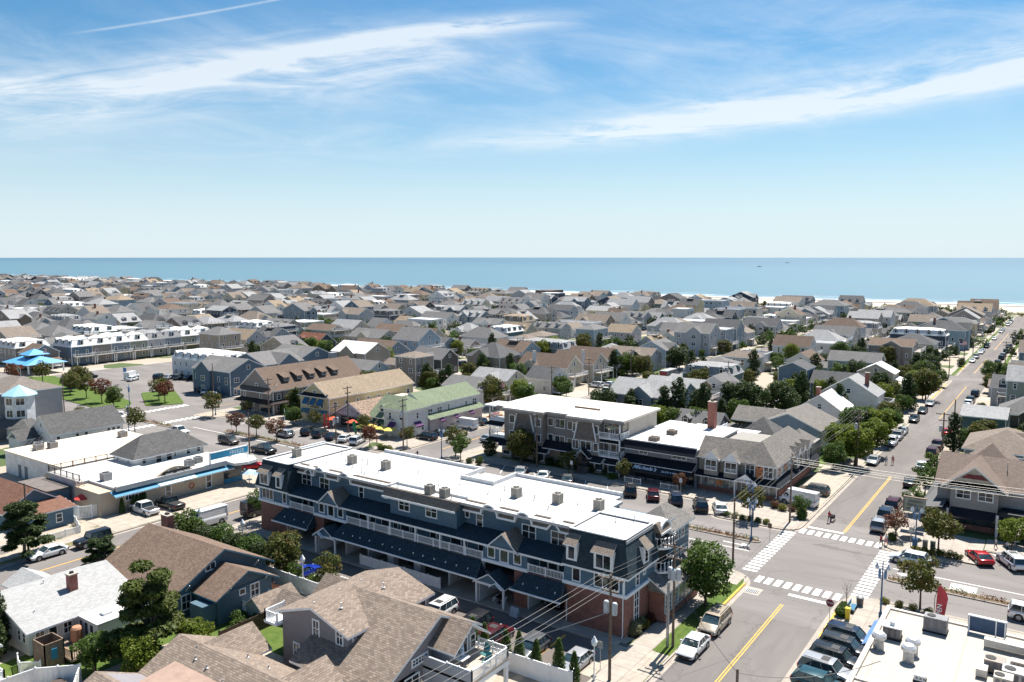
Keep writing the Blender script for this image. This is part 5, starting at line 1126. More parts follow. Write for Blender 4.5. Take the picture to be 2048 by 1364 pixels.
b = MB(); slab_poly(b, [(-62.4, 121.2, 5.5), (-48.6, 121.2, 5.5), (-48.6, 122.2, 6.9), (-61.8, 122.2, 6.9)], .1, 0, 1); slab_poly(b, [(-61.6, 120.6, 3.3), (-48.8, 120.6, 3.3), (-48.8, 122.6, 4.3), (-61.6, 122.6, 4.3)], .1, 0, 1); P(b, 'awning_roof', [NAVY, WHITE])
b = MB(); slab_poly(b, [(-60.4, 119.6, 2.35), (-49.0, 119.6, 2.35), (-49.0, 120.8, 3.25), (-60.4, 120.8, 3.25)], .05); b.box(-60.4, -49.0, 119.55, 119.62, 2.1, 2.36); P(b, 'fabric_awning', mat('black_canvas', (.012, .013, .02), .8))
sl_ = math.degrees(math.atan2(.9, 1.2)); text(t, "Michele's", (-57.0, 120.1, 2.83), 0, 1.05, mat('sign_white', (.75, .8, .85), .5), .01, .35, rx=sl_ + 2, squeeze=1.05); text(t, 'SALON & SPA', (-52.6, 120.05, 2.72), 0, .42, mat('sign_white', (.75, .8, .85), .5), .01, 0, rx=sl_ + 2)
for x, w, n in ((-58.4, 1.6, 2), (-51.9, 2.6, 3)): window(t, 'S', x, 122.6, 4.5, w, 1.1, n, 1, .1)
b = MB(); b.box(-61.4, -49.2, 122.5, 122.59, .5, 2.9); P(b, 'shop_front', GLASS)
b = MB()
for k in range(8): b.box(-61.4 + 1.72 * k, -61.28 + 1.72 * k, 122.38, 122.5, KZ, 2.9)
P(b, 'shop_mullion', BLACK); chimney(t, -53.2, 140.6, 5.8, 11.4, 1.3, 1.3, CHIMB)
for x, y, l in ((-57.4, 124.6, 'low brown rooftop unit at the front of the salon roof'), (-57.0, 131.2, 'brown rooftop unit in the middle of the salon roof')): ac_unit(x, y, 6.55, l, 1.5, .8, mat('brown_enamel', (.2, .14, .1), .6))
t = thing('white_chairs_railing', 'white railings round the seats in front of the salon', 'railing', (-56, 119.6, 0)); b = MB(); rail(b, [(-60.2, 119.2), (-57.2, 119.2)], KZ, .95, 0, .3, 1.5); rail(b, [(-53.6, 119.2), (-50.6, 119.2)], KZ, .95, 0, .3, 1.5); b.build('railing', WHITE, t)
t = thing('corner_store', 'grey corner store with hipped roof orange posters and white gabled bays', 'shop', (-42, 132, 0)); P = lambda mb, nm, m_: mb.build(nm, m_, t); GR = shingle('warm_grey_shingle', (.2, .185, .17)); STONE = siding('stone_grey_siding', (.24, .225, .2))
b = MB(); b.box(-48.6, -36.2, 123, 143.5, KZ, 5.9); b.box(-42, -35.9, 143.5, 149, KZ, 5.2); P(b, 'wall', STONE)
b = MB(); b.box(-48.62, -36.15, 122.9, 123, KZ, .9); b.box(-36.2, -36.05, 123, 149, KZ, 1.3); P(b, 'brick_base', BRICK)
b = MB(); hip(b, -42.4, -36.2, 123, 143.5, 5.95, 8.7, .45, .18, 0, 1); gable(b, -48.6, -39.5, 123, 129.4, 5.95, 8.4, 'x', .45, .3, .18, 0, 1); hip(b, -41.6, -36.4, 143, 149, 5.2, 7.2, .4, .16, 0, 1); P(b, 'roof', [GR, WHITE])
b = MB(); slab_poly(b, [(-48.8, 121.7, 2.7), (-35.0, 121.7, 2.7), (-36.2, 123, 3.4), (-48.8, 123, 3.4)], .12, 0, 1); slab_poly(b, [(-35.0, 121.7, 2.7), (-35.0, 146, 2.7), (-36.2, 146, 3.4), (-36.2, 123, 3.4)], .12, 0, 1); P(b, 'skirt_roof', [NAVY, WHITE])
for x in (-46.2, -42.9):
 b = MB(); b.box(x - 1.15, x + 1.15, 122.1, 123, 2.9, 5.7); P(b, 'bay', STONE); window(t, 'S', x, 122.1, 3.7, 2.0, 1.8, 2, 1, .14); b = MB(); rail(b, [(x - .95, 121.95), (x + .95, 121.95)], 3.7, .75, 0, .2); P(b, 'bay_railing', WHITE)
 b = MB(); b.prism([(x - 1.35, 5.6), (x + 1.35, 5.6), (x, 6.9)], 'y', 121.9, 122.3, 1); gable(b, x - 1.3, x + 1.3, 122.0, 124.6, 5.65, 7.0, 'y', .15, .2, .14, 0, 1); P(b, 'bay_gable', [GR, WHITE])
for x in (-40.1, -37.2): window(t, 'S', x, 123, 3.5, 1.6, 2.2, 2, 2, .14)
for y in (124.2, 126.4, 130.8): window(t, 'E', y, -36.2, 3.5, 1.2, 2.1, 2, 2, .13)
for y in (133.4, 136.4, 139.4):
 b = MB(); b.box(-36.2, -35.5, y - .8, y + .8, 3.2, 5.6); b.prism([(y - 1.0, 5.5), (y + 1.0, 5.5), (y, 6.7)], 'x', -36.2, -35.35, 1); P(b, 'side_bay', [STONE, WHITE]); window(t, 'E', y, -35.5, 3.5, 1.3, 1.9, 2, 1, .13)
 b = MB(); gable(b, -37.8, -35.4, y - 1, y + 1, 5.6, 6.8, 'x', .12, .15, .12, 0, 1); P(b, 'side_gable', [GR, WHITE])
for x, w in ((-46.9, 2.6), (-43.4, 2.6), (-37.0, 2.4)): window(t, 'S', x, 123, .6, w, 1.9, 2, 1, .12, GLASS_L)
for y in (124.6, 128, 131.5): window(t, 'E', y, -36.2, .8, 1.8, 1.7, 2, 1, .12)
window(t, 'S', -39.8, 122.95, .3, 1.0, 2.3, 1, 1, .12, name='door'); window(t, 'S', -41.0, 122.95, .3, .9, 2.3, 1, 2, .1)
b = MB(); b.prism([(-42.2, 2.75), (-38.4, 2.75), (-40.3, 4.0)], 'y', 121.3, 121.6, 1); gable(b, -42.2, -38.4, 121.4, 123, 2.8, 4.1, 'y', .2, .15, .14, 0, 1); P(b, 'entry_gable', [NAVY, WHITE])
for x in (-42, -38.6): b = MB(); b.box(x - .1, x + .1, 121.4, 121.6, KZ, 2.8); P(b, 'porch_post', WHITE)
text(t, 'CLOTHES', (-40.7, 121.27, 3.05), 0, .42, mat('sign_black', (.03, .03, .04), .5), .01); text(t, 'BOX', (-39.35, 121.27, 3.05), 0, .42, mat('sign_black', (.03, .03, .04), .5), .01)
ORNG = mat('orange_poster', (.55, .22, .1), .6, .15, 2)
for f, u, o, z, w, h in (('S', -38.65, 122.98, 3.4, 1.2, 2.2), ('S', -45.1, 122.98, 1.2, 1.2, .9), ('S', -38.55, 122.98, 1.1, 1.0, 1.0), ('E', 125.3, -36.18, 3.6, .8, 1.9), ('E', 128.6, -36.18, 3.9, 1.2, 1.5)):
 b = MB()
 if f == 'S': b.box(u - w / 2, u + w / 2, o - .05, o, z, z + h)
 else: b.box(o, o + .05, u - w / 2, u + w / 2, z, z + h)
 p = b.build('poster', ORNG, t)
 if h > 1.2:
  for k, wd in enumerate(('FLOOD', 'TIDE')):
   text(t, wd, (u, o - .07, z + h * (.55 - .22 * k)) if f == 'S' else (o + .07, u, z + h * (.55 - .22 * k)), FACE[f][0], .36 if f == 'S' else .24, mat('poster_ink', (.1, .035, .03), .6), .008)
  b = MB(); c = (u, z + h * .8)
  pl = [(c[0] + .28 * math.cos(k * math.pi / 5), c[1] + .2 * math.sin(k * math.pi / 5)) for k in range(10)]
  if f == 'S': b.prism(pl, 'y', o - .07, o - .052)
  else: b.prism(pl, 'x', o + .052, o + .07)
  b.build('emblem', mat('poster_ink', (.1, .035, .03), .6), t)
t = thing('back_pavilion', 'small brown hipped roof building with white deck behind the corner store', 'house', (-46, 150, 0)); b = MB(); b.box(-49.5, -43.5, 146.5, 152.5, KZ, 5.4); b.build('wall', STONE, t); b = MB(); hip(b, -49.5, -43.5, 146.5, 152.5, 5.5, 8.0, .4, .16, 0, 1); b.build('roof', [DARKGREY, WHITE], t); b = MB(); b.box(-54.5, -49.5, 147, 152, 4.2, 4.4); rail(b, [(-49.6, 147), (-54.4, 147), (-54.4, 152)], 4.4, 1, 0, .2); b.build('deck', WHITE, t)
t = thing('blue_grey_house', 'blue grey gabled house with grey roof behind the corner store', 'house', (-44, 163, 0)); b = MB(); gablewall(b, -50, -38, 157, 170, KZ, 5.0, 7.6, 'y'); b.build('wall', siding('light_blue_siding', (.25, .31, .38)), t); b = MB(); gable(b, -50, -38, 157, 170, 5.1, 7.7, 'y', .45, .5, .2, 0, 1); gable(b, -56, -47, 160, 168, 4.9, 7.0, 'x', .4, .4, .2, 0, 1); b.build('roof', [GR, WHITE], t)
for x in (-46.5, -41): window(t, 'S', x, 157, 2.8, 1.1, 1.5, 2, 2, .12)
for y in (159, 161, 163.5, 166): window(t, 'E', y, -38, 2.6, 1.2, 1.7, 2, 1, .12)
t = thing('gabled_restaurant', 'grey two storey restaurant with brown cross gable roof and red band', 'restaurant', (-9, 131, 0)); P = lambda mb, nm, m_: mb.build(nm, m_, t); BRN = shingle('taupe_brown_shingle', (.21, .165, .14), .18, .36, .2)
b = MB(); b.box(-12.4, -6.6, 125.4, 127, KZ, 6.3); gablewall(b, -14.2, -3.6, 127, 138, KZ, 6.1, 9.2, 'x'); P(b, 'wall', siding('putty_siding', (.3, .28, .27)))
b = MB(); gable(b, -13.2, -5.8, 125.0, 132.6, 6.3, 9.3, 'y', .35, .5, .2, 0, 1); gable(b, -14.2, -3.6, 127, 138, 6.2, 9.3, 'x', .45, .4, .2, 0, 1); hip(b, -11.5, -5.5, 136, 143, 7.4, 10, .3, .18, 0, 1); P(b, 'roof', [BRN, WHITE])
b = MB(); b.prism([(-12.2, 6.95), (-6.8, 6.95), (-9.5, 9.0)], 'y', 124.9, 125.4, 0); P(b, 'gable_face', mat('cream_gable', (.42, .38, .31), .7)); b = MB(); b.prism([(-11.1, 7.5), (-7.9, 7.5), (-8.65, 8.1), (-10.35, 8.1)], 'y', 124.8, 124.9, 0); P(b, 'red_band', mat('oxblood_paint', (.16, .03, .035), .6))
b = MB(); slab_poly(b, [(-12.9, 124.2, 6.2), (-6.1, 124.2, 6.2), (-6.6, 125.4, 6.95), (-12.4, 125.4, 6.95)], .1, 0, 1); P(b, 'skirt_roof', [NAVY, WHITE])
for x in (-10.8, -8.1): window(t, 'S', x, 125.4, 4.4, 1.9, 1.4, 2, 2, .13)
b = MB(); b.box(-12.3, -6.8, 125.3, 125.42, .9, 2.2); P(b, 'dining_window', GLASS); b = MB(); slab_poly(b, [(-12.2, 123.8, 2.2), (-6.8, 123.8, 2.2), (-6.8, 125.4, 3.1), (-12.2, 125.4, 3.1)], .05); P(b, 'fabric_awning', mat('black_canvas', (.012, .013, .02), .8))
for x in (-12.5, -6.5): b = MB(); b.box(x - .15, x + .15, 123.7, 124, KZ, 3.2); P(b, 'corner_post', WHITE_D)
b = MB(); b.box(-12.3, -6.8, 125.2, 125.35, KZ, .9); P(b, 'brick_base', BRICK); vents(t, [(-6.0, 130.4, 8.0, 1.2)], GREYM)
t = thing('restaurant_side_wing', 'low dark wing with charcoal flat roof beside the restaurant', 'building', (-14.5, 131, 0)); b = MB(); b.box(-15.9, -12.6, 123.2, 138.6, KZ, 3.2); b.build('wall', mat('black_wall', (.025, .026, .03), .7), t); b = MB(); slab_poly(b, [(-16.2, 122.2, 3.2), (-13.0, 122.6, 3.6), (-12.5, 139.0, 3.8), (-14.6, 139.2, 3.4)], .12); b.build('roof', mat('charcoal_roll_roof', (.095, .095, .1), .9, .1), t)
t = thing('restaurant_patio_wing', 'low dark restaurant wing with white flat roof at the right edge', 'building', (1, 130, 0)); b = MB(); b.box(-6.4, 12, 124.6, 137, KZ, 3.4); b.build('wall', mat('black_wall', (.025, .026, .03), .7), t); b = MB(); b.box(-6.3, 12.2, 126.6, 137.2, 3.4, 3.6); b.build('flat_roof', TPO, t); b = MB(); slab_poly(b, [(-6.2, 123.2, 2.3), (12, 123.2, 2.3), (12, 126.6, 3.7), (-6.2, 126.6, 3.7)], .1); b.build('awning_roof', NAVY, t)
for k in range(3): ac_unit(-2.5 + 2.2 * k, 131 + (k % 2), 3.6, ('first', 'middle', 'last')[k] + ' silver rooftop unit on the white roof by the restaurant', 1.5, 1.3, GREYM)
t = thing('menu_signboard', 'green grey lettered signboard on a pole beside the dark wing', 'sign', (-16.2, 121.6, 0)); b = MB(); b.box(-17.6, -14.9, 121.3, 121.6, 2.5, 4.5); b.build('board', mat('grey_green_board', (.27, .29, .24), .6), t); b = MB(); b.box(-17.75, -14.75, 121.25, 121.65, 4.5, 4.65); b.box(-17.75, -17.6, 121.25, 121.65, 2.45, 4.5); b.build('frame', WOOD, t); b = MB(); b.tube([(-16.2, 121.45, KZ), (-16.2, 121.45, 2.5)], .09, 7); b.build('pole', GREYM, t)
for k, w in enumerate(('GARDEN', 'FISH & CO', 'OPEN DAILY')): text(t, w, (-16.25, 121.27, 4.05 - .55 * k), 0, .42 if k < 2 else .34, mat('sign_black', (.03, .03, .04), .5), .01)
t = thing('corner_building', 'flat bone coloured roof full of ducts at the lower right corner', 'building', (0, 70, 0)); b = MB(); b.box(-12.6, 24, 40, 81.8, KZ, 3.9); b.build('wall', mat('pale_block', (.42, .42, .42), .8, .1), t); b = MB(); b.box(-12.7, 24, 40, 82, 3.9, 4.05); b.build('flat_roof', membrane('bone_gravel_roof', (.4, .365, .32), (.4, .3, .22), .35, 6), t)
b = MB(); b.box(-12.95, -12.55, 40, 82.2, 3.9, 4.35); b.box(-12.55, 24, 81.85, 82.2, 3.9, 4.2); b.box(-12.9, 24, 66.2, 66.5, 4.05, 4.2); b.build('parapet', mat('bone_parapet', (.55, .5, .43), .8), t)
def roofbox(x, y, w, d, h, label, m_, hood=False, fan=True):
 t = thing('rooftop_unit', label, 'rooftop unit', (x, y, 4.05)); b = MB(); b.box(x - w / 2, x + w / 2, y - d / 2, y + d / 2, 4.2, 4.05 + h); b.build('casing', m_, t); b = MB(); b.box(x - w / 2 - .06, x + w / 2 + .06, y - d / 2 - .06, y + d / 2 + .06, 4.05, 4.2); b.build('curb', DARK, t)
 if fan: b = MB(); b.lathe(x - w / 5, y, [(min(w, d) * .3, 4.05 + h), (min(w, d) * .3, 4.1 + h), (.05, 4.09 + h)], 14); b.build('fan_guard', ACFAN, t)
 if hood: b = MB(); b.box(x - w / 2 - .1, x + w / 2 + .1, y - d / 2 - .1, y + d / 2 + .1, 4.05 + h, 4.15 + h); b.box(x - .2, x + .2, y - .3, y + .3, 4.15 + h, 4.5 + h); b.build('lid', WHITE_D, t)
 for k in range(3): b = MB(); b.box(x - w / 2 + .15 + k * w / 3, x - w / 2 + .1 + (k + .75) * w / 3, y - d / 2 - .02, y - d / 2, 4.35, 3.9 + h); b.build('louvre', mat('louvre_grey', (.16, .16, .17), .6), t)
 return t
roofbox(-8.4, 79.4, 1.9, 1.2, 1.4, 'large grey rooftop unit at the roof edge under the feather banner', mat('unit_grey', (.2, .2, .21), .5)); roofbox(-11.4, 75.8, 1.4, 1.2, 1.1, 'white lidded rooftop unit near the parked dark cars', mat('unit_dark', (.1, .09, .09), .5), True, False)
roofbox(-3.4, 74.2, 1.5, 1.3, 1.1, 'brown rooftop fan unit among the bent ducts', mat('unit_brown', (.26, .22, .19), .6)); roofbox(-1.9, 72.6, 1.8, 1.4, 1.3, 'silver rooftop fan unit between two ducts', GREYM); roofbox(-2.6, 70.6, 1.3, 1.2, 1.5, 'tan rooftop fan unit nearest the bottom right corner', ACBODY); roofbox(-1.9, 76.0, .9, .8, .6, 'small open rooftop hood beside the long duct', ACBODY, False, False)
roofbox(-8.2, 69.0, .8, .8, .6, 'low white rooftop box with orange rags on it', WHITE_D, False, False)
for x, y, l in ((-9.4, 73.4, 'tall mushroom roof vent, farther one of the pair'), (-9.5, 71.9, 'tall mushroom roof vent, nearer one of the pair'), (-12.0, 72.9, 'squat mushroom roof vent beside the parapet')):
 t = thing('roof_ventilator', l, 'roof vent', (x, y, 4.05), 'mushroom vents on the bone roof'); b = MB(); b.lathe(x, y, [(.45, 4.05), (.42, 4.6), (.42, 5.0)], 14); b.build('duct', GREYM, t); b = MB(); b.lathe(x, y, [(.55, 5.0), (.62, 5.15), (.6, 5.35), (.4, 5.55), (.12, 5.62)], 14); b.build('cap', mat('bright_metal', (.55, .55, .56), .35, .1, 2, .4), t)
t = thing('roof_duct', 'long bent white air duct along the right of the bone roof', 'duct', (0, 73, 4.05)); b = MB(); b.box(-1.0, -.3, 70, 78.5, 4.3, 4.9); b.box(-4.5, 1.5, 78.2, 78.9, 4.3, 4.9); b.box(1.0, 1.7, 75, 78.2, 4.3, 4.9); b.box(-4.6, -3.8, 72.2, 73.8, 4.2, 4.8); b.box(-1.2, 3.5, 69.2, 69.9, 4.3, 4.9); b.build('duct', mat('duct_white', (.52, .49, .45), .5), t)
t = thing('blue_roof_sign', 'blue rooftop sign board with white frame seen from behind', 'sign', (-4.8, 81.2, 4.05)); b = MB(); b.box(-6.0, -3.0, 81.0, 81.12, 4.2, 5.6); b.build('board', mat('deep_blue_board', (.04, .085, .17), .5), t); b = MB(); b.box(-6.0, -3.0, 80.9, 81.2, 5.6, 5.7)
for x in (-5.9, -3.8, -3.1): b.box(x - .05, x + .05, 80.85, 81.0, 4.05, 5.7)
b.build('frame', WHITE, t)
t = thing('feather_banner', 'red feather banner with white lettering behind the grey rooftop unit', 'banner', (-9.0, 83.6, 0)); b = MB(); pl = [(-9.0 + .12 * math.sin(k * .6) + (.05 if k < 9 else -.1), 2.2 + k * .48) for k in range(10)]; b.prism([(-9.0, 2.2)] + [(-8.35 + .06 * k * (1 if k < 8 else .6), 2.2 + k * .5) for k in range(9)] + [(-8.6, 6.9), (-8.85, 6.6)], 'y', 83.58, 83.62); b.build('cloth', mat('banner_red', (.42, .05, .06), .8, .2), t); b = MB(); b.tube([(-9.05, 83.6, KZ), (-9.05, 83.6, 5.5), (-8.7, 83.6, 7.0)], .03, 6); b.build('pole', BLACK, t); text(t, 'OPEN', (-8.6, 83.56, 4.2), 0, .62, WHITE, .01, squeeze=1).rotation_euler = (R(90), R(-90), 0)
t = thing('blue_entry_awning', 'light blue awning along the street side of the corner building', 'awning', (-13.3, 79, 2.6)); b = MB(); slab_poly(b, [(-14.0, 76.2, 2.5), (-12.65, 76.2, 3.3), (-12.65, 82, 3.3), (-14.0, 82, 2.5)], .06); b.build('canvas', mat('cornflower_canvas', (.1, .2, .4), .7), t)
WALLC = {'white': (.6, .6, .59), 'pale grey': (.38, .39, .41), 'light blue': (.28, .36, .42), 'blue grey': (.2, .245, .29), 'cream': (.5, .45, .36), 'tan': (.34, .29, .23), 'taupe': (.25, .22, .2), 'steel blue': (.1, .15, .2), 'dark shingled': (.085, .08, .078), 'sage green': (.24, .27, .22), 'beige': (.42, .38, .33), 'teal': (.06, .12, .13), 'red': (.27, .05, .035), 'yellow': (.5, .43, .26), 'navy': (.04, .06, .095), 'weathered brown': (.2, .155, .125)}
ROOFC = {'grey': (.19, .185, .185), 'dark grey': (.12, .12, .125), 'brown': (.17, .125, .1), 'taupe': (.235, .195, .165), 'light grey': (.33, .33, .335), 'tan': (.31, .245, .18), 'white': (.66, .65, .63), 'red brown': (.22, .1, .07), 'green': (.2, .24, .16), 'black': (.06, .06, .066)}
SPANM = {}
def wallm(n): return siding('siding ' + n, WALLC[n], .22, .1)
def roofm(n): return membrane('flat white roofing', ROOFC['white'], (.4, .34, .28), .3, 4) if n == 'white' else shingle('roofing ' + n, ROOFC[n], .22, .42, .22, .2)
DECKM = mat('grey_deck_boards', (.34, .3, .26), .8, .15, 3)
FOOT = []                                                  # footprints already taken: x0, x1, y0, y1
def taken(x0, x1, y0, y1, m_=.8):
 return any(x0 < b + m_ and x1 > a - m_ and y0 < d + m_ and y1 > c - m_ for a, b, c, d in FOOT)
for f in ((-93, -33, 55, 86), (-62.5, -48, 122, 146.5), (-92, -62, 119, 137), (-49, -34, 121, 170), (-56, -43, 146, 170), (-16.5, 13, 122, 143), (-60, -36, 20, 57), (-95, -66, 20, 57.7), (-53, -40, 155, 172)): FOOT.append(f)
def house_parts(x1, y0, w, d, ze, zr, roof, axis, feats, rg, detail):
 x0, y1 = x1 - w, y0 + d; z0 = KZ - .05
 W, RF, WN, TR = MB(), MB(), MB(), MB(); out = {'wall': W, 'roof': RF, 'window': WN}
 fl = 2.75; nf = max(1, int((ze - .3) / fl))
 if roof == 'gable':
  gablewall(W, x0, x1, y0, y1, z0, ze, zr, axis); gable(RF, x0, x1, y0, y1, ze + .02, zr + .04, axis, .42, .35, .2)
 elif roof == 'hip':
  W.box(x0, x1, y0, y1, z0, ze - .2); hip(RF, x0, x1, y0, y1, ze, zr, .5, .2)
 elif roof == 'flat':
  W.box(x0, x1, y0, y1, z0, ze); RF.box(x0 - .15, x1 + .15, y0 - .15, y1 + .15, ze, ze + .14, 0); 
  for a, b, c, e in ((x0 - .2, x1 + .2, y0 - .2, y0), (x0 - .2, x1 + .2, y1, y1 + .2), (x0 - .2, x0, y0, y1), (x1, x1 + .2, y0, y1)): RF.box(a, b, c, e, ze - .15, ze + .38, 1)
 else:                                                  # gambrel or mansard
  W.box(x0, x1, y0, y1, z0, ze - .1); i = 1.0; zm = ze + (zr - ze) * .72
  lo = [(x0 - .3, y0 - .3), (x1 + .3, y0 - .3), (x1 + .3, y1 + .3), (x0 - .3, y1 + .3)]; hi = [(x0 + i, y0 + i), (x1 - i, y0 + i), (x1 - i, y1 - i), (x0 + i, y1 - i)]
  for k in range(4): j = (k + 1) % 4; RF.poly([(*lo[k], ze - .1), (*lo[j], ze - .1), (*hi[j], zm), (*hi[k], zm)], 0)
  hip(RF, x0 + i, x1 - i, y0 + i, y1 - i, zm + .02, zr, .12, .08, 0, 1); RF.box(x0 - .35, x1 + .35, y0 - .35, y1 + .35, ze - .25, ze - .1, 1)
  for k in range(max(1, int(w / 3.6))):
   u = x0 + (k + .5) * w / max(1, int(w / 3.6)); W.box(u - .7, u + .7, y0 + .05, y0 + 1.3, ze, zm - .1); addwin(WN, 'S', u, y0 + .05, ze + .25, 1.0, zm - ze - .6, .12, (0, 1), False); gable(RF, u - .75, u + .75, y0 + .05, y0 + 2, zm - .25, zm + .35, 'y', .12, .15, .1)
  for k in range(max(1, int(d / 4))):
   u = y0 + (k + .5) * d / max(1, int(d / 4)); W.box(x1 - 1.3, x1 - .05, u - .7, u + .7, ze, zm - .1); addwin(WN, 'E', u, x1 - .05, ze + .25, 1.0, zm - ze - .6, .12, (0, 1), False)
 for k in range(nf):
  z = .95 + k * fl
  for face, a, b, off in (('S', x0, x1, y0), ('E', y0, y1, x1)):
   L_ = b - a; n = max(1, int(L_ / rg.uniform(2.5, 3.6)))
   for i in range(n):
    if rg.random() < .12: continue
    u = a + (i + .5) * L_ / n; ww = rg.choice((.85, .85, 1.0, 1.7, 1.2)); ww = min(ww, L_ / n - .5)
    tall = rg.random() < .15
    addwin(WN, face, u, off, z - (.6 if tall else 0), ww, 2.05 if tall else rg.choice((1.35, 1.5)), .12, (0, 1), detail)
 if roof == 'gable' and zr - ze > 1.6:
  if axis == 'x': addwin(WN, 'E', (y0 + y1) / 2, x1, ze - .1, 1.1, 1.3, .12, (0, 1), detail)
  else: addwin(WN, 'S', (x0 + x1) / 2, y0, ze - .1, 1.1, 1.3, .12, (0, 1), detail)
 for zb in range(1, nf):
  if 'band' in feats: z = .3 + zb * fl; W.box(x0 - .06, x1 + .06, y0 - .06, y0, z, z + .2, 1); W.box(x1, x1 + .06, y0, y1 + .06, z, z + .2, 1)
 for c, e in ((x1, y0), (x0, y0), (x1, y1)): W.box(c - .09, c + .09, e - .09, e + .09, z0, ze - .35, 1)
 if 'dormer' in feats and roof == 'gable':
  D = RF; n = max(1, int((w if axis == 'x' else d) / 4.5)); s = (zr - ze) / ((d if axis == 'x' else w) / 2)
  for k in range(n):
   if axis == 'x':
    u = x0 + (k + .5) * w / n; yb = y0 + .9; zb = ze + .9 * s; zt = zb + 1.25
    W.box(u - .8, u + .8, yb, yb + 1.25 / s * .9, zb - .3, zt); addwin(WN, 'S', u, yb, zb + .2, 1.0, .95, .11, (0, 1), False); W.prism([(u - .8, zt), (u + .8, zt), (u, zt + .65)], 'y', yb, yb + .9); gable(RF, u - .85, u + .85, yb, yb + min(2.6, (zr - zb) / s - .1), zt, zt + .7, 'y', .15, .18, .1)
   else:
    u = y0 + (k + .5) * d / n; xb = x1 - .9; zb = ze + .9 * s; zt = zb + 1.25
    W.box(xb - 1.25 / s * .9, xb, u - .8, u + .8, zb - .3, zt); addwin(WN, 'E', u, xb, zb + .2, 1.0, .95, .11, (0, 1), False); W.prism([(u - .8, zt), (u + .8, zt), (u, zt + .65)], 'x', xb - .9, xb); gable(RF, xb - min(2.6, (zr - zb) / s - .1), xb, u - .85, u + .85, zt, zt + .7, 'x', .15, .18, .1)
 if 'cross' in feats and roof in ('gable', 'hip'):
  m_ = min(w, d) * .26; zc = ze + m_ * .75
  if axis == 'x':
   u = x0 + w * rg.uniform(.25, .7); gablewall(W, u - m_, u + m_, y0 - 1.0, y0 + 1, z0, ze, min(zc, zr - .25), 'y'); gable(RF, u - m_, u + m_, y0 - 1.0, y0 + d * .45, ze + .03, min(zc, zr - .2), 'y', .3, .3, .18)
   for k in range(nf): addwin(WN, 'S', u, y0 - 1.0, .9 + k * fl, min(1.9, m_), 1.5, .12, (0, 1), detail)
  else:
   u = y0 + d * rg.uniform(.3, .7); gablewall(W, x1 - 1, x1 + 1.0, u - m_, u + m_, z0, ze, min(zc, zr - .25), 'x'); gable(RF, x1 - w * .45, x1 + 1.0, u - m_, u + m_, ze + .03, min(zc, zr - .2), 'x', .3, .3, .18)
   for k in range(nf): addwin(WN, 'E', u, x1 + 1.0, .9 + k * fl, min(1.9, m_), 1.5, .12, (0, 1), detail)
 if 'wing' in feats:
  dw, hh = d * .7, max(2.9, ze - fl); wl = rg.uniform(3.5, 5.5)
  gablewall(W, x0 - wl, x0, y0 + .3, y0 + .3 + dw, z0, hh, hh + 1.4, 'x'); gable(RF, x0 - wl, x0 - .02, y0 + .3, y0 + .3 + dw, hh + .02, hh + 1.44, 'x', .35, .3, .16); addwin(WN, 'S', x0 - wl / 2, y0 + .3, 1.0, 1.4, 1.3, .12, (0, 1), detail)
 if 'porch' in feats:
  P = MB(); out['porch'] = P; a, b = y0 + .4, y1 - .4; P.box(x1, x1 + 2.3, a, b, .55, .7, 0)
  slab_poly(P, [(x1 + 2.6, a - .2, 2.95), (x1 + 2.6, b + .2, 2.95), (x1, b + .2, 3.6), (x1, a - .2, 3.6)], .14, 1, 0)
  for k in range(4): P.box(x1 + 2.1, x1 + 2.25, a + k * (b - a - .15) / 3, a + .15 + k * (b - a - .15) / 3, .7, 2.9, 0)
  rail(P, [(x1 + 2.2, a), (x1 + 2.2, b)], .7, .9, 0, .3 if detail else 0, 2)
 for key, zz in (('deck', .3 + fl), ('deck3', .3 + 2 * fl)):
  if key in feats:
   D = MB(); out.setdefault('deck', D); D = out['deck']; a, b, o = y0 + .5, y1 - .3, 2.6
   D.box(x1 + .01, x1 + o, a, b, zz - .22, zz, 1); rail(D, [(x1, a), (x1 + o - .05, a), (x1 + o - .05, b), (x1, b)], zz, 1.0, 0, .26 if detail else 0, 1.8, .05)
   for e in (a + .1, b - .1): D.box(x1 + o - .2, x1 + o, e - .1, e + .1, KZ, zz - .22, 0)
 if 'sdeck' in feats:
  D = out.setdefault('deck', MB()); zz = .3 + fl; a, b, o = x0 + w * .15, x0 + w * .75, 2.2
  D.box(a, b, y0 - o, y0 - .01, zz - .22, zz, 1); rail(D, [(a, y0), (a, y0 - o + .05), (b, y0 - o + .05), (b, y0)], zz, 1.0, 0, .26 if detail else 0, 1.8, .05)
  for e in (a + .1, b - .1): D.box(e - .1, e + .1, y0 - o, y0 - o + .2, KZ, zz - .22, 0)
 if 'roofdeck' in feats:
  D = out.setdefault('deck', MB()); cx, cy_ = (x0 + x1) / 2, (y0 + y1) / 2; zz = zr + .12 if roof != 'flat' else ze + .15
  D.box(cx - 2, cx + 2, cy_ - 1.8, cy_ + 1.8, zz - .5, zz, 1); rail(D, [(cx - 2, cy_ - 1.8), (cx + 2, cy_ - 1.8), (cx + 2, cy_ + 1.8), (cx - 2, cy_ + 1.8), (cx - 2, cy_ - 1.8)], zz, .95, 0, .3 if detail else 0, 2)
 if 'chimney' in feats or 'wchimney' in feats:
  D = MB(); out['chimney'] = D; u = x0 + w * rg.uniform(.3, .8); v = y0 + d * rg.uniform(.35, .65) if 'chimney' in feats else y0 - .3
  D.box(u - .45, u + .45, v - .35, v + .35, z0 if 'wchimney' in feats else ze, zr + .9); D.box(u - .55, u + .55, v - .45, v + .45, zr + .9, zr + 1.05, 1)
 return out
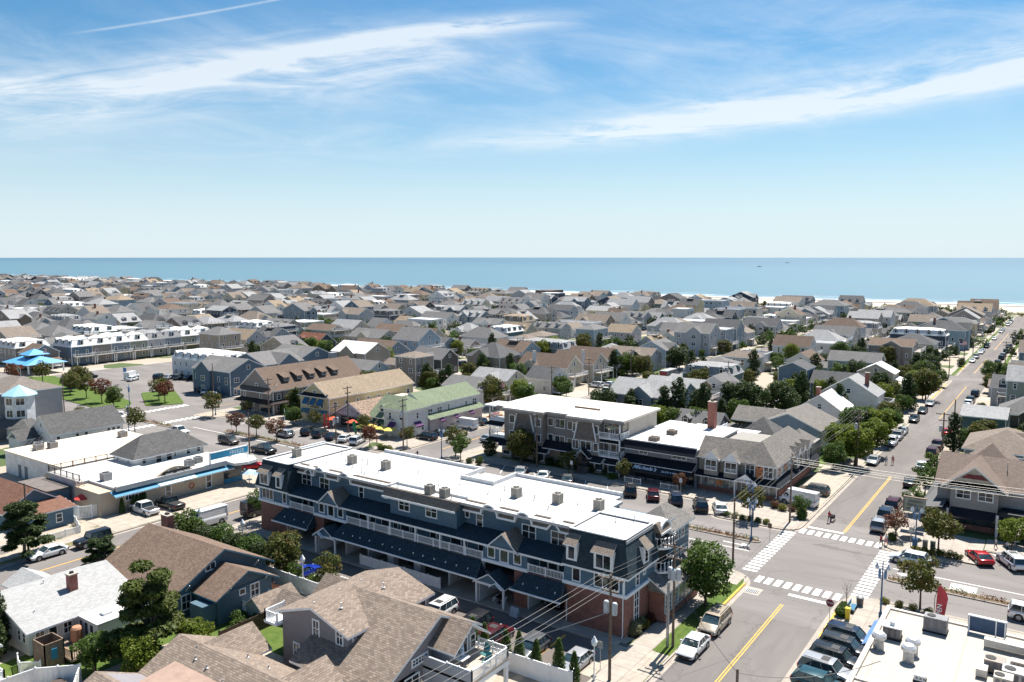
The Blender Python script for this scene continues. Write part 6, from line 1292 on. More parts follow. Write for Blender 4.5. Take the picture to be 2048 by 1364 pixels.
def house_mats(wall, roofc, feats, sub):
 return {'wall': [wallm(wall), WHITE_D], 'roof': [roofm(roofc), WHITE], 'window': [WHITE, GLASS], 'porch': [WHITE, roofm(roofc)], 'deck': [WHITE, DECKM], 'chimney': [CHIMB if 'chimney' in feats else wallm('white'), CONC]}[sub]
HOUSES = []
SHAPE = {'gable': 'gabled', 'hip': 'hip roofed', 'flat': 'flat roofed', 'mansard': 'mansard roofed'}
FW = {'dormer': 'dormers', 'cross': 'a front gable', 'wing': 'a side wing', 'porch': 'a porch', 'deck': 'a white deck', 'deck3': 'a high white deck', 'sdeck': 'a side deck', 'roofdeck': 'a roof deck', 'chimney': 'a brick chimney', 'wchimney': 'a white chimney'}
def H(x1, y0, w, d, ze, zr, roof, axis, wall, roofc, feats=(), label=None, name=None, cat='house', group='houses of the town', place=None, seed=None, foot=True):
 rg = random.Random(seed if seed is not None else int(x1 * 7 + y0 * 13)); detail = y0 < 330 and x1 > -330
 if foot: FOOT.append((x1 - w, x1, y0, y0 + d))
 st = ('one storey', 'two storey', 'three storey')[min(2, max(0, int((ze - .3) / 2.75) - 1))]
 if label is None:
  f = [FW[q] for q in feats if q in FW]; base = f'{st} {wall} {SHAPE[roof]} house with {roofc} roof'
  c = [base + (' and ' + q if q else '') + (' ' + place if place else '') for q in ([f[0]] if f else ['']) + f[1:]]
  near = min(HOUSES, key=lambda h: (h[0] - x1) ** 2 + (h[1] - y0) ** 2)[2] if HOUSES else ''
  c += [f'{wall} {SHAPE[roof]} house with {roofc} roof next to the {n_}' for n_ in [h[2] for h in sorted(HOUSES, key=lambda h: (h[0] - x1) ** 2 + (h[1] - y0) ** 2)[:6]]]
  label = uniq(*c)
 else: USED.add(label)
 HOUSES.append((x1, y0, f'{wall} {SHAPE[roof]} house with {roofc} roof'))
 t = thing(name or 'town_house', label, cat, (x1 - w / 2, y0 + d / 2, KZ), group)
 for k, mb in house_parts(x1, y0, w, d, ze, zr, roof, axis, feats, rg, detail).items():
  if mb.f:
   o = mb.build(k, house_mats(wall, roofc, feats, k), t)
   if k == 'window': o['kind'] = 'stuff'
 return t
def awning(t, face, u, off, z, w, m_, dpt=.8, h=.7):
 b = MB()
 if face == 'S': slab_poly(b, [(u - w / 2, off - dpt, z), (u + w / 2, off - dpt, z), (u + w / 2, off, z + h), (u - w / 2, off, z + h)], .05); b.box(u - w / 2, u + w / 2, off - dpt, off - dpt + .04, z - .25, z)
 else: slab_poly(b, [(off + dpt, u - w / 2, z), (off + dpt, u + w / 2, z), (off, u + w / 2, z + h), (off, u - w / 2, z + h)], .05); b.box(off + dpt - .04, off + dpt, u - w / 2, u + w / 2, z - .25, z)
 return b.build('awning', m_, t)
PURP = mat('purple_canvas', (.1, .03, .12), .8); BLUEC = mat('blue_canvas', (.02, .12, .25), .8); GRNC = mat('dark_green_canvas', (.01, .05, .035), .8)
t = H(-136.2, 122.5, 9.5, 28, 6.4, 9.4, 'gable', 'y', 'yellow', 'tan', ('dormer0',), 'long pale yellow shop with tan roof and three blue canvas hoods', 'yellow_shop', 'shop', None)
for x in (-143.6, -141.2, -138.8): awning(t, 'S', x, 122.5, 4.6, 1.7, BLUEC, .9, 1.2)
awning(t, 'S', -141, 122.5, 2.6, 8.6, mat('slate_blue_canvas', (.09, .19, .24), .7), 1.0, .6); text(t, 'AVALON', (-141, 122.4, 3.75), 0, .6, mat('sign_brown', (.12, .07, .03), .6))
b = MB(); slab_poly(b, [(-146, 121.6, 6.3), (-136, 121.6, 6.3), (-136.4, 122.5, 7.0), (-145.6, 122.5, 7.0)], .1, 0, 1); b.build('skirt_roof', [NAVY, WHITE], t)
t = thing('shake_roofed_parlor', 'ice cream parlour with shaggy wood shake roof and arched lettered gable', 'shop', (-130, 126, 0)); b = MB(); gablewall(b, -135.5, -124.6, 123.5, 138, KZ, 2.9, 5.6, 'y'); b.build('wall', mat('grey_wall', (.3, .29, .29), .8), t); b = MB(); gable(b, -135.5, -124.6, 123.5, 133, 3.0, 5.8, 'y', .6, .8, .25, 0, 1); b.build('roof', [shingle('wood_shake', (.3, .22, .17), .3, .25, .6), WHITE], t); b = MB(); b.box(-135.5, -124, 133.2, 146, 3.6, 4.2); b.build('flat_roof', TANROOF, t)
b = MB(); b.prism([(-134.8, 2.9), (-125.2, 2.9), (-130, 5.3)], 'y', 122.9, 123.1); b.build('gable_board', mat('lilac_board', (.4, .38, .42), .6), t)
for k, c in enumerate('ICE CREAM'):
 a = (k - 4) / 4; text(t, c, (-130 + a * 2.6, 122.88, 4.35 - abs(a) * .75), 0, .55, mat('sign_black', (.03, .03, .04), .5), .01)
b = MB(); b.box(-133.5, -126.5, 123.42, 123.5, .4, 2.5); b.build('shop_window', GLASS, t)
FOOT.append((-146, -124, 122, 151))
t = H(-119.4, 124.5, 6.2, 11, 3.4, 7.2, 'gable', 'x', 'cream', 'green', ('dormer',), 'cream shop with sage green roof and three small dormers behind yellow parasols', 'green_roofed_shop', 'shop', None)
for x in (-124.4, -121.2): awning(t, 'S', x, 124.5, 2.2, 2.6, GRNC, 1.0, .8)
t = H(-112.6, 122.5, 6.4, 6.5, 6.4, 8.6, 'hip', 'x', 'white', 'green', (), 'white two storey corner shop with green hipped roof and purple awnings', 'white_corner_shop', 'shop', None)
awning(t, 'S', -116.6, 122.5, 2.3, 1.8, PURP, .9, .9); awning(t, 'E', 125.6, -112.6, 2.4, 2.2, PURP, 1.0, .8); text(t, 'BOUTIQUE', (-117.2, 122.4, 3.7), 0, .4, mat('sign_purple', (.1, .03, .12), .6))
t = H(-113.4, 129.2, 8, 19, 6.2, 8.4, 'gable', 'y', 'white', 'green', (), 'long white building with sage green roof behind the purple awnings', 'long_green_roofed_building', 'shop', None)
for y in (133, 138, 143.5): awning(t, 'E', y, -112.2, 2.3, 1.4, PURP, .8, .7)
b = MB(); b.box(-113.4, -112.2, 129.3, 148, KZ, 3.1); slab_poly(b, [(-111.7, 129, 3.1), (-111.7, 148.4, 3.1), (-113.4, 148.4, 4.0), (-113.4, 129, 4.0)], .12, 1, 2); b.build('lower_storey', [mat('pinkish_stucco', (.42, .36, .36), .8), roofm('green'), WHITE], t)
t = H(-155.8, 122.6, 12.5, 30, 6.2, 11.0, 'gable', 'y', 'taupe', 'brown', (), 'brown half timbered block with a row of five shed dormers', 'half_timbered_building', 'shop', None)
b = MB(); slab_poly(b, [(-168.8, 121, 5.6), (-155, 121, 5.6), (-156.6, 124.5, 7.6), (-167.4, 124.5, 7.6)], .15, 0, 1); b.build('hipped_end', [roofm('brown'), WHITE], t)
b = MB(); slab_poly(b, [(-169, 120.9, 2.9), (-154.6, 120.9, 2.9), (-155.8, 122.6, 3.6), (-168.3, 122.6, 3.6)], .12); slab_poly(b, [(-154.6, 120.9, 2.9), (-154.6, 131, 2.9), (-155.8, 131, 3.6), (-155.8, 122.6, 3.6)], .12); b.build('skirt_roof', shingle('black_brown_shingle', (.06, .05, .048)), t)
for y in (128, 132, 136, 140, 144):
 b = MB(); b.box(-159.6, -157.4, y - .9, y + .9, 7.4, 8.6); slab_poly(b, [(-157.0, y - 1.1, 8.6), (-157.0, y + 1.1, 8.6), (-159.8, y + 1.1, 9.7), (-159.8, y - 1.1, 9.7)], .1, 1, 1); b.build('shed_dormer', [mat('dormer_dark', (.1, .085, .075)), roofm('brown')], t); window(t, 'E', y, -157.4, 7.75, 1.3, .7, 2, 1, .08)
b = MB()
for k in range(13): b.box(-155.78, -155.72, 122.8 + 2.3 * k, 123.1 + 2.3 * k, 3.8, 6.0)
b.build('timber', mat('dark_timber', (.08, .06, .05)), t)
for x in (-166, -158.6): b = MB(); b.box(x - 2, x + 2, 122.52, 122.6, .5, 2.6); b.build('shop_window', GLASS, t)
for x in (-164.8, -161.5): text(t, 'REALTY' if x < -163 else 'GALLERY', (x, 121.0 - .1, 2.75), 0, .5, mat('sign_cream', (.6, .55, .4), .6))
b = MB(); b.box(-163.4, -162, 147, 149, 9, 12.4); b.build('chimney', mat('stone_grey', (.3, .3, .32)), t)
for k, (x, y, w, d) in enumerate(((-186.5, 132.6, 17, 12), (-190.5, 147.2, 16, 14), (-194, 163.5, 16, 13))):
 t = H(x, y, w, d, 7.0, 9.8, 'gable', ('x', 'y', 'x')[k], 'steel blue', 'grey', (('cross',), ('cross',), ('cross', 'deck'))[k], ('steel blue gabled shop block nearest the avenue, grey roof', 'steel blue gabled shop block in the middle of the blue row', 'steel blue gabled shop block farthest along the blue row')[k], 'blue_shop', 'shop', 'dark blue gabled shops', foot=True)
t = H(-211, 146, 24, 12, 6.2, 8.8, 'mansard', 'x', 'white', 'white', (), 'white flat topped shop with mansard panels left of the blue shops', 'white_mansard_shop', 'shop', None)
for k, (wc, rc) in enumerate((('steel blue', 'white'), ('taupe', 'white'), ('blue grey', 'white'), ('sage green', 'white'), ('pale grey', 'light grey'), ('blue grey', 'light grey'), ('sage green', 'white'), ('light blue', 'white'))):
 H(-287 - .6 * k, 140 + 7.4 * k, 13, 7.3, 6.6, 9.8, 'mansard', 'x', wc, rc, ('deck', 'roofdeck') if k % 2 else ('deck',), uniq(f'{wc} attached house with {rc} flat top in the long mansard row', f'{wc} attached house toward the far end of the mansard row'), 'row_house', 'house', 'attached mansard houses in a row')
H(-300, 203, 22, 9, 6.0, 8.5, 'flat', 'x', 'white', 'white', (), 'long white flat roofed house behind the row of mansard houses')
t = H(-180.5, 177.6, 15, 11, 8.0, 10.8, 'gable', 'x', 'tan', 'white', ('cross', 'deck'), 'plywood clad house under construction with bare white roof sheathing', 'unfinished_house')
for a in (
(-166.8, 165.8, 15, 8, 5.4, 7.4, 'gable', 'x', 'light blue', 'grey', (), 'pale blue long house with grey green roof behind the yellow shop'),
(-157.6, 175.6, 8, 8, 8.6, 9.8, 'hip', 'x', 'taupe', 'taupe', ('deck', 'wing'), 'taupe three storey boxy house beside the cone hedge'),
(-164.4, 195.4, 13, 8.5, 5.6, 8.4, 'gable', 'x', 'dark shingled', 'grey', ('cross',), 'dark shingled house with lit gable end behind the taupe house'),
(-118.8, 157.2, 13, 8.5, 5.4, 7.4, 'gable', 'x', 'pale grey', 'grey', ('deck',), 'pale grey house with flags on its front deck'),
(-121.2, 170.8, 12, 8.5, 5.6, 7.8, 'gable', 'x', 'cream', 'light grey', ('cross', 'deck'), 'cream house with light grey roof and pinkish front deck'),
(-116.6, 185.4, 8.5, 9, 4.4, 7.2, 'gable', 'x', 'white', 'dark grey', ('porch',), 'small white cottage with dark grey roof and front steps'),
(-120, 199.3, 17, 9, 5.8, 9.0, 'gable', 'x', 'cream', 'brown', ('cross', 'deck', 'wchimney'), 'cream house with big brown roof and tall white side chimney'),
(-117.7, 211.2, 15, 8.6, 5.8, 8.8, 'gable', 'x', 'beige', 'brown', ('cross', 'deck', 'wchimney'), 'beige brown roofed house next in the row of white chimneys'),
(-119, 223.5, 16, 9, 5.8, 8.8, 'gable', 'x', 'white', 'brown', ('cross', 'deck'), 'white brown roofed house third in the row with white decks'),
(-113.5, 254.5, 11, 12, 6.2, 9.0, 'gable', 'y', 'light blue', 'grey', ('cross', 'deck'), 'light blue house with white framed bay windows facing the truck street'),
(-166.6, 249.0, 9, 8, 7.2, 8.6, 'hip', 'x', 'tan', 'taupe', ('deck',), 'tan boxy hip roofed house, nearer of two tan boxes'),
(-167.9, 261.5, 9, 10, 7.4, 8.8, 'hip', 'x', 'cream', 'taupe', ('deck',), 'cream boxy hip roofed house beside the tan box'),
(-165, 296.5, 9, 12, 7.6, 9.2, 'hip', 'y', 'light blue', 'grey', ('deck', 'sdeck'), 'pale blue boxy house with white corner decks'),
(-190, 268, 10, 12, 7.0, 9.8, 'mansard', 'x', 'teal', 'white', (), 'dark teal house under a bright white mansard roof'),
(-131, 329.7, 19, 9, 6.0, 8.8, 'gable', 'x', 'white', 'grey', ('cross', 'deck', 'wchimney'), 'big white house with grey roof and grey chimney by the second avenue'),
(-174, 417, 8, 9, 9.2, 9.6, 'flat', 'x', 'white', 'white', (), 'tall plain white cube house among the far roofs'),
(-125.2, 359.5, 10, 10, 4.0, 6.8, 'hip', 'x', 'beige', 'tan', ('chimney',), 'low beige house with orange tan hipped roof and brick chimney'),
(-81.9, 252.7, 11, 7, 6.0, 7.6, 'hip', 'x', 'light blue', 'taupe', ('wing',), 'pale blue boxy house behind the big evergreen trees'),
(-82.5, 263.5, 10, 9, 5.6, 7.4, 'flat', 'x', 'white', 'grey', ('roofdeck', 'deck'), 'white house with a glassed roof deck behind the pale blue box'),
(-66.6, 265.3, 9, 12, 4.4, 7.2, 'gable', 'y', 'white', 'brown', (), 'white low gabled house with brown roof among round trees'),
(-47, 262.9, 15, 8.5, 6.0, 8.4, 'gable', 'x', 'blue grey', 'grey', ('wing',), 'blue grey two storey house behind the beige gable'),
(-40.1, 246, 9.5, 7.5, 5.2, 7.6, 'gable', 'y', 'beige', 'white', ('porch',), 'beige house with bright white roof and arched side wing'),
(-43.6, 221.6, 13, 8.5, 4.6, 7.2, 'gable', 'x', 'steel blue', 'dark grey', ('wing',), 'steel blue low house with dark grey roof behind the trees'),
(-57.4, 220.4, 7.5, 8, 8.0, 9.6, 'gable', 'y', 'steel blue', 'dark grey', ('sdeck',), 'steel blue three storey tower house with side deck'),
(-39.8, 182.9, 9.5, 10, 4.4, 7.6, 'gable', 'y', 'white', 'white', ('chimney',), 'white gabled house with white metal roof and brick end chimney'),
(-43.5, 300.3, 14, 12, 7.6, 9.6, 'gable', 'x', 'taupe', 'brown', ('cross', 'deck', 'deck3'), 'taupe house with stacked white decks at the cross street corner'),
(-40.8, 330, 15, 12, 6.2, 9.0, 'hip', 'x', 'pale grey', 'dark grey', ('deck', 'dormer'), 'pale grey house with wide dark roof and white porch posts'),
(-39.5, 352, 20, 9, 7.4, 10, 'mansard', 'x', 'navy', 'white', ('deck',), 'navy house with white flat top and arched gable'),
(-280.5, 225.1, 12, 9, 8.2, 9.4, 'hip', 'x', 'navy', 'grey', ('deck', 'deck3'), 'navy three storey house with rounded white decks'),
(-301.9, 316, 14, 12, 6.4, 9.8, 'mansard', 'x', 'navy', 'grey', ('deck',), 'navy mansard house with white lower storey far left of centre'),
(-372, 323.6, 13, 9, 3.8, 6.6, 'gable', 'x', 'red', 'light grey', (), 'bright red low house with light grey roof'),
(-235.2, 205.8, 13, 10, 5.0, 8.6, 'gable', 'x', 'navy', 'red brown', ('cross', 'dormer'), 'navy house with steep red brown roof behind the construction site'),
(-239.6, 255.7, 15, 10, 5.8, 8.4, 'gable', 'x', 'weathered brown', 'brown', (), 'long weathered brown house beside a bushy tree'),
(-214.5, 248.4, 16, 9, 5.4, 8.6, 'gable', 'x', 'cream', 'brown', ('cross', 'wchimney'), 'cream house with dark brown roof and white gable chimney'),
(-222.3, 326.7, 14, 11, 6.2, 9.6, 'mansard', 'x', 'beige', 'tan', ('deck',), 'beige house with tan gambrel roof and curved eaves'),
(-200.5, 297.1, 14, 9, 5.0, 8.2, 'gable', 'x', 'cream', 'tan', ('dormer', 'cross'), 'cream house with tan roof and arched dormers'),
(-303.3, 378.3, 13, 10, 6.0, 8.6, 'gable', 'x', 'steel blue', 'light grey', ('cross', 'deck'), 'steel blue house with light grey roof near the far shore'),
(-261.9, 344, 15, 10, 6.0, 8.8, 'gable', 'x', 'blue grey', 'light grey', ('dormer', 'cross'), 'blue grey house with light grey roof and paired dormers'),
(-318.8, 418.8, 13, 10, 6, 9, 'gable', 'x', 'red', 'red brown', ('cross',), 'dark red house with red brown roof toward the beach'),
(-9.6, 190.2, 8, 12, 5.0, 6.4, 'gable', 'x', 'teal', 'light grey', (), 'dark teal house with pale grey roof right of the side street'),
(-2.0, 160.1, 12, 14, 4.6, 7.4, 'hip', 'y', 'blue grey', 'taupe', ('cross', 'sdeck'), 'blue grey house with tan hipped roofs behind the restaurant'),
(-5.5, 236, 10, 11, 5.2, 7.6, 'gable', 'x', 'pale grey', 'dark grey', ('dormer', 'sdeck'), 'pale grey house with white porch at the right edge'),
(-69.0, 196.0, 10, 9, 4.6, 7.8, 'gable', 'y', 'white', 'grey', ('cross',), 'white steep gabled house hidden behind the cedar trees'),
(-84.4, 236, 10, 10, 5.2, 7.2, 'hip', 'x', 'cream', 'grey', ('wing',), 'cream low house with grey roof beside the parked truck'),
(-86.0, 150.5, 8, 6, 2.8, 4.2, 'hip', 'x', 'white', 'grey', (), 'small white garage with grey hip roof behind the tan condominium')):
 H(*a)
t = thing('garage_clutter', 'stack of red and orange kayaks beside the long green roofed building', 'kayaks', (-110.5, 150, KZ))
for k in range(7):
 b = MB(); x, y = -112 + .75 * (k % 4), 151 + 1.2 * (k // 4); z = KZ + .25 + .35 * (k % 2); b.tube([(x, y - 1.6, z), (x + .05, y - .8, z), (x + .1, y + .8, z), (x + .1, y + 1.6, z)], [.06, .3, .3, .06], 7); b.build('kayak', mat('kayak_red', (.5, .06, .03), .4) if k % 3 else mat('kayak_orange', (.55, .2, .03), .4), t)
FOOT.append((-114, -107, 149, 156))
HX, HY = math.sin(R(34.988)), math.cos(R(34.988))
def proj(x, y, z):
 dx_, dy_, dz_ = x, y, z - CAM_H; f = -dx_ * HX + dy_ * HY; cp, sp = math.cos(R(5.994)), math.sin(R(5.994))
 r_ = dx_ * HY + dy_ * HX; dep = f * cp - dz_ * sp; dn = -(f * sp + dz_ * cp)
 return (1024 + 1600 * r_ / dep, 682 + 1600 * dn / dep, dep) if dep > 1 else (-9999, 0, 1)
PARKY = []                                                # spots for trees and cars found while laying out the lots
spec = []; rg = random.Random(11)
WK = ['white'] * 9 + ['pale grey'] * 8 + ['light blue'] * 3 + ['blue grey'] * 4 + ['cream'] * 3 + ['tan'] * 2 + ['taupe'] * 4 + ['steel blue'] * 2 + ['dark shingled', 'sage green', 'beige', 'beige', 'teal', 'yellow', 'navy', 'weathered brown', 'weathered brown']
RK = ['grey'] * 6 + ['dark grey'] * 4 + ['brown'] * 3 + ['taupe'] * 4 + ['light grey'] * 6 + ['tan'] * 1
FK = [('deck',), ('cross',), ('cross', 'deck'), ('dormer',), ('porch',), ('porch', 'dormer'), ('deck', 'deck3'), ('wing',), ('chimney', 'cross'), ('sdeck', 'cross'), ('chimney', 'deck'), ('wing', 'deck', 'cross'), ('dormer', 'deck'), ('cross', 'sdeck', 'deck')]
for i in range(len(ALLX) - 1):
 bx0, bx1 = ALLX[i] + HALF, ALLX[i + 1] - HALF
 for y_lo, y_hi in ((124, 279), (291, 499), (510, 600)):
  for side in (0, 1, 2):
   y = y_lo + rg.uniform(1, 5)
   while y < y_hi - 9:
    d = rg.uniform(8.5, 12.2); w = rg.uniform(12, 19) if side < 2 else rg.uniform(8, 12)
    if y_lo > 500: d *= 1.12; w *= 1.15
    if y + d > y_hi: break
    if side == 0: x1 = bx0 + 5.5 + rg.uniform(0, 2) + w
    elif side == 1: x1 = bx1 - 5.5 - rg.uniform(0, 2)
    else: x1 = (bx0 + bx1) / 2 + w / 2 + rg.uniform(-2, 2)
    gap = rg.uniform(2.2, 5.5)
    if side == 2: gap = rg.uniform(4, 22)
    lx = proj(x1, y, 0)[0]
    if -60 < lx and proj(x1 - w, y, 0)[0] < 2110 and not taken(x1 - w, x1, y, y + d, .9) and not (x1 < -183 and y < 180 and x1 > -285):
     st = rg.choice((1, 2, 2, 2, 2, 3, 3)) if y_lo < 500 else rg.choice((2, 2, 3, 3)); ze = .35 + 2.75 * st + rg.uniform(-.2, .3)
     if side == 2: ze = rg.choice((3.0, 3.1, 5.6))
     roof = rg.choices(('gable', 'hip', 'flat', 'mansard'), (60, 22, 9, 9))[0]; axis = rg.choice(('x', 'x', 'y'))
     sp_ = min(w, d) / 2 if roof == 'hip' else ((d if axis == 'x' else w) / 2)
     zr = ze + min(sp_ * rg.uniform(.42, .72), 3.8)
     if roof == 'mansard': zr = ze + 2.9
     if roof == 'flat': zr = ze + .3
     rc = rg.choice(RK) if roof not in ('flat', 'mansard') else rg.choice(('white', 'white', 'light grey', 'grey'))
     spec.append((x1, y, w, d, ze, zr, roof, axis, rg.choice(WK), rc, rg.choice(FK) + (('roofdeck',) if rg.random() < .1 else ())))
     FOOT.append((x1 - w, x1, y, y + d))
    PARKY.append((bx0 if side == 0 else bx1, y + d + gap / 2, side)); y += d + gap
spec.sort(key=lambda s: s[0] ** 2 + s[1] ** 2)
NEARN = 300 - len(HOUSES)
for s in spec[:NEARN]:
 pl = 'near the beach' if s[1] > 505 else 'beyond the second avenue' if s[1] > 289 else 'left of the truck street' if s[0] < -106 else 'between the two side streets'
 if s[0] < -330: pl = 'on the far left'
 H(*s, place=pl, foot=False)
G = {}; order = []; big = MB()
for s in spec[NEARN:]:
 r2 = random.Random(int(s[0] * 7 + s[1] * 13))
 for k, mb in house_parts(*s[:8], s[10], r2, False).items():
  for j, f in enumerate(mb.f):
   m_ = house_mats(s[8], s[9], s[10], k)[mb.m[j]]
   if m_.name not in G: G[m_.name] = len(order); order.append(m_)
  base = len(big.v); big.v.extend(mb.v)
  for j, f in enumerate(mb.f): big.f.append(tuple(base + q for q in f)); big.m.append(G[house_mats(s[8], s[9], s[10], k)[mb.m[j]].name])
o = big.build('distant_houses', order); tag(o, 'mass of far small houses thinning toward the shore', 'houses', None, 'stuff')
t = thing('beach_motel', 'low dark brown motel block right at the beach', 'motel', (-395, 585, 0)); b = MB(); b.box(-420, -372, 585, 600, KZ, 7); b.box(-380, -365, 578, 600, KZ, 9.5); b.build('wall', mat('dark_brown_wall', (.1, .07, .06)), t); b = MB(); b.box(-421, -371, 584, 601, 7, 7.3); b.build('roof', roofm('brown'), t); b = MB()
for k in range(15): addwin(b, 'S', -418 + 3 * k, 585, 4, 1.8, 1.6, .12, (0, 1), False); addwin(b, 'S', -418 + 3 * k, 585, 1, 1.8, 1.8, .12, (0, 1), False)
o = b.build('window', [WHITE, GLASS], t); o['kind'] = 'stuff'
import numpy as np
def leafmesh(name, seed, blobs, size, m_, flat=.0, long=1.0, shell=.5, droop=0.0):
 g = np.random.default_rng(seed); P = []; Nn = []
 for x, y, z, rx, ry, rz, n in blobs:
  d = g.normal(size=(n, 3)); d /= np.linalg.norm(d, axis=1)[:, None]
  r_ = (shell + (1 - shell) * g.random(n)) ** .6 * (.82 + .3 * g.random(n)); q = d * r_[:, None]
  q[:, 2] = np.where(q[:, 2] < -.55, -.55 - (-.55 - q[:, 2]) * .4, q[:, 2])
  P.append(q * [rx, ry, rz] + [x, y, z]); Nn.append(d)
 P = np.vstack(P); D = np.vstack(Nn); n = len(P)
 nrm = D * .8 + g.normal(size=(n, 3)) * .75 + [0, 0, .5 + flat]; nrm /= np.linalg.norm(nrm, axis=1)[:, None]
 a = np.cross(nrm, g.normal(size=(n, 3))); a /= np.linalg.norm(a, axis=1)[:, None]; b = np.cross(nrm, a)
 s = size * (.6 + .8 * g.random(n))[:, None]
 V = np.stack([P - a * s * long, P - b * s * .62, P + a * s * long, P + b * s * .62], 1).reshape(-1, 3)
 V[:, 2] = np.maximum(V[:, 2], .03)
 me = bpy.data.meshes.new(name); me.vertices.add(n * 4); me.vertices.foreach_set('co', V.ravel())
 me.loops.add(n * 4); me.loops.foreach_set('vertex_index', np.arange(n * 4)); me.polygons.add(n)
 me.polygons.foreach_set('loop_start', np.arange(n) * 4); me.polygons.foreach_set('loop_total', np.full(n, 4)); me.materials.append(m_); me.update(); me.validate()
 return me
BARK = mat('bark', (.11, .085, .065), .95, .35, 5); BARK_G = mat('grey_bark', (.16, .145, .125), .95, .3, 5)
def trunkmesh(seed, h, r, tops, lean=0.0, m_=None):
 g = random.Random(seed); b = MB(); fork = h * g.uniform(.3, .45)
 b.tube([(0, 0, -.1), (lean * .2, 0, fork * .5), (lean * .5, .02, fork)], [r * 1.25, r, r * .85], 7)
 for x, y, z in tops: b.tube([(lean * .5, .02, fork - .05), (lean * .5 + (x - lean * .5) * .45 + g.uniform(-.1, .1), y * .4 + g.uniform(-.1, .1), fork + (z - fork) * .55), (x, y, z)], [r * .6, r * .4, r * .12], 5)
 return b.mesh('trunk', m_ or BARK, True)
LM = {
'olive': leafmat('olive_leaves', (.055, .08, .016), (.12, .14, .03), (.14, .08, .024), .35, .8),
'green': leafmat('green_leaves', (.045, .09, .016), (.1, .165, .03), (.07, .12, .022)),
'yellow': leafmat('yellow_green_leaves', (.08, .125, .015), (.2, .24, .03), (.13, .18, .022), .45),
'dark': leafmat('dark_evergreen', (.024, .05, .014), (.062, .092, .024), (.036, .062, .018), .25),
'pine': leafmat('pine_needles', (.04, .066, .012), (.105, .13, .024), (.06, .09, .018), .25, .7),
'cone': leafmat('arborvitae_leaves', (.035, .075, .012), (.075, .13, .022), (.05, .095, .016), .2),
'plum': leafmat('purple_leaves', (.03, .012, .018), (.07, .025, .03), (.045, .018, .022)),
'rust': leafmat('rusty_leaves', (.11, .04, .025), (.19, .085, .05), (.08, .07, .03)),
'lime': leafmat('lime_shrub_leaves', (.1, .13, .02), (.22, .23, .045), (.19, .13, .03), .4, 1.4),
'pale': leafmat('pale_grass_blades', (.16, .19, .1), (.28, .3, .19), (.2, .23, .13)),
}
g0 = random.Random(5)
def blobs(n, R_, z0, z1, rmin, rmax, per, squash=.8, taper=0.0):
 o = []
 for k in range(n):
  a = k * 2.4 + g0.uniform(-.4, .4); f = (k + .5) / n; z = z0 + (z1 - z0) * f; q = R_ * math.sqrt(max(.0, 1 - (2 * f - 1) ** 2 * .75)) * (1 - taper * f) * g0.uniform(.45, 1.0); r_ = g0.uniform(rmin, rmax) * (1 - taper * f * .5)
  o.append((math.cos(a) * q, math.sin(a) * q, z, r_, r_, r_ * squash, int(per * r_ * r_ / rmax / rmax)))
 return o
def proto_tree(kind, v):
 sd = hash((len(kind), v, kind[0])) % 1000 + v * 17 + ord(kind[1])
 if kind == 'street': B = blobs(11, 1.75, 2.3, 5.0, .65, 1.15, 300); return leafmesh('crown', sd, B, .15, LM['olive']), trunkmesh(sd, 5, .1, [b[:3] for b in B[:8]])
 if kind == 'round': B = blobs(16, 2.3, 1.9, 6.0, .9, 1.5, 420); return leafmesh('crown', sd, B, .18, LM['green']), trunkmesh(sd, 5, .16, [b[:3] for b in B[:8]])
 if kind == 'shade': B = blobs(24, 4.0, 3.0, 8.6, 1.1, 1.9, 420, .7); return leafmesh('crown', sd, B, .24, LM['green']), trunkmesh(sd, 7, .28, [b[:3] for b in B[:12]], .4)
 if kind == 'cedar': B = blobs(22, 2.5, .9, 9.0, .7, 1.6, 420, .9, .72); return leafmesh('crown', sd, B, .17, LM['dark'], 0, 1.5), trunkmesh(sd, 9, .2, [b[:3] for b in B[6:16]])
 if kind == 'pine':
  B = []
  for k in range(30):
   a = k * 2.4 + g0.uniform(-.3, .3); f = (k + .5) / 30; q = 3.5 * (1 - .6 * f) * g0.uniform(.35, 1.0); r_ = g0.uniform(.7, 1.25)
   B.append((math.cos(a) * q, math.sin(a) * q, 1.3 + 6.6 * f + g0.uniform(-.3, .3), r_, r_, r_ * .42, int(520 * r_)))
  return leafmesh('crown', sd, B, .15, LM['pine'], .5, 1.9), trunkmesh(sd, 8, .22, [b[:3] for b in B[4:26]], .3, BARK_G)
 if kind == 'cone': B = [(0, 0, .45 + .4 * k, .62 * (1 - (k / 8.5) ** 2.2), .62 * (1 - (k / 8.5) ** 2.2), .42, 420) for k in range(8)]; return leafmesh('crown', sd, B, .055, LM['cone'], 0, 1.6, .75), trunkmesh(sd, 1, .06, [])
 if kind == 'shrub': B = blobs(7, .6, .25, .9, .35, .6, 330); return leafmesh('crown', sd, B, .075, LM['green']), None
 if kind == 'hedge': B = blobs(16, 1.35, .4, 3.2, .6, 1.05, 420); return leafmesh('crown', sd, B, .12, LM['green'], shell=.6), trunkmesh(sd, 2, .1, [b[:3] for b in B[4:10]])
 if kind == 'tuft': B = [(g0.uniform(-.2, .2), g0.uniform(-.2, .2), .35 + .12 * k, .45, .45, .4, 220) for k in range(3)]; return leafmesh('crown', sd, B, .06, LM['pale'], 0, 3.6), None
NV = {'street': 4, 'round': 3, 'shade': 3, 'cedar': 4, 'pine': 2, 'cone': 2, 'shrub': 4, 'hedge': 3, 'tuft': 2}
PROTO = {k: [proto_tree(k, v) for v in range(n)] for k, n in NV.items()}
TCAT = {'shrub': 'shrub', 'hedge': 'hedge bush', 'tuft': 'ornamental grass', 'cone': 'shrub'}
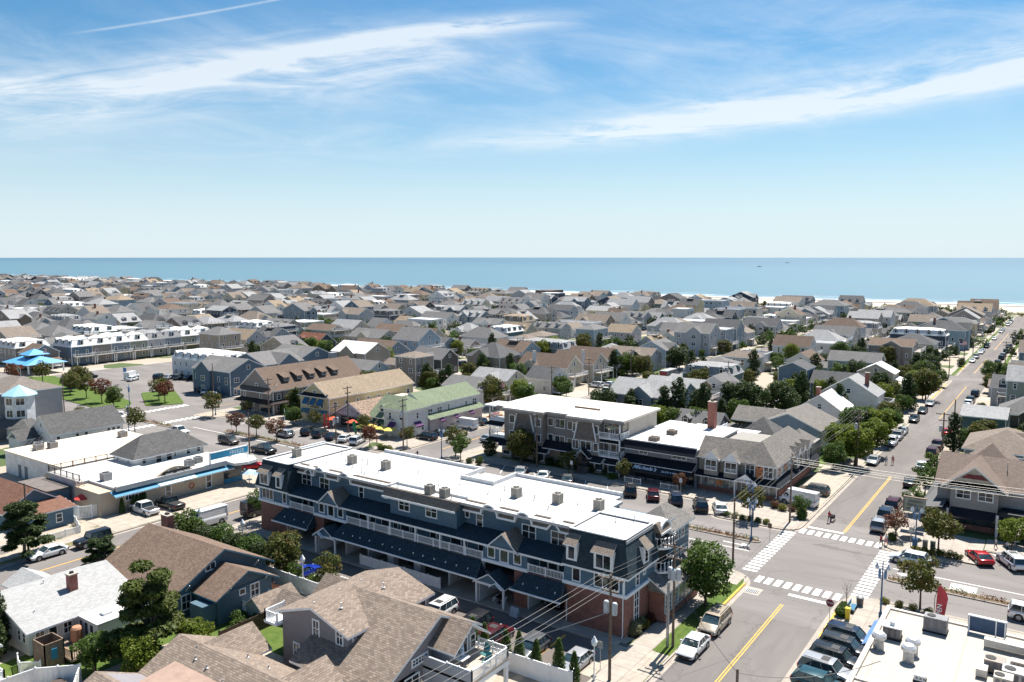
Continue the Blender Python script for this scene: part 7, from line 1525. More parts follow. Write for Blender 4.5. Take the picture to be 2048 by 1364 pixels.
TNAME = {'street': 'street_tree', 'round': 'round_tree', 'shade': 'shade_tree', 'cedar': 'cedar_tree', 'pine': 'pine_tree', 'cone': 'cone_shrub', 'shrub': 'shrub', 'hedge': 'hedge_bush', 'tuft': 'ornamental_grass'}
TGRP = {'street': 'street trees', 'round': 'round leafy trees', 'shade': 'broad shade trees', 'cedar': 'dark evergreen trees', 'pine': 'pines', 'cone': 'clipped cone shrubs', 'shrub': 'low shrubs', 'hedge': 'hedge bushes', 'tuft': 'clumps of ornamental grass'}
def tree(kind, x, y, s, label, col=None, z=KZ, sz=None, v=None):
 v = rnd.randrange(NV[kind]) if v is None else v; cm, tm = PROTO[kind][v]
 t = thing(TNAME[kind], label, TCAT.get(kind, 'tree'), (x, y, z), TGRP[kind], True, rnd.uniform(0, 6.28))
 t.scale = (s, s, sz or s * rnd.uniform(.93, 1.08))
 for nm, me in (('crown', cm), ('trunk', tm)):
  if me is None: continue
  o = bpy.data.objects.new(nm, me); COL.objects.link(o); o.parent = t
  if nm == 'crown' and col: o.material_slots[0].link = 'OBJECT'; o.material_slots[0].material = LM[col]
 return t
TPOS = []
def T(kind, x, y, s, label, col=None, **kw): TPOS.append((x, y, s)); USED.add(label); return tree(kind, x, y, s, label, col, **kw)
for a in (
('pine', -68.9, 39.4, 1.1, 'big light green pine spreading between the white bungalow and brown roof'), ('round', -66.2, 36.8, .62, 'bright leafy bush tree at the foot of the big pine', 'yellow'), ('shade', -71.2, 35.2, .42, 'dense leafy tree left of the big pine by the deck'), ('round', -65.4, 41.6, .6, 'leafy shrub tree right of the big pine over the lawn', 'yellow'),
('pine', -106.8, 44.9, .92, 'dark pine on the corner in front of the blue cottage', 'dark'), ('pine', -92.4, 47.2, .62, 'dark pine leaning over the ridge of the white bungalow', 'dark'), ('cedar', -84.2, 32.4, .62, 'dark evergreen between the cream house and white bungalow'), ('cedar', -81.6, 31.2, .45, 'smaller dark evergreen beside the bungalow side windows'), ('round', -88, 31.5, .7, 'yellow green tree at the left picture edge', 'yellow'),
('round', -74.9, 59.6, .78, 'olive leaved tree over the blue car in the rear lot', 'olive'), ('street', -67.7, 60.2, .8, 'thin olive tree beside the rear lot lamp', 'olive'), ('shrub', -69.6, 59.6, 1.3, 'round green bush at the foot of the thin lot tree'), ('hedge', -72.6, 59.2, .7, 'round green bush at the right of the olive lot tree'),
('street', -95.0, 59.6, .9, 'slender tree beside the tall brick chimney', 'green'), ('street', -93.4, 71.2, 1.0, 'leafy tree at the left brick end of the long building', 'green'),
('round', -80.9, 118.6, .92, 'full olive tree in front of the tan condominium left half', 'olive'), ('street', -70.7, 118.4, .82, 'small olive tree by the steps of the tan condominium'), ('street', -60.4, 119.4, .66, 'small tree between condominium and salon'), ('street', -50.3, 119.0, .62, 'rusty little tree before the salon awning', 'rust'),
('street', -36.0, 112.4, .88, 'olive tree on the corner before the store entrance'), ('street', -30.8, 117.6, .62, 'little tree beside the white van', 'green'), ('street', -12.1, 112.4, 1.12, 'spreading rusty olive tree on the corner by the restaurant'), ('street', -4.4, 117.8, .95, 'yellow olive tree in front of the dark restaurant wing', 'yellow'),
('street', -17.6, 115.6, .72, 'rusty tree by the kerb before the signboard', 'rust'), ('street', -17.4, 128.6, .75, 'small green tree beside three parked dark cars', 'green'), ('street', -17.3, 139.3, .98, 'green kerb tree in the middle of the row by the dark wing', 'green'), ('street', -17.0, 147.0, .95, 'green kerb tree at the far end of the row by the dark wing', 'green'), ('round', -13.2, 148.5, .6, 'dark leafy tree behind the restaurant dark wing'),
('round', -30.7, 80.6, .96, 'dense dark green tree on the verge by the long building'), ('street', -36.0, 92.0, .62, 'thin young tree at the street corner bed', 'green'), ('street', -11.5, 93.6, 1.0, 'rusty olive tree above the roof edge of the corner building'),
('street', -94.6, 116.4, 1.12, 'olive tree at the far crosswalk corner, left one of the pair'), ('street', -91.6, 114.2, .95, 'olive tree at the far crosswalk corner, right one of the pair', 'green'), ('street', -113.4, 112.4, .85, 'sparse rusty tree in front of the white corner shop', 'rust'), ('street', -107.6, 117.0, .8, 'rusty tree before the purple awning corner'), ('street', -122.0, 119.4, .8, 'olive tree between the orange and yellow parasols'), ('round', -142.6, 117.6, .62, 'compact green tree on the pavement left of the yellow shop', 'green'), ('street', -136.5, 118.4, .72, 'small olive tree at the corner of the yellow shop'),
('street', -133.0, 105.2, .9, 'thin tree in the planted median, right of three', 'rust'), ('street', -139.6, 105.2, 1.0, 'thin tree in the planted median, middle of three'), ('street', -146.4, 105.2, .9, 'thin tree in the planted median, left of three', 'rust'), ('street', -164.4, 92.6, 1.05, 'olive tree at the boulevard crosswalk corner'), ('street', -166.4, 113.2, 1.15, 'full tree at the corner before the half timbered block'), ('street', -161.2, 119, .7, 'small tree before the half timbered shop window'),
('round', -198.2, 106.4, .82, 'rounded green tree at the tip of the park lawn', 'green'), ('street', -197.7, 118.4, 1.1, 'rusty tree on the parking island, left one'), ('street', -192.6, 117, 1.15, 'rusty tree on the parking island, right one', 'rust'), ('street', -204, 124, .85, 'rusty tree at the far end of the parking island'), ('street', -225.6, 109, 1.15, 'rusty tree on the park lawn, farthest left of three'), ('street', -216, 108.6, 1.15, 'rusty tree on the park lawn, middle of three'), ('street', -206, 107.5, 1.2, 'rusty tree on the park lawn, right of three', 'rust'), ('round', -236, 117, 1.0, 'broad rusty tree near the pavilion', 'olive'), ('round', -231, 112, .8, 'second broad tree near the pavilion', 'olive'), ('street', -252, 114, 1.2, 'rusty tree in front of the blue pavilion roof'), ('street', -262, 110, 1.1, 'rusty tree left of the blue pavilion roof', 'rust'), ('street', -178.5, 88.5, .95, 'olive tree beside the grey turret house'), ('round', -184, 69.6, .7, 'green bush tree under the turret house balcony', 'green'), ('round', -190, 68, .75, 'green bush tree at the far left balcony', 'green'),
('shade', -30.6, 152.6, .78, 'bright yellow green shade tree over the parked cars, nearest', 'yellow'), ('shade', -34.4, 157.4, .7, 'yellow green shade tree behind the corner store lot', 'yellow'), ('shade', -29.8, 163.4, .72, 'yellow green shade tree with crown over the street', 'yellow'), ('shade', -30.6, 173.4, .75, 'tall yellow leaved tree in the middle of the bright clump', 'yellow'), ('round', -33.2, 147.6, .72, 'leafy tree at the lot corner beside the pole', 'green'), ('cedar', -33.4, 166.8, .85, 'dark evergreen inside the yellow green clump'), ('shade', -30.6, 186, .62, 'flat topped green tree over the parked cars, farthest', 'green'), ('round', -33.8, 201, .7, 'green tree by the driveway of the beige house', 'green'), ('round', -32.2, 213, .7, 'vine covered bush tree by the kerb past the beige house', 'green'),
('round', -34.4, 264.6, .82, 'dark purple leaved tree at the cross street', 'plum'), ('round', -18.0, 277, 1.1, 'perfectly round dense tree at the cross street corner'), ('round', -30.4, 262.6, .72, 'upright green tree beside the purple one', 'green'), ('round', -38.0, 272.5, .85, 'light green tree behind the purple one', 'yellow'), ('shade', -15.8, 196.4, .6, 'olive spreading tree right of the street, farther', 'olive'), ('shade', -13.0, 184.0, .6, 'olive spreading tree right of the street, nearer', 'olive'), ('round', -15.6, 179.0, .62, 'small green tree under the olive spreading trees', 'green'),
('shade', -58.6, 178.6, 1.0, 'huge dark evergreen mass behind the corner store', 'dark'), ('shade', -53.2, 184.0, .95, 'second huge dark evergreen behind the corner store', 'dark'), ('shade', -63.6, 183.6, .95, 'third huge dark evergreen behind the corner store', 'dark'), ('cedar', -52, 196.5, 1.1, 'tall dark cedar right of the huge evergreens'), ('cedar', -56.6, 206.6, 1.0, 'far dark cedar by the steel blue tower house'),
('cedar', -74.4, 166.8, .95, 'slim dark cedar left of the chimney, first'), ('cedar', -71.6, 168.6, 1.12, 'slim dark cedar left of the chimney, second'), ('cedar', -68.2, 170.6, .95, 'slim dark cedar left of the chimney, third'), ('cedar', -65.6, 167.6, 1.05, 'slim dark cedar left of the chimney, fourth'), ('cedar', -77.2, 171.4, .8, 'slim dark cedar at the left end of the cedar row'), ('round', -72.6, 158.6, .82, 'bright green tree between garage and salon roof', 'yellow'), ('round', -67.8, 157.6, .9, 'bright green tree behind the salon roof, middle', 'green'), ('round', -63.2, 158.8, .92, 'bright green tree behind the salon roof, right', 'green'), ('round', -58.6, 160.6, .7, 'bright green tree beside the salon chimney', 'yellow'), ('pine', -81.4, 163.4, .72, 'grey green pine over the small white garage', 'dark')): T(*a)
for k in range(8): T('hedge', -93 + 1.95 * k, 59.6 + .25 * (k % 2), .92 + .12 * (k % 3 == 0), uniq(('first', 'second', 'third', 'fourth', 'fifth', 'sixth', 'seventh', 'last')[k] + ' tall dark privet of the hedge behind the long vinyl fence'), 'dark' if k % 3 else 'green')
for k, x in enumerate((-45.3, -43.9, -41.4, -39.9, -38.0, -35.6, -34.0)): T('cone', x, 58.15, (1.0, .9, .98, .95, .92, 1.06, .9)[k], uniq(('first', 'second', 'third', 'fourth', 'fifth', 'sixth', 'last')[k] + ' clipped cone shrub along the vinyl fence, counted from the deck'))
SH = [('shrub', -35.2 + .2 * (k % 2), 70 + 1.5 * k, (1.1, .8, 1.3)[k % 3], ('green', 'lime', 'green', 'olive')[k % 4], 'bed along the sunroom of the long building') for k in range(13)] + [('shrub', -34.0, 72 + 1.9 * k, .8, ('lime', 'rust', 'lime')[k % 3], 'sidewalk edge of the sunroom bed') for k in range(6)] + [('tuft', -34.2, 70.4 + .9 * k, 1.3 - .1 * k, None, 'corner bed near the downspout') for k in range(3)] + \
[('shrub', -37.4 + 1.1 * k, 90.8 + .5 * (k % 2), .9, ('lime', 'green')[k % 2], 'corner bed before the long building') for k in range(5)] + [('shrub', -35 + 1.3 * k, 119.6 - .7 * (k % 2), .95, ('rust', 'lime', 'rust', 'lime')[k % 4], 'planter in front of the white van') for k in range(4)] + [('tuft', -30.4, 116.6 + .8 * k, 1.2, 'green', 'kerb corner by the man with the stroller') for k in range(2)] + \
[('shrub', -39.6 + 1.15 * k, 111.6, .7, ('green', 'lime')[k % 2], 'kerb bed under the corner store tree') for k in range(6)] + [('shrub', -14.6 + .95 * k, 111.9, .75, ('lime', 'olive')[k % 2], 'kerb bed before the restaurant') for k in range(6)] + [('shrub', -17.9, 114.4 + .8 * k, .8, 'green', 'foot of the rusty kerb tree') for k in range(2)] + \
[('tuft', -18.1, 86.4 + .9 * k, 1.1, 'green', 'yellow kerb near the stop sign') for k in range(3)] + [('shrub', -14.8 + 1.4 * k, 92.6, .6, 'lime', 'kerb bed beside the corner building') for k in range(4)] + [('shrub', -79 + 2.3 * k, 121.6, 1.15, 'dark', 'front garden of the tan condominium') for k in range(7)] + [('shrub', -62.8, 119.6, 1.1, 'green', 'corner of the condominium lawn')] + \
[('shrub', -89.5 + 1.2 * k, 114 + 1.6 * (k % 2), 1.0, ('dark', 'green')[k % 2], 'bed at the left of the condominium') for k in range(3)] + [('hedge', -89.8, 121, .8, 'dark', 'left front of the condominium')] + [('cone', -114.0, 63.4 + .62 * k, .62, None, 'wall of the ice cream shop') for k in range(4)] + [('cone', -113.6, 61.4, .72, None, 'gate post of the picket fence')] + \
[('shrub', -68.6 + .9 * k, 49 - .8 * k + 2.6 * (k > 1), 1.2, 'green', 'porch of the blue cottage') for k in range(3)] + [('shrub', -73 + 1.5 * k, 55.6 - .4 * k, 1.1, 'rust', 'inside of the long vinyl fence') for k in range(3)] + [('shrub', -110.6 + .9 * k, 112.4, .9, ('green', 'lime')[k % 2], 'kerb bed of the white corner shop') for k in range(4)]
for kd, x, y, s, c, pl in SH: T(kd, x, y, s, uniq(*[f'{a} {TCAT[kd]} in the {pl}' for a in ({'lime': 'yellow green', 'rust': 'reddish', 'dark': 'dark', 'olive': 'olive', 'pale': 'pale'}.get(c, 'green') if c else 'grey green' if kd == 'tuft' else 'pointed',)]), c)
mb_n = 0
for x0, x1, y0, y1 in MEDIANS:
 B = {'green': [], 'rust': []}; x = x0 + .6
 while x < x1 - .5:
  k = 'rust' if mnoise.noise((x * .16, y0, 0)) > .12 else 'green'
  if rnd.random() < .86: r_ = rnd.uniform(.28, .5); B[k].append((x, (y0 + y1) / 2 + rnd.uniform(-.25, .25), .3, r_, r_ * 1.1, r_ * .95, 60))
  x += .5
 for k, bb in B.items():
  if bb: o = link('median_planting', leafmesh('median_planting', mb_n, bb, .075, LM[k])); tag(o, uniq(f'low {"reddish" if k == "rust" else "green"} planting of the avenue median', f'low {"reddish" if k == "rust" else "green"} planting of the {("median toward the salon", "median at the right edge", "median by the white truck", "median at the boulevard")[MEDIANS.index((x0, x1, y0, y1))]}'), 'plants', None, 'stuff')
  mb_n += 1
t = thing('bare_sapling', 'leafless sapling by the stop sign', 'tree', (-18.0, 88.6, KZ)); b = MB(); b.tube([(-18, 88.6, KZ), (-17.95, 88.6, 1.6), (-18, 88.55, 2.6)], [.05, .04, .025], 6)
for k in range(11): a = k * 2.4; z = 1.3 + .13 * k; b.tube([(-17.97, 88.6, z), (-17.97 + .4 * math.cos(a), 88.6 + .4 * math.sin(a), z + .6), (-17.97 + .6 * math.cos(a + .3), 88.6 + .6 * math.sin(a + .3), z + 1.2)], [.02, .013, .005], 4)
b.build('trunk', BARK_G, t)
def free(x, y, r_):
 if any(a - r_ < x < b + r_ and c - r_ < y < d + r_ for a, b, c, d in FOOT): return False
 if any(abs(x - q) < HALF + .8 for q in ALLX) or any(a - .5 < y < b + .5 for a, b in AVE): return False
 return True
cand = []; rg = random.Random(23)
for _ in range(12000):
 y = rg.uniform(121, 612); x = rg.uniform(-1500, -2)
 p = proj(x, y, 3)
 if not (-40 < p[0] < 2090) or not free(x, y, 1.0) or (x < -183 and y < 180 and x > -330) or (x > -106 and y < 151): continue
 if y < 604 and mnoise.noise((x * .012, y * .012, 3.3)) + .5 * mnoise.noise((x * .05, y * .05, 1)) < -.14: continue
 if any((x - a) ** 2 + (y - b_) ** 2 < (2.4 * s) ** 2 for a, b_, s in TPOS[-400:]): continue
 TPOS.append((x, y, 1)); cand.append((x, y))
cand.sort(key=lambda c: c[0] ** 2 + c[1] ** 2)
HN = sorted(HOUSES, key=lambda h: h[0] ** 2 + h[1] ** 2)
for x, y in cand[:215]:
 k = rg.choices(('round', 'cedar', 'hedge', 'shade', 'street', 'pine'), (30, 22, 22, 10, 12, 4))[0]; c = {'round': rg.choice((None, 'green', 'olive', 'dark', 'yellow')), 'cedar': None, 'hedge': rg.choice(('dark', 'green', 'green')), 'shade': rg.choice(('green', 'dark', 'olive')), 'street': rg.choice((None, 'green')), 'pine': 'dark'}[k]
 s = {'round': rg.uniform(.75, 1.25), 'cedar': rg.uniform(.7, 1.05), 'hedge': rg.uniform(.6, 1.1), 'shade': rg.uniform(.5, .75), 'street': rg.uniform(.8, 1.1), 'pine': .7}[k]
 nm = {None: 'green', 'green': 'green', 'olive': 'olive', 'dark': 'dark green', 'yellow': 'yellow green'}[c]; kn = {'round': 'round tree', 'cedar': 'dark evergreen', 'hedge': 'tall bush', 'shade': 'broad tree', 'street': 'small tree', 'pine': 'dark pine'}[k]; kn = kn if k in ('cedar', 'pine') else nm + ' ' + kn
 hs = [h[2] for h in sorted(HN, key=lambda h: (h[0] - 6 - x) ** 2 + (h[1] + 4 - y) ** 2)[:9]]
 tree(k, x, y, s, uniq(*[f'{kn} {w} the {h}' for h in hs for w in ('beside',)]), c)
far = [(x, y, rg.uniform(1.4, 2.6), rg.uniform(3, 6.5)) for x, y in cand[215:]]
for k, nm in enumerate(('green', 'dark')):
 B = [(x + rg.uniform(-.8, .8) * r_, y + rg.uniform(-.8, .8) * r_, h * f + .3, r_ * .75, r_ * .75, h * .26, 62) for i, (x, y, r_, h) in enumerate(far) if i % 2 == k for f in (.3, .5, .7)]
 if B: o = link('distant_trees', leafmesh('distant_trees', 50 + k, B, .42, LM[nm])); tag(o, ('lighter green', 'dark green')[k] + ' far trees scattered among the distant houses', 'trees', None, 'stuff')
B = [(rg.uniform(-1500, 40), 606 + abs(rg.gauss(0, 14)), 1.1, rg.uniform(1, 2.6), rg.uniform(1, 2), rg.uniform(.6, 1.3), 40) for _ in range(700)]
o = link('dune_scrub', leafmesh('dune_scrub', 77, B, .45, LM['olive'])); tag(o, 'low olive scrub along the dunes behind the beach', 'scrub', None, 'stuff')
def paint(n, c, metal=.25, rough=.22):
 m_ = mat('car paint ' + n, c, rough, .03, 2, metal, 0, .6); return m_
PAINTS = {'white': (.7, .71, .72), 'black': (.012, .013, .016), 'silver': (.36, .37, .39), 'grey': (.11, .115, .125), 'dark grey': (.035, .038, .044), 'red': (.4, .012, .018), 'maroon': (.075, .008, .014), 'navy': (.018, .03, .06), 'blue': (.01, .04, .34), 'champagne': (.42, .36, .29), 'teal': (.02, .07, .09), 'bronze': (.12, .1, .085)}
CGL = glassmat('car_glass', (.02, .035, .042), .04, .9); TYRE = mat('tyre_rubber', (.014, .014, .015), .8); RIM = mat('alloy_rim', (.33, .34, .36), .3, .1, 5, .6); HEADL = mat('headlamp', (.6, .63, .66), .15); TAILL = mat('tail_lamp', (.3, .01, .012), .2); TRIM_B = mat('black_trim', (.016, .016, .018), .6)
KIND = {  # length, width, height, hood front, cowl, belt, cabin base front/back, roof front/back, tail height, wheel radius, wheels
'sedan': (4.8, 1.84, 1.45, .68, .94, .95, 1.35, 4.35, 2.15, 3.65, .98, .34, .95, 3.75), 'coupe': (4.6, 1.84, 1.38, .64, .9, .9, 1.5, 4.2, 2.25, 3.4, .95, .34, .9, 3.65), 'hatchback': (4.65, 1.88, 1.62, .78, 1.0, 1.0, 1.2, 4.5, 1.95, 3.9, 1.05, .36, .92, 3.72),
'suv': (4.85, 1.94, 1.76, .86, 1.08, 1.08, 1.25, 4.75, 1.9, 4.4, 1.1, .38, .95, 3.85), 'jeep': (4.6, 1.86, 1.84, 1.05, 1.15, 1.15, 1.6, 4.35, 1.85, 4.3, 1.15, .4, .85, 3.75), 'minivan': (5.1, 1.98, 1.75, .78, 1.08, 1.08, .95, 5.0, 1.95, 4.7, 1.1, .36, 1.0, 4.0),
'van': (5.7, 2.04, 2.5, 1.0, 1.35, 1.4, .75, 5.65, 1.55, 5.6, 1.4, .37, 1.0, 4.6), 'pickup': (5.7, 1.98, 1.88, 1.02, 1.14, 1.14, 1.6, 3.75, 2.2, 3.5, 1.12, .41, 1.0, 4.55)}
CM = {}
def car_meshes(kind):
 if kind in CM: return CM[kind]
 L_, W, Ht, hf, hc, bl, ca, cb, ra, rb, tl, wr, wa, wb = KIND[kind]; h = W / 2
 X = lambda x: L_ / 2 - x
 b = MB(); st = [(0, .42, hf - .18, .78), (.1, .3, hf - .02, .9), (.35, .22, hf, .97), (ca * .75, .2, hc - .03, 1), (ca, .2, bl, 1), (L_ * .5, .2, bl, 1), (min(cb, L_ - .3), .22, bl if kind != 'pickup' else tl, 1), (L_ - .25, .24, tl, .98), (L_ - .06, .34, tl - .06, .93), (L_, .45, tl - .2, .86)]
 rings = []
 for x, zb, zt, q in st:
  w = h * q; half = [(w * .9, zb), (w, zb + .16), (w, zb + (zt - zb) * .62), (w * .95, zt - .05), (w * .84, zt)]
  rings.append(len(b.v)); b.v += [(X(x), y, z) for y, z in half] + [(X(x), -y, z) for y, z in half[::-1]]
 for i in range(len(rings) - 1):
  for k in range(10): j = (k + 1) % 10; b.f.append((rings[i] + k, rings[i] + j, rings[i + 1] + j, rings[i + 1] + k)[::-1]); b.m.append(0)
 b.f += [tuple(rings[0] + k for k in range(10)), tuple(rings[-1] + k for k in range(10))[::-1]]; b.m += [0, 0]
 g = MB(); wt, wr_ = h * .93, h * .76; zt = Ht - .06
 lo = [(X(ca), wt), (X(cb), wt), (X(cb), -wt), (X(ca), -wt)]; hi = [(X(ra), wr_), (X(rb), wr_), (X(rb), -wr_), (X(ra), -wr_)]
 for k in range(4):
  j = (k + 1) % 4; mi = 0
  if kind == 'van' and k in (0, 2):
   f0 = .16
   A, B_ = lo[k], lo[j]; C_, D = hi[j], hi[k]; s0 = (0, f0) if k == 0 else (1 - f0, 1)
   lerp = lambda p, q, t: (p[0] + (q[0] - p[0]) * t, p[1] + (q[1] - p[1]) * t)
   P0, P1, Q0, Q1 = lerp(A, B_, s0[0]), lerp(A, B_, s0[1]), lerp(D, C_, s0[0]), lerp(D, C_, s0[1])
   g.poly([(*P0, bl - .03), (*P1, bl - .03), (*lerp(P1, Q1, .72), bl + (zt - bl) * .5), (*lerp(P0, Q0, .6), bl + (zt - bl) * .5)][::1 if k == 0 else 1][::-1])
   b.poly([(*A, bl - .03), (*B_, bl - .03), (*C_, zt), (*D, zt)][::-1])
   for v in range(4): x, y, z = g.v[-1 - v]; g.v[-1 - v] = (x, y * 1.015, z)
   continue
  if kind == 'van' and k == 1: b.poly([(*lo[k], bl - .03), (*lo[j], bl - .03), (*hi[j], zt), (*hi[k], zt)][::-1]); continue
  g.poly([(*lo[k], bl - .03), (*lo[j], bl - .03), (*hi[j], zt), (*hi[k], zt)][::-1])
 n = 5; base = len(b.v)                                    # domed roof panel
 for t in (-.06, .12, .5, .88, 1.05):
  x = ra + (rb - ra) * t
  for q in (-1.04, -.8, 0, .8, 1.04): b.v.append((X(x), wr_ * q, zt + (0 if abs(q) > 1 or t < 0 or t > 1 else .05 + .035 * (q == 0))))
 for i in range(4):
  for k in range(4): b.f.append((base + i * 5 + k, base + i * 5 + k + 1, base + i * 5 + k + 6, base + i * 5 + k + 5)[::-1]); b.m.append(0)
 def pillar(p, q, w=.05):
  b.tube([(p[0], p[1] * 1.01, bl - .02), (q[0], q[1] * 1.02, zt + .01)], w, 4, 0, False)
 for k in range(4): pillar(lo[k], hi[k], .055)
 if kind not in ('van', 'coupe', 'pickup'):
  for t in (.38, .68): 
   for s in (0, 3): a_, c_ = lo[s], lo[1 if s == 0 else 2]; e_, f_ = hi[s], hi[1 if s == 0 else 2]; pillar((a_[0] + (c_[0] - a_[0]) * t, a_[1]), (e_[0] + (f_[0] - e_[0]) * t, e_[1]), .035)
 for s in (-1, 1): b.box(X(ca + .55) - .1, X(ca + .55) + .1, s * (h + .14) - .1, s * (h + .14) + .1, bl, bl + .17)
 t = MB()                                                  # black lower trim, grille, wheel housings
 t.box(X(.02) - .04, X(.02) + .02, -h * .55, h * .55, hf - .42, hf - .14); t.box(-L_ * .4, L_ * .4, -h * .98, h * .98, .16, .3); t.box(X(L_) - .02, X(L_) + .05, -h * .7, h * .7, .36, .5)
 for x in (wa, wb):
  for s in (-1, 1): t.tube([(X(x), s * (h - .2), wr), (X(x), s * (h + .012), wr)], wr + .075, 14)
 if kind == 'pickup': t.box(X(L_ - .12), X(cb + .08), -h * .8, h * .8, tl - .5, tl + .012)
 if kind in ('suv', 'minivan'):
  for s in (-1, 1): t.tube([(X(ra + .2), s * wr_ * .9, Ht + .03), (X(rb - .1), s * wr_ * .9, Ht + .03)], .025, 4)
  t.box(X(ra + 1.0), X(ra + .3), -.42, .42, Ht + .012, Ht + .035)
 w = MB(); w.tube([(0, -.11, 0), (0, .11, 0)], wr, 14); r_ = MB(); r_.tube([(0, -.118, 0), (0, .118, 0)], wr * .64, 10)
 hl = MB(); hl.box(-.1, .06, -.2, .2, -.07, .07); rl = MB(); rl.box(-.05, .07, -.16, .16, -.1, .1)
 CM[kind] = dict(body=b.mesh('body', [paint('white', PAINTS['white'])], True), window=g.mesh('window', CGL), trim=t.mesh('trim', TRIM_B), wheel=w.mesh('wheel', TYRE), rim=r_.mesh('rim', RIM), headlight=hl.mesh('headlight', HEADL), taillight=rl.mesh('taillight', TAILL))
 return CM[kind]
CARN = {'sedan': 'sedan', 'coupe': 'coupe', 'hatchback': 'hatchback', 'suv': 'sport utility car', 'jeep': 'boxy off road car', 'minivan': 'minivan', 'van': 'van', 'pickup': 'pickup truck'}
def car(kind, x, y, hd, col, label, z=0.02, full=True):
 USED.add(label); M = car_meshes(kind); L_, W, Ht, hf, hc, bl, ca, cb, ra, rb, tl, wr, wa, wb = KIND[kind]
 t = thing('parked_' + kind if kind != 'suv' else 'parked_car', label, 'van' if 'van' in kind else 'pickup truck' if kind == 'pickup' else 'car', (x, y, z), 'cars parked and driving in the streets', True, R(hd))
 def part(n, p=(0, 0, 0), par=None):
  o = bpy.data.objects.new(n, M[n]); COL.objects.link(o); o.parent = par or t; o.location = p; return o
 o = part('body'); o.material_slots[0].link = 'OBJECT'; o.material_slots[0].material = paint(col, PAINTS[col], .0 if col in ('white', 'black') else .3)
 part('window'); part('trim')
 for a in (wa, wb):
  for s in (-1, 1):
   w = part('wheel', (L_ / 2 - a, s * (W / 2 - .1), wr))
   if full: part('rim', (0, 0, 0), w)
 if full:
  for s in (-1, 1): part('headlight', (L_ / 2 - .14, s * W * .37, hf - .12)); part('taillight', (-L_ / 2 + .06, s * W * .4, tl - .24))
 return t
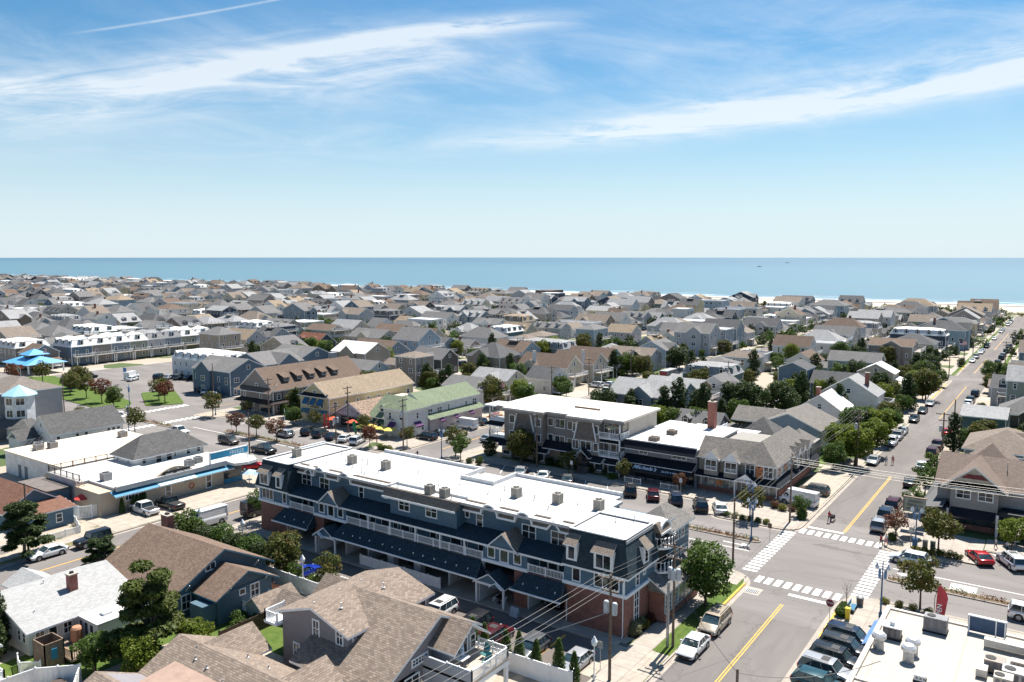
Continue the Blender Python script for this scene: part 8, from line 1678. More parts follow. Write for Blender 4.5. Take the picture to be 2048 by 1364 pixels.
for a in (
('sedan', -28.0, 70.6, -90, 'white', 'white sedan nearest the camera, parked by the utility poles'), ('minivan', -28.1, 76.6, -90, 'champagne', 'champagne minivan parked behind the white sedan'), ('hatchback', -14.6, 107.4, 178, 'white', 'white hatchback waiting at the right crosswalk'), ('coupe', -7.6, 113.2, 118, 'red', 'bright red coupe in the angled bay'), ('suv', -4.1, 113.6, 118, 'white', 'white sporty crossover beside the red coupe'), ('suv', -1.2, 97.2, 2, 'white', 'white car cut by the right picture edge'),
('suv', -15.9, 80.9, -4, 'navy', 'dark blue car farthest in the tight row by the corner building'), ('suv', -15.8, 78.3, -4, 'dark grey', 'dark car second from far in the tight row'), ('suv', -16.0, 75.7, -4, 'black', 'black car in the middle of the tight row'), ('suv', -16.2, 73.0, -4, 'silver', 'silver hooded car with roof bars, second nearest in the tight row'), ('hatchback', -16.2, 70.4, -4, 'teal', 'dark teal car nearest in the tight row'),
('van', -32.6, 123.6, 172, 'white', 'white panel van parked beside the corner store'), ('suv', -32.2, 130.6, 178, 'bronze', 'bronze car parked behind the white panel van'),
('suv', -56.4, 113.9, 117, 'black', 'black car in the angled bay, left of three before the salon'), ('hatchback', -52.4, 113.8, 117, 'maroon', 'dark red tinged car in the angled bay, middle of three before the salon'), ('suv', -48.6, 113.9, 117, 'navy', 'dark blue car with roof rails, right of three before the salon'), ('suv', -44.2, 113.0, 117, 'black', 'black car beside the white one near the store entrance'), ('sedan', -41.4, 113.6, 117, 'white', 'white sedan beside the black car near the store entrance'),
('sedan', -77.6, 113.6, 117, 'silver', 'silver sedan in front of the tan condominium'), ('coupe', -73.0, 113.8, 117, 'white', 'white convertible like coupe before the condominium'), ('sedan', -68.2, 113.9, 117, 'grey', 'grey sedan right of the white coupe before the condominium'),
('jeep', -104.6, 52.4, -90, 'black', 'black boxy off road car by the dry verge'), ('coupe', -105.0, 46.8, -90, 'white', 'white coupe in the shade of the dark pine'), ('pickup', -111.4, 63.6, 178, 'white', 'white pickup truck before the ice cream shop'), ('pickup', -110.6, 67.2, 178, 'black', 'black pickup truck beside the white one'), ('van', -98.9, 65.6, -92, 'white', 'white delivery van driving by the slender tree'), ('van', -97.2, 73.4, 90, 'black', 'black van at the left end of the long building'), ('suv', -98.0, 58.9, 90, 'silver', 'silver car half hidden by the brick chimney'), ('suv', -98.2, 34.0, 90, 'dark grey', 'dark car at the left edge beyond the white bungalow'),
('coupe', -73.4, 61.4, 90, 'blue', 'vivid blue sports car under the olive lot tree'), ('suv', -52.9, 62.0, -88, 'white', 'white car in the rear lot behind the tan roof'), ('suv', -47.9, 61.4, -90, 'black', 'black car in the rear lot beside the maroon one'), ('suv', -44.8, 61.0, 90, 'maroon', 'maroon car in the rear lot by the cone shrubs'), ('hatchback', -40.6, 61.2, -90, 'grey', 'grey car in the rear lot beyond the deck railing'), ('sedan', -35.8, 61.4, -90, 'silver', 'silver car in the rear lot behind the tallest cone shrub'), ('suv', -43.9, 72.6, -90, 'black', 'black car parked inside the right garage bay'), ('suv', -64.2, 73, -90, 'maroon', 'dark red car inside the fenced garage bay'),
('pickup', -156.0, 97.6, 2, 'white', 'white utility pickup driving along the avenue'), ('suv', -139.6, 98.4, 2, 'bronze', 'bronze car driving behind the white utility truck'), ('pickup', -127.4, 97.6, 2, 'black', 'black pickup driving toward the long building'), ('hatchback', -135.4, 109.2, 178, 'silver', 'silver car driving past the yellow shop'), ('jeep', -122.5, 87.6, 62, 'grey', 'grey car behind the planter at the white hipped house'), ('hatchback', -119.2, 88.6, 62, 'red', 'red car behind the FREEZE sign'),
('suv', -133.0, 113.7, 111, 'black', 'black car in the row before the orange parasol, first'), ('suv', -129.4, 113.7, 111, 'dark grey', 'dark car in the row before the orange parasol, second'), ('sedan', -125.6, 113.7, 111, 'navy', 'dark sedan in the row before the yellow parasols'), ('sedan', -121.9, 113.9, 111, 'white', 'white car partly behind the green flag'), ('suv', -118.2, 113.7, 111, 'white', 'white car in the row nearest the corner shop'),
('suv', -108.8, 124.4, 180, 'black', 'black car nosed to the wall under the purple awnings'), ('sedan', -109.2, 129.0, 180, 'dark grey', 'dark car second along the green roofed building'), ('sedan', -109.2, 133.0, 180, 'grey', 'grey car third along the green roofed building'), ('van', -108.8, 137.6, 180, 'white', 'white van along the green roofed building'), ('suv', -109.2, 142.2, 180, 'black', 'black car past the white van along the green roofed building'), ('sedan', -97.4, 131, 90, 'silver', 'silver car at the left corner of the condominium'),
('suv', -20.2, 118.8, 92, 'silver', 'silver car nearest in the trio by the dark wing'), ('suv', -20.3, 124.6, 90, 'navy', 'blue grey car second in the trio by the dark wing'), ('suv', -20.3, 130.2, 90, 'maroon', 'dark car third in the trio by the dark wing')): car(*a)
S1 = [(-28.3, y, -90, k, c) for y, k, c in ((157, 'sedan', 'silver'), (175, 'suv', 'white'), (181.5, 'suv', 'silver'), (187.5, 'sedan', 'silver'), (203, 'hatchback', 'dark grey'), (216, 'sedan', 'dark grey'), (228, 'sedan', 'silver'), (332, 'sedan', 'white'), (345, 'suv', 'silver'), (363, 'sedan', 'white'), (370, 'sedan', 'silver'), (388, 'suv', 'dark grey'), (394, 'suv', 'white'), (428, 'sedan', 'white'), (470, 'suv', 'white'), (482, 'sedan', 'silver'), (520, 'suv', 'white'), (533, 'sedan', 'white'), (545, 'suv', 'silver'), (556, 'sedan', 'white'))] + \
[(-20.2, y, 90, k, c) for y, k, c in ((145, 'sedan', 'black'), (158, 'sedan', 'white'), (170, 'suv', 'maroon'), (176.5, 'pickup', 'maroon'), (192, 'sedan', 'red'), (233.5, 'hatchback', 'white'), (239, 'suv', 'black'), (251, 'suv', 'navy'), (330, 'suv', 'grey'), (347, 'suv', 'dark grey'), (356, 'suv', 'silver'), (372, 'suv', 'teal'), (390, 'pickup', 'navy'), (430, 'suv', 'silver'), (448, 'sedan', 'maroon'))] + \
[(-36 + .6 * k, 226 + 9 * k, 178, 'sedan', c) for k, c in ((0, 'silver'),)] + [(-105.0, y, -90, k, c) for y, k, c in ((196, 'pickup', 'white'), (203, 'sedan', 'navy'), (222, 'hatchback', 'navy'), (262, 'suv', 'navy'), (268, 'suv', 'dark grey'))] + [(-97.2, y, 90, k, c) for y, k, c in ((183, 'suv', 'dark grey'), (206, 'sedan', 'grey'), (300, 'suv', 'silver'))] + [(-112.5, 203.5, 175, 'suv', 'white'), (-110.6, 207.5, 175, 'sedan', 'white'), (-113, 310, 178, 'suv', 'white')] + \
[(-233 + 3.0 * k, 140 + 1.5 * k, 118, ('suv', 'sedan')[k % 2], c) for k, c in enumerate(('black', 'silver', 'grey', 'dark grey', 'black'))] + [(-203 + 3.4 * k, 134.5 - 1.2 * k, 120, ('sedan', 'suv', 'suv')[k % 3], c) for k, c in enumerate(('dark grey', 'black', 'white', 'black', 'grey'))] + [(-236 - 4 * k, 133 + 2 * k, 118, 'van' if k == 1 else 'sedan', 'white') for k in range(3)] + [(-252, 128, 90, 'suv', 'dark grey'), (-185, 95, 60, 'sedan', 'white'), (-187, 100, 80, 'suv', 'white')] + [(-170 - 3.1 * k, 62 - .6 * k, 80, 'sedan', c) for k, c in enumerate(('black', 'dark grey', 'maroon', 'black', 'white'))]
rg = random.Random(3)
for x in SIDE[2:7]:
 for sx, hd in ((-3.9, -90), (3.9, 90)):
  y = 190 if x < -250 else 150
  while y < 480:
   y += rg.uniform(9, 46)
   if not (276 < y < 294) and -20 < proj(x + sx, y, 0)[0] < 2060: S1.append((x + sx, y, hd, rg.choice(('sedan', 'suv', 'suv', 'hatchback', 'pickup')), rg.choice(('white', 'white', 'silver', 'grey', 'black', 'dark grey', 'navy', 'red', 'champagne'))))
for x, y, hd, k, c in S1:
 hs = [h[2] for h in sorted(HN, key=lambda h: (h[0] - 6 - x) ** 2 + (h[1] + 4 - y) ** 2)[:5]]
 st = 'on the street to the sea' if -31 < x < -18 else 'on the truck street' if -120 < x < -96 else 'at the boulevard' if y < 150 else 'on a far side street'
 car(k, x, y, hd, c, uniq(f'{c} {CARN[k]} parked {st}', *[f'{c} {CARN[k]} parked near the {h}' for h in hs]), full=y < 240 and x > -200, z=KZ + .03 if (x < -105 and y > 202 and hd > 170) or -37 < x < -34 or x < -169 and y < 64 else .02)
t = thing('box_truck', 'grey box truck with red panel parked on the truck street', 'truck', (-99.4, 226, 0)); b = MB(); b.box(-100.7, -98.2, 221.5, 229.2, .95, 3.9); b.build('cargo_box', mat('truck_grey', (.3, .3, .3), .5), t); b = MB(); b.box(-100.6, -98.3, 221.42, 221.5, 1.1, 3.7); b.build('rear_door', mat('truck_red', (.3, .05, .05), .5), t); b = MB(); b.box(-100.5, -98.4, 229.5, 231.4, .6, 2.5); b.build('cab', mat('truck_cab', (.04, .05, .07), .4), t)
for y in (223, 224.2, 230.4):
 for x in (-100.5, -98.4): b = MB(); b.tube([(x - .14, y, .5), (x + .14, y, .5)], .5, 12); b.build('wheel', TYRE, t)
def pole(x, y, h, label, arm=True, cans=0, rz=0.0, r_=.15, col=None):
 t = thing('utility_pole', label, 'utility pole', (x, y, 0), 'wooden utility poles', True, rz)
 def A(mb, n, m_): o = mb.build(n, m_); o.parent = t; return o
 b = MB(); b.tube([(0, 0, 0), (0, 0, h)], [r_, r_ * .7], 8); A(b, 'pole', col or POLEW)
 if arm:
  for k, z in enumerate((h - .35, h - 1.5)):
   b = MB(); w = 1.25 if k == 0 else .8; b.box(-w, w, -.14, -.02, z - .07, z + .07); A(b, 'crossarm', POLEW)
   for q in (-1, -.55, .55, 1): b = MB(); b.lathe(q * w * .94, -.08, [(.05, z + .07), (.07, z + .14), (.04, z + .24)], 6); A(b, 'insulator', WHITE_D)
 for k in range(cans): b = MB(); a = (-.42, .42, 0)[k]; b.lathe(a, -.3 if k == 2 else 0, [(.23, h - 3.6), (.25, h - 3.5), (.25, h - 2.6), (.18, h - 2.48), (.05, h - 2.45)], 10); A(b, 'transformer', mat('transformer_grey', (.42, .45, .48), .4))
 return t
PO = [(-29.9, 70.1, 10.6, 'tall pole with grey conduit and transformers on the verge', True, 3), (-32.0, 61.0, 10.0, 'near pole with two transformers by the lot entrance', True, 2), (-19.06, 57.0, 6.99, 'bare pole top at the bottom of the street', False, 0), (-32.5, 94.2, 8.6, 'dark bare pole on the near crossing corner', False, 0), (-31.3, 114.3, 10.2, 'pole beside the white van at the corner store', True, 0), (-106.9, 45.4, 9.6, 'weathered pole rising from the dark pine', False, 0), (-121.6, 90.0, 9.8, 'pole with street light behind the FREEZE sign', False, 0), (-116.8, 106.6, 9.2, 'dark pole in the median before the long roof', True, 2), (-126.5, 119.0, 10.4, 'pole before the wood shake parlour', True, 0), (-106.4, 114.6, 10.4, 'pole before the purple awning shop', True, 1), (-77.5, 118.6, 10.2, 'grey pole in front of the tan condominium', True, 0), (-29.8, 150.4, 11, 'dark pole under the yellow green trees', True, 1), (-17.6, 160.9, 10.2, 'pole with transformer right of the side street', True, 1), (-17.4, 175.6, 10.4, 'bare pole right of the side street', False, 0), (-152, 118.2, 10, 'pole before the half timbered block', True, 0), (-202, 96.0, 9.6, 'dark pole beside the park lawn', False, 0), (-207, 141.6, 10, 'pole before the blue shops', True, 0), (-73.8, 205.8, 10.5, 'pole behind the cedar row', True, 0), (-188.5, 128.6, 9.6, 'pole at the blue shop corner', False, 0), (-107.6, 171.4, 10.4, 'pole left of the white cottage', True, 0), (-107.4, 190.3, 10.4, 'pole beside the brown roofed row', True, 0), (-107.6, 216.2, 10.4, 'pole farther along the brown roofed row', True, 0), (-30.6, 243, 10, 'pole beside the vine covered bush', True, 0), (-30.6, 286, 10, 'pole at the cross street corner', True, 0), (-30.8, 330, 9, 'thin pole before the wide dark roof', False, 0), (-30.8, 362, 9, 'thin pole farther up the street to the sea', False, 0), (-17.4, 318, 9.5, 'pole right of the street past the round tree', True, 0), (-17.4, 352, 9.5, 'far pole right of the street to the sea', True, 0), (-96, 262, 9.5, 'pole on the truck street near the second avenue', True, 0), (-96, 232, 9.5, 'pole on the truck street behind the box truck', True, 0)]
for x, y, h, l, a, c in PO: USED.add(l + ' pole'); pole(x, y, h, l, a, c, .0 if abs(y - 106) > 14 else 1.57)
t = thing('conduit_riser', 'pair of pale grey conduits strapped beside the tall verge pole', 'conduit', (-30.35, 69.8, 0)); b = MB()
for q in (0, .16): b.tube([(-30.4 + q, 69.75, 0), (-30.4 + q, 69.75, 6.6)], .075, 6)
b.build('pipe', GREYM, t)
WIRE = mat('black_cable', (.03, .03, .032), .6); WIRE_L = mat('bare_wire', (.3, .29, .27), .5, .1, 2, .5)
def wire(p, q, sag, label, r_=.016, m_=None):
 b = MB(); p, q = Vector(p), Vector(q); b.tube([tuple(p.lerp(q, k / 10) - Vector((0, 0, 4 * sag * (k / 10) * (1 - k / 10)))) for k in range(11)], r_, 3, 0, False)
 o = b.build('overhead_wire', m_ or WIRE); tag(o, label, 'wire', 'overhead wires'); USED.add(label)
for k, dx in enumerate((-1.1, -.5, .6, 1.1)):
 n = ('first', 'second', 'third', 'fourth')[k]
 wire((-29.9 + dx, 70, 10.4), (-31.3 + dx, 114.3, 10.0), .9, n + ' wire over the pavement of the long building to the corner store', .014, WIRE_L); wire((-32.0 + dx, 61, 9.8), (-29.9 + dx, 70, 10.4), .15, n + ' short wire between the two transformer poles', .014, WIRE_L); wire((-31.3 + dx, 114.3, 10), (-29.8 + dx, 150.4, 10.8), .7, n + ' wire from the corner store to the tree pole', .014, WIRE_L); wire((-32 + dx, 61, 9.8), (-38 + dx, 10, 9.5), .8, n + ' wire leaving toward the camera from the lot pole', .015, WIRE_L)
 wire((-31.3, 114.3 + dx, 9.9 - .5 * k), (17, 124 + dx, 8.6 - .6 * k), .6, n + ' wire crossing before the restaurant gable', .018, WIRE_L)
wire((-29.9, 70, 7.4), (-19.06, 57.0, 6.69), .5, 'slack cable over the street near the white sedan', .02); wire((-19.06, 57.0, 6.69), (-10, 62, 8.2), .8, 'slack cable from the bare pole to the corner building', .03); wire((-32, 61, 6.6), (-44, 49, 3.0), .3, 'thick pale guy wire down across the rear lot', .035, WIRE_L); wire((-106.9, 45.4, 8.6), (-113.9, 66, 4.0), .6, 'drooping cable to the ice cream shop', .016); wire((-121.6, 90, 9.4), (-116.8, 106.6, 9.0), .5, 'cable over the avenue lanes on the left', .018); wire((-116.8, 106.6, 9.0), (-77.5, 118.6, 9.8), 1.0, 'long cable along the avenue to the condominium', .018)
def street_lamp(x, y, label, hang=True):
 USED.add(label); t = thing('street_lamp', label, 'street lamp', (x, y, 0), 'blue street lamps', True)
 b = MB(); b.lathe(0, 0, [(.2, 0), (.2, .5), (.1, .7), (.09, 2.2)], 8); b.tube([(0, 0, 2.2), (0, 0, 6.2)], [.085, .06], 8); b.build('post', STEELB).parent = t
 b = MB(); b.tube([(-.55, 0, 5.4), (.55, 0, 5.4)], .04, 5); b.tube([(-.45, 0, 4.3), (.45, 0, 4.3)], .03, 5); b.build('arm', STEELB).parent = t
 for s in (-1, 1):
  b = MB(); b.lathe(s * .55, 0, [(.05, 5.3), (.2, 5.38), (.22, 5.6), (.1, 5.8), (.03, 5.95)], 8); b.build('lantern', mat('lamp_globe', (.55, .6, .65), .3)).parent = t
  if hang: b = MB(); b.box(s * .14, s * .42, -.01, .01, 4.35, 5.3); b.build('pennant', mat('pennant_blue', (.12, .22, .38), .7)).parent = t
 return t
for x, y, l in ((-33.4, 103.8, 'blue street lamp in the median left of the crossing'), (-14.6, 88.9, 'blue street lamp beside the corner building'), (-14.7, 112.0, 'blue street lamp before the restaurant tree'), (-36.2, 111.6, 'blue street lamp at the corner store kerb'), (-95.4, 113.2, 'blue street lamp at the far crosswalk corner'), (-166.5, 92.4, 'blue street lamp at the boulevard corner, near side'), (-192.6, 107.4, 'blue street lamp at the park lawn tip'), (-167.4, 114.6, 'blue street lamp before the half timbered block')): street_lamp(x, y, l)
for x, y, l in ((-33.2, 60.3, 'white acorn lamp at the lot entrance'), (-70.1, 58.5, 'white acorn lamp beside the blue car'), (-86.3, 62.4, 'white acorn lamp over the privet hedge'), (-95.0, 62.0, 'white acorn lamp at the left lot entrance'), (-52.6, 58.6, 'white acorn lamp behind the tan roof')):
 USED.add(l); t = thing('post_lamp', l, 'post lamp', (x, y, KZ), 'white lamps of the rear lot', True); b = MB(); b.lathe(0, 0, [(.12, 0), (.12, .5), (.055, .6), (.05, 3.2)], 8); b.build('post', WHITE).parent = t; b = MB(); b.lathe(0, 0, [(.1, 3.2), (.26, 3.35), (.27, 3.6), (.3, 3.62), (.18, 3.85), (.05, 4.1)], 10); b.build('lantern', mat('opal_globe', (.75, .76, .77), .4)).parent = t
def sign_post(x, y, label, shape, col, h=2.2, word=None):
 USED.add(label); t = thing('road_sign', label, 'road sign', (x, y, 0), None); b = MB(); b.tube([(x, y, 0), (x, y, h + .7)], .035, 5); b.build('post', GREYM, t); b = MB()
 if shape == 'oct': b.prism([(x + .42 * math.cos(math.pi / 8 + k * math.pi / 4), h + .35 + .42 * math.sin(math.pi / 8 + k * math.pi / 4)) for k in range(8)], 'y', y - .06, y - .045)
 else: b.box(x - .25, x + .25, y - .06, y - .045, h, h + .7)
 b.build('plate', col, t)
 if word: text(t, word, (x, y - .065, h + .35), 0, .26, WHITE, .004)
sign_post(-18.6, 83.9, 'red stop sign on the near right corner', 'oct', mat('stop_red', (.16, .01, .03), .5), 2.1, 'STOP')
for x, y, l in ((-31.0, 104.0, 'small road sign at the median tip'), (-15.4, 113.0, 'thin sign post by the restaurant tree'), (-33.6, 62.2, 'grey sign back at the lot entrance'), (-69.4, 117.2, 'white parking sign by the condominium steps'), (-49.4, 117.6, 'white parking sign by the rusty little tree'), (-150, 106.6, 'brown sign at the left median tip'), (-128, 105.2, 'brown sign in the planted median')): sign_post(x, y, l, 'sq', WHITE_D if 'white' in l else GREYM if 'grey' in l or 'thin' in l else mat('brown_sign', (.12, .08, .06), .6))
t = thing('bench', 'blue bench beside the metal litter bin', 'bench', (-17.2, 88.6, KZ)); b = MB()
for k in range(4): b.box(-17.6 + .14 * k, -17.49 + .14 * k, 87.8, 89.6, .55, .6)
b.build('seat', mat('bench_blue', (.02, .15, .27), .5), t); b = MB()
for k in range(3): b.box(-17.72, -17.67, 87.8, 89.6, .66 + .16 * k, .78 + .16 * k)
b.build('backrest', mat('bench_blue', (.02, .15, .27), .5), t)
for y in (87.9, 89.5): b = MB(); b.box(-17.65, -17.05, y - .04, y + .04, KZ, .55); b.build('leg', BLACK, t)
t = thing('litter_bin', 'grey metal litter bin by the blue bench', 'litter bin', (-17.0, 90.6, KZ)); b = MB(); b.lathe(-17.0, 90.6, [(.34, KZ), (.38, 1.0)], 12); b.build('bin', mat('bin_dark', (.08, .08, .085), .5), t); b = MB(); b.lathe(-17, 90.6, [(.42, 1.0), (.42, 1.1), (.2, 1.25), (.05, 1.28)], 12); b.build('lid', GREYM, t)
t = thing('newspaper_box', 'yellow newspaper box in front of the bench', 'box', (-17.3, 86.2, KZ)); b = MB(); b.box(-17.5, -17.1, 86, 86.4, KZ, 1.1); b.box(-17.54, -17.06, 85.96, 86.44, 1.1, 1.4, 0); b.build('body', mat('signal_yellow', (.65, .5, .03), .5), t)
for k, (x, l, c) in enumerate(((-15.0, 'blue mailbox by the restaurant tree', (.02, .09, .2)), (-13.8, 'grey bin by the restaurant tree', (.1, .1, .1)), (-12.9, 'dark green bin by the restaurant tree', (.015, .04, .03)))):
 t = thing('street_bin', l, 'bin', (x, 113.9, KZ)); b = MB(); b.box(x - .28, x + .28, 113.65, 114.2, KZ, 1.1); b.build('body', mat(l, c, .5), t); b = MB(); b.prism([(113.62, 1.1), (114.22, 1.1), (114.1, 1.25), (113.75, 1.25)], 'x', x - .3, x + .3); b.build('lid', mat(l, c, .5), t)
def parasol(x, y, c, label, h=2.6, r_=1.5):
 USED.add(label); t = thing('cafe_parasol', label, 'parasol', (x, y, KZ), 'café parasols'); b = MB(); b.lathe(x, y, [(r_, h - .55), (r_ * .55, h - .25), (.05, h)], 8); b.build('canopy', c, t); b = MB(); b.tube([(x, y, KZ), (x, y, h - .05)], .035, 6); b.build('pole', WHITE_D, t)
 k = thing('cafe_table', label.replace('parasol', 'table under its parasol'), 'table', (x, y, KZ), 'café tables'); b = MB(); b.lathe(x, y, [(.5, .82), (.5, .87)], 10); b.build('table_top', WHITE_D, k); b = MB(); b.lathe(x, y, [(.25, KZ), (.07, .2), (.06, .82)], 6); b.build('leg', GREYM, k)
YEL = mat('yellow_canvas', (.62, .48, .1), .8, .08); ORG = mat('orange_red_canvas', (.6, .1, .04), .8, .08)
for x, y, c, l in ((-121.0, 120.2, YEL, 'yellow café parasol, back left of four'), (-122.4, 118.6, YEL, 'yellow café parasol, front left of four'), (-117.9, 120.4, YEL, 'yellow café parasol, back right of four'), (-115.4, 120.2, YEL, 'yellow café parasol nearest the corner shop'), (-133.6, 121.2, ORG, 'orange red parasol at the shake roofed parlour, left'), (-127.6, 121.4, ORG, 'orange red parasol at the shake roofed parlour, right'), (-16.0, 117.6, mat('taupe_canvas', (.3, .26, .23), .8), 'taupe parasol before the dark restaurant wing'), (-4.2, 121.6, mat('taupe_canvas', (.3, .26, .23), .8), 'taupe parasol at the right edge terrace'), (-111.4, 82.2, mat('pale_blue_canvas', (.3, .42, .52), .8), 'pale blue parasol on the ice cream shop patio'), (-109.6, 83.0, mat('pale_blue_canvas', (.3, .42, .52), .8), 'second pale blue parasol on the ice cream shop patio')): parasol(x, y, c, l)
t = thing('feather_flag', 'green feather flag leaning before the yellow parasols', 'flag', (-121.6, 116.4, KZ)); b = MB(); b.prism([(-122.6, 3.4), (-121.7, 1.0), (-121.2, 1.1), (-121.6, 3.9)], 'y', 116.38, 116.42); b.build('cloth', mat('flag_green', (.01, .2, .08), .7), t); b = MB(); b.tube([(-121.4, 116.4, KZ), (-121.5, 116.4, 2), (-122, 116.4, 4)], .03, 5); b.build('pole', BLACK, t)
t = thing('red_lifeguard_frame', 'red post frame beside the orange parasol', 'frame', (-134.6, 119.6, KZ)); b = MB()
for q in (0, 1.2): b.box(-134.8 + q, -134.55 + q, 119.5, 119.75, KZ, 3.2)
b.box(-134.8, -133.3, 119.5, 119.7, 1.0, 1.2); b.build('frame', mat('signal_red', (.6, .04, .03), .6), t)
t = thing('oval_sign', 'green oval shop sign on two posts', 'sign', (-147.2, 119.6, KZ)); b = MB(); b.prism([(-147.2 + .8 * math.cos(k * .5236), 2.1 + .6 * math.sin(k * .5236)) for k in range(12)], 'y', 119.55, 119.65); b.build('board', mat('sign_teal', (.02, .16, .15), .5), t); b = MB()
for q in (-1, 1): b.tube([(-147.2 + q, 119.6, KZ), (-147.2 + q, 119.6, 3)], .06, 5)
b.build('post', WHITE, t)
t = thing('park_pavilion', 'pavilion with bright blue two tier roof at the far left', 'pavilion', (-283, 126, 0)); b = MB(); hip(b, -291, -275, 120, 132, 3.4, 5.4, .6, .15, 0, 1, .6); hip(b, -286, -280, 123, 129, 6.0, 7.6, .4, .12, 0, 1); b.box(-285.5, -280.5, 123.5, 128.5, 5, 6, 2); b.build('roof', [mat('pavilion_blue', (.1, .33, .62), .4, .08, 3), WHITE, BLACK], t); b = MB()
for x in (-290.5, -283, -275.5):
 for y in (120.5, 131.5): b.box(x - .2, x + .2, y - .2, y + .2, KZ, 3.2)
b.build('column', WHITE, t)
def flag(x, y, h, kind, label, z=0):
 USED.add(label); t = thing('flag_pole', label, 'flag', (x, y, z)); b = MB(); b.tube([(x, y, z), (x, y, z + h)], .05, 5); b.build('pole', WHITE, t); w, e = 2.2, 1.3; z1 = z + h - .1
 if kind == 'us':
  for k in range(13): b = MB(); b.box(x + .06, x + w, y - .01, y + .01, z1 - e * (k + 1) / 13, z1 - e * k / 13); b.build('stripe', RED if k % 2 == 0 else WHITE, t)
  b = MB(); b.box(x + .06, x + w * .42, y - .015, y + .015, z1 - e * 7 / 13, z1); b.build('canton', mat('flag_navy', (.02, .03, .12), .7), t)
 else: b = MB(); b.box(x + .06, x + w * .8, y - .01, y + .01, z1 - e, z1); b.build('cloth', kind, t)
flag(-268, 122, 9, 'us', 'stars and stripes on a tall pole by the blue pavilion'); flag(-116.6, 160.2, 3.0, 'us', 'stars and stripes on the pale grey house deck', 4.0); flag(-30.6, 311, 9.5, 'us', 'stars and stripes before the taupe decked house'); flag(-266, 114, 5, RED, 'dark red flag at the park');  flag(-233, 128.5, 5, mat('flag_blue', (.1, .25, .5), .7), 'blue flag by the parking plaza')
for x, y, s, l in ((-1500, 5200, 9, 'fishing boat with wake far out on the left'), (-1000, 3100, 5, 'small boat speck near the middle horizon'), (-88, 3900, 8, 'sailing boat far out on the right, nearer'), (-20, 6000, 9, 'sailing boat far out on the right, farther')):
 t = thing('boat', l, 'boat', (x, y, 0), 'boats on the sea'); b = MB(); b.prism([(x - 2 * s, 1.4), (x - 1.6 * s, .1), (x + 1.6 * s, .1), (x + 2.2 * s, 1.8)], 'y', y - s * .4, y + s * .4); b.build('hull', mat('boat_dark', (.05, .06, .08), .6), t); b = MB(); b.box(x - .6 * s, x + .5 * s, y - .3 * s, y + .3 * s, 1.6, 1.6 + s * .35); b.tube([(x, y, 1.5), (x, y, s * 1.6)], .25, 5); b.build('cabin', WHITE, t)
 if 'sail' in l: b = MB(); b.prism([(x, 3), (x - 1.3 * s, 3), (x, s * 1.9)], 'y', y - .05, y + .05); b.build('sail', WHITE_D, t)
SKIN = mat('skin', (.36, .2, .14), .6, .08)
def person(x, y, rz, shirt, pants, hair, label, h=1.74, stride=.22, arms=.12, z=.02, sit=0.0):
 me = bpy.data.meshes.new('sk'); s = stride; k = sit
 V = [(0, 0, .98), (0, 0, 1.2), (0, 0, 1.42), (0, .01, 1.54), (0, .03, 1.66), (0, .02, 1.76), (.1, 0, .94), (.11, s * .5 + k, .52 + k * .5), (.11, s - .02 + k, .08), (.11, s + .13 + k, .04), (-.1, 0, .94), (-.11, -s * .3 + k, .52 + k * .5), (-.11, -s + k, .1), (-.11, -s + .13 + k, .04), (.19, 0, 1.42), (.25, -arms, 1.16), (.24, -arms + .1, .93), (.24, -arms + .16, .84), (-.19, 0, 1.42), (-.25, arms, 1.16), (-.24, arms + .16, .95), (-.24, arms + .22, .86)]
 Ed = [(0, 1), (1, 2), (2, 3), (3, 4), (4, 5), (0, 6), (6, 7), (7, 8), (8, 9), (0, 10), (10, 11), (11, 12), (12, 13), (2, 14), (14, 15), (15, 16), (16, 17), (2, 18), (18, 19), (19, 20), (20, 21)]
 Rr = [.14, .125, .14, .055, .095, .075, .095, .065, .045, .035, .095, .065, .045, .035, .065, .045, .035, .03, .065, .045, .035, .03]
 me.from_pydata(V, Ed, []); o = bpy.data.objects.new('sk', me); COL.objects.link(o); md = o.modifiers.new('s', 'SKIN')
 if not me.skin_vertices: me.attributes  # the modifier adds the layer below
 for i, sv in enumerate(me.skin_vertices[0].data if me.skin_vertices else []): sv.radius = (Rr[i], Rr[i]); sv.use_root = i == 0
 o.modifiers.new('d', 'SUBSURF').levels = 1; bpy.context.view_layer.update()
 bm_ = bpy.data.meshes.new_from_object(o.evaluated_get(bpy.context.evaluated_depsgraph_get())); bpy.data.objects.remove(o)
 bm_.materials.clear()
 for m_ in (SKIN, shirt, pants, hair, TYRE): bm_.materials.append(m_)
 for p in bm_.polygons:
  c = p.center; p.material_index = 3 if c.z > 1.7 or (c.z > 1.6 and c.y < -.01) else 0 if c.z > 1.5 or (abs(c.x) > .2 and c.z < 1.2) else 1 if c.z > 1.0 else 2 if c.z > (.5 if 'short' in label else .12) else 4 if c.z < .1 else 0
  p.use_smooth = True
 USED.add(label); q = link('person', bm_, None, (x, y, z), rz); q.scale = (h / 1.8,) * 3; tag(q, label, 'person', 'people in the streets')
C_ = lambda n, c: mat('cloth ' + n, c, .85, .1)
NV_, WT, RD, BK, PK, BL = C_('navy', (.02, .03, .06)), C_('white', (.6, .6, .6)), C_('red', (.4, .04, .06)), C_('black', (.02, .02, .022)), C_('pink', (.5, .2, .22)), C_('blue', (.06, .15, .32)); HB, HD = C_('brown hair', (.06, .035, .02)), C_('dark hair', (.015, .012, .01))
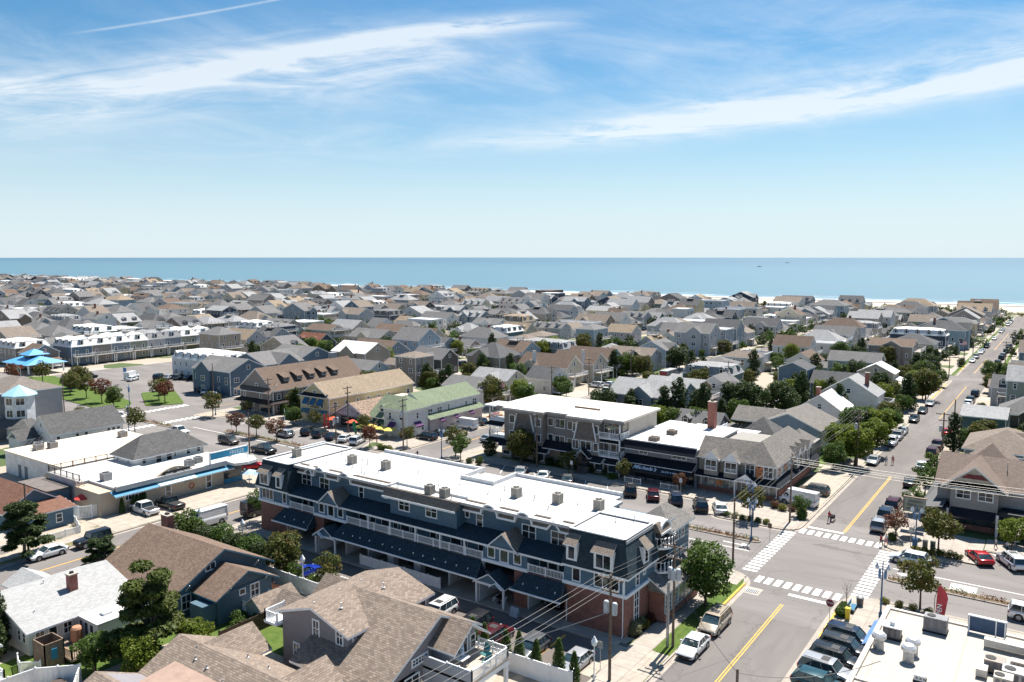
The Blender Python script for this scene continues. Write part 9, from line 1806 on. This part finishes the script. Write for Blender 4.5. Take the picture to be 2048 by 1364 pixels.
for a in ((-26.7, 117.7, -.3, RD, NV_, HD, 'man in a red shirt pushing a dark stroller up the street'), (-18.7, 111.6, 2.6, RD, BK, HD, 'person in red shirt crossing at the corner'), (-18.2, 112.3, 2.7, WT, PK, HB, 'person in white top just behind the one in red'), (-26.2, 157.6, 0, WT, BL, HB, 'left one of two joggers under the tree, in shorts'), (-25.2, 158.1, 0, PK, RD, HB, 'right one of two joggers under the tree, in shorts'), (-4.9, 118.4, 1.2, WT, BK, HD, 'person in white shirt at the restaurant terrace'), (-6.2, 118.9, 2, WT, NV_, HB, 'person beside the round terrace table, in shorts'), (-2.9, 118.6, .4, BK, BL, HD, 'person in black top under the yellow olive tree'), (-2.0, 119.4, 3, BL, WT, HB, 'person in blue top at the right edge'), (-122.6, 117.4, 1, BK, BK, HD, 'dark dressed person by the green flag'), (-131.6, 119.4, 0, WT, BK, HB, 'person in white at the orange parasol'), (-114.6, 115.6, 2, BK, BK, HD, 'dark dressed person at the bicycle stand')): person(*a, h=1.72 + .06 * (len(a[6]) % 3 - 1))
t = thing('stroller', 'dark stroller in front of the man in red', 'stroller', (-26.4, 118.5, .02)); b = MB(); b.prism([(118.2, .5), (118.8, .45), (118.9, .9), (118.5, 1.05), (118.2, .8)], 'x', -26.7, -26.15); b.build('seat', BK, t); b = MB(); b.tube([(-26.4, 118.05, 1.02), (-26.4, 118.7, .45)], .03, 5); b.build('handle', GREYM, t)
for dx in (-.25, .25):
 for y in (118.2, 118.85): b = MB(); b.tube([(-26.42 + dx - .03, y, .17), (-26.42 + dx + .03, y, .17)], .16, 10); b.build('wheel', TYRE, t)
person(-98.8, 110.2, -1.5, BK, BK, HD, 'dark dressed cyclist on the far crosswalk', 1.7, .15, .3, .35, .12)
t = thing('bicycle', 'dark bicycle under the cyclist on the far crosswalk', 'bicycle', (-98.8, 110.2, 0)); b = MB(); b.tube([(-99.35, 110.2, .35), (-98.95, 110.2, .9), (-98.4, 110.2, .85), (-98.25, 110.2, .35)], .025, 5); b.tube([(-98.95, 110.2, .9), (-98.8, 110.2, .35), (-98.4, 110.2, .85)], .025, 5); b.build('frame', BLACK, t)
for x in (-99.35, -98.25): b = MB(); b.tube([(x + .34 * math.cos(k * .5236), 110.2, .35 + .34 * math.sin(k * .5236)) for k in range(13)], .025, 5, 0, False); b.build('wheel', TYRE, t)
for o in COL.objects:
 if '_local' in o: del o['_local']
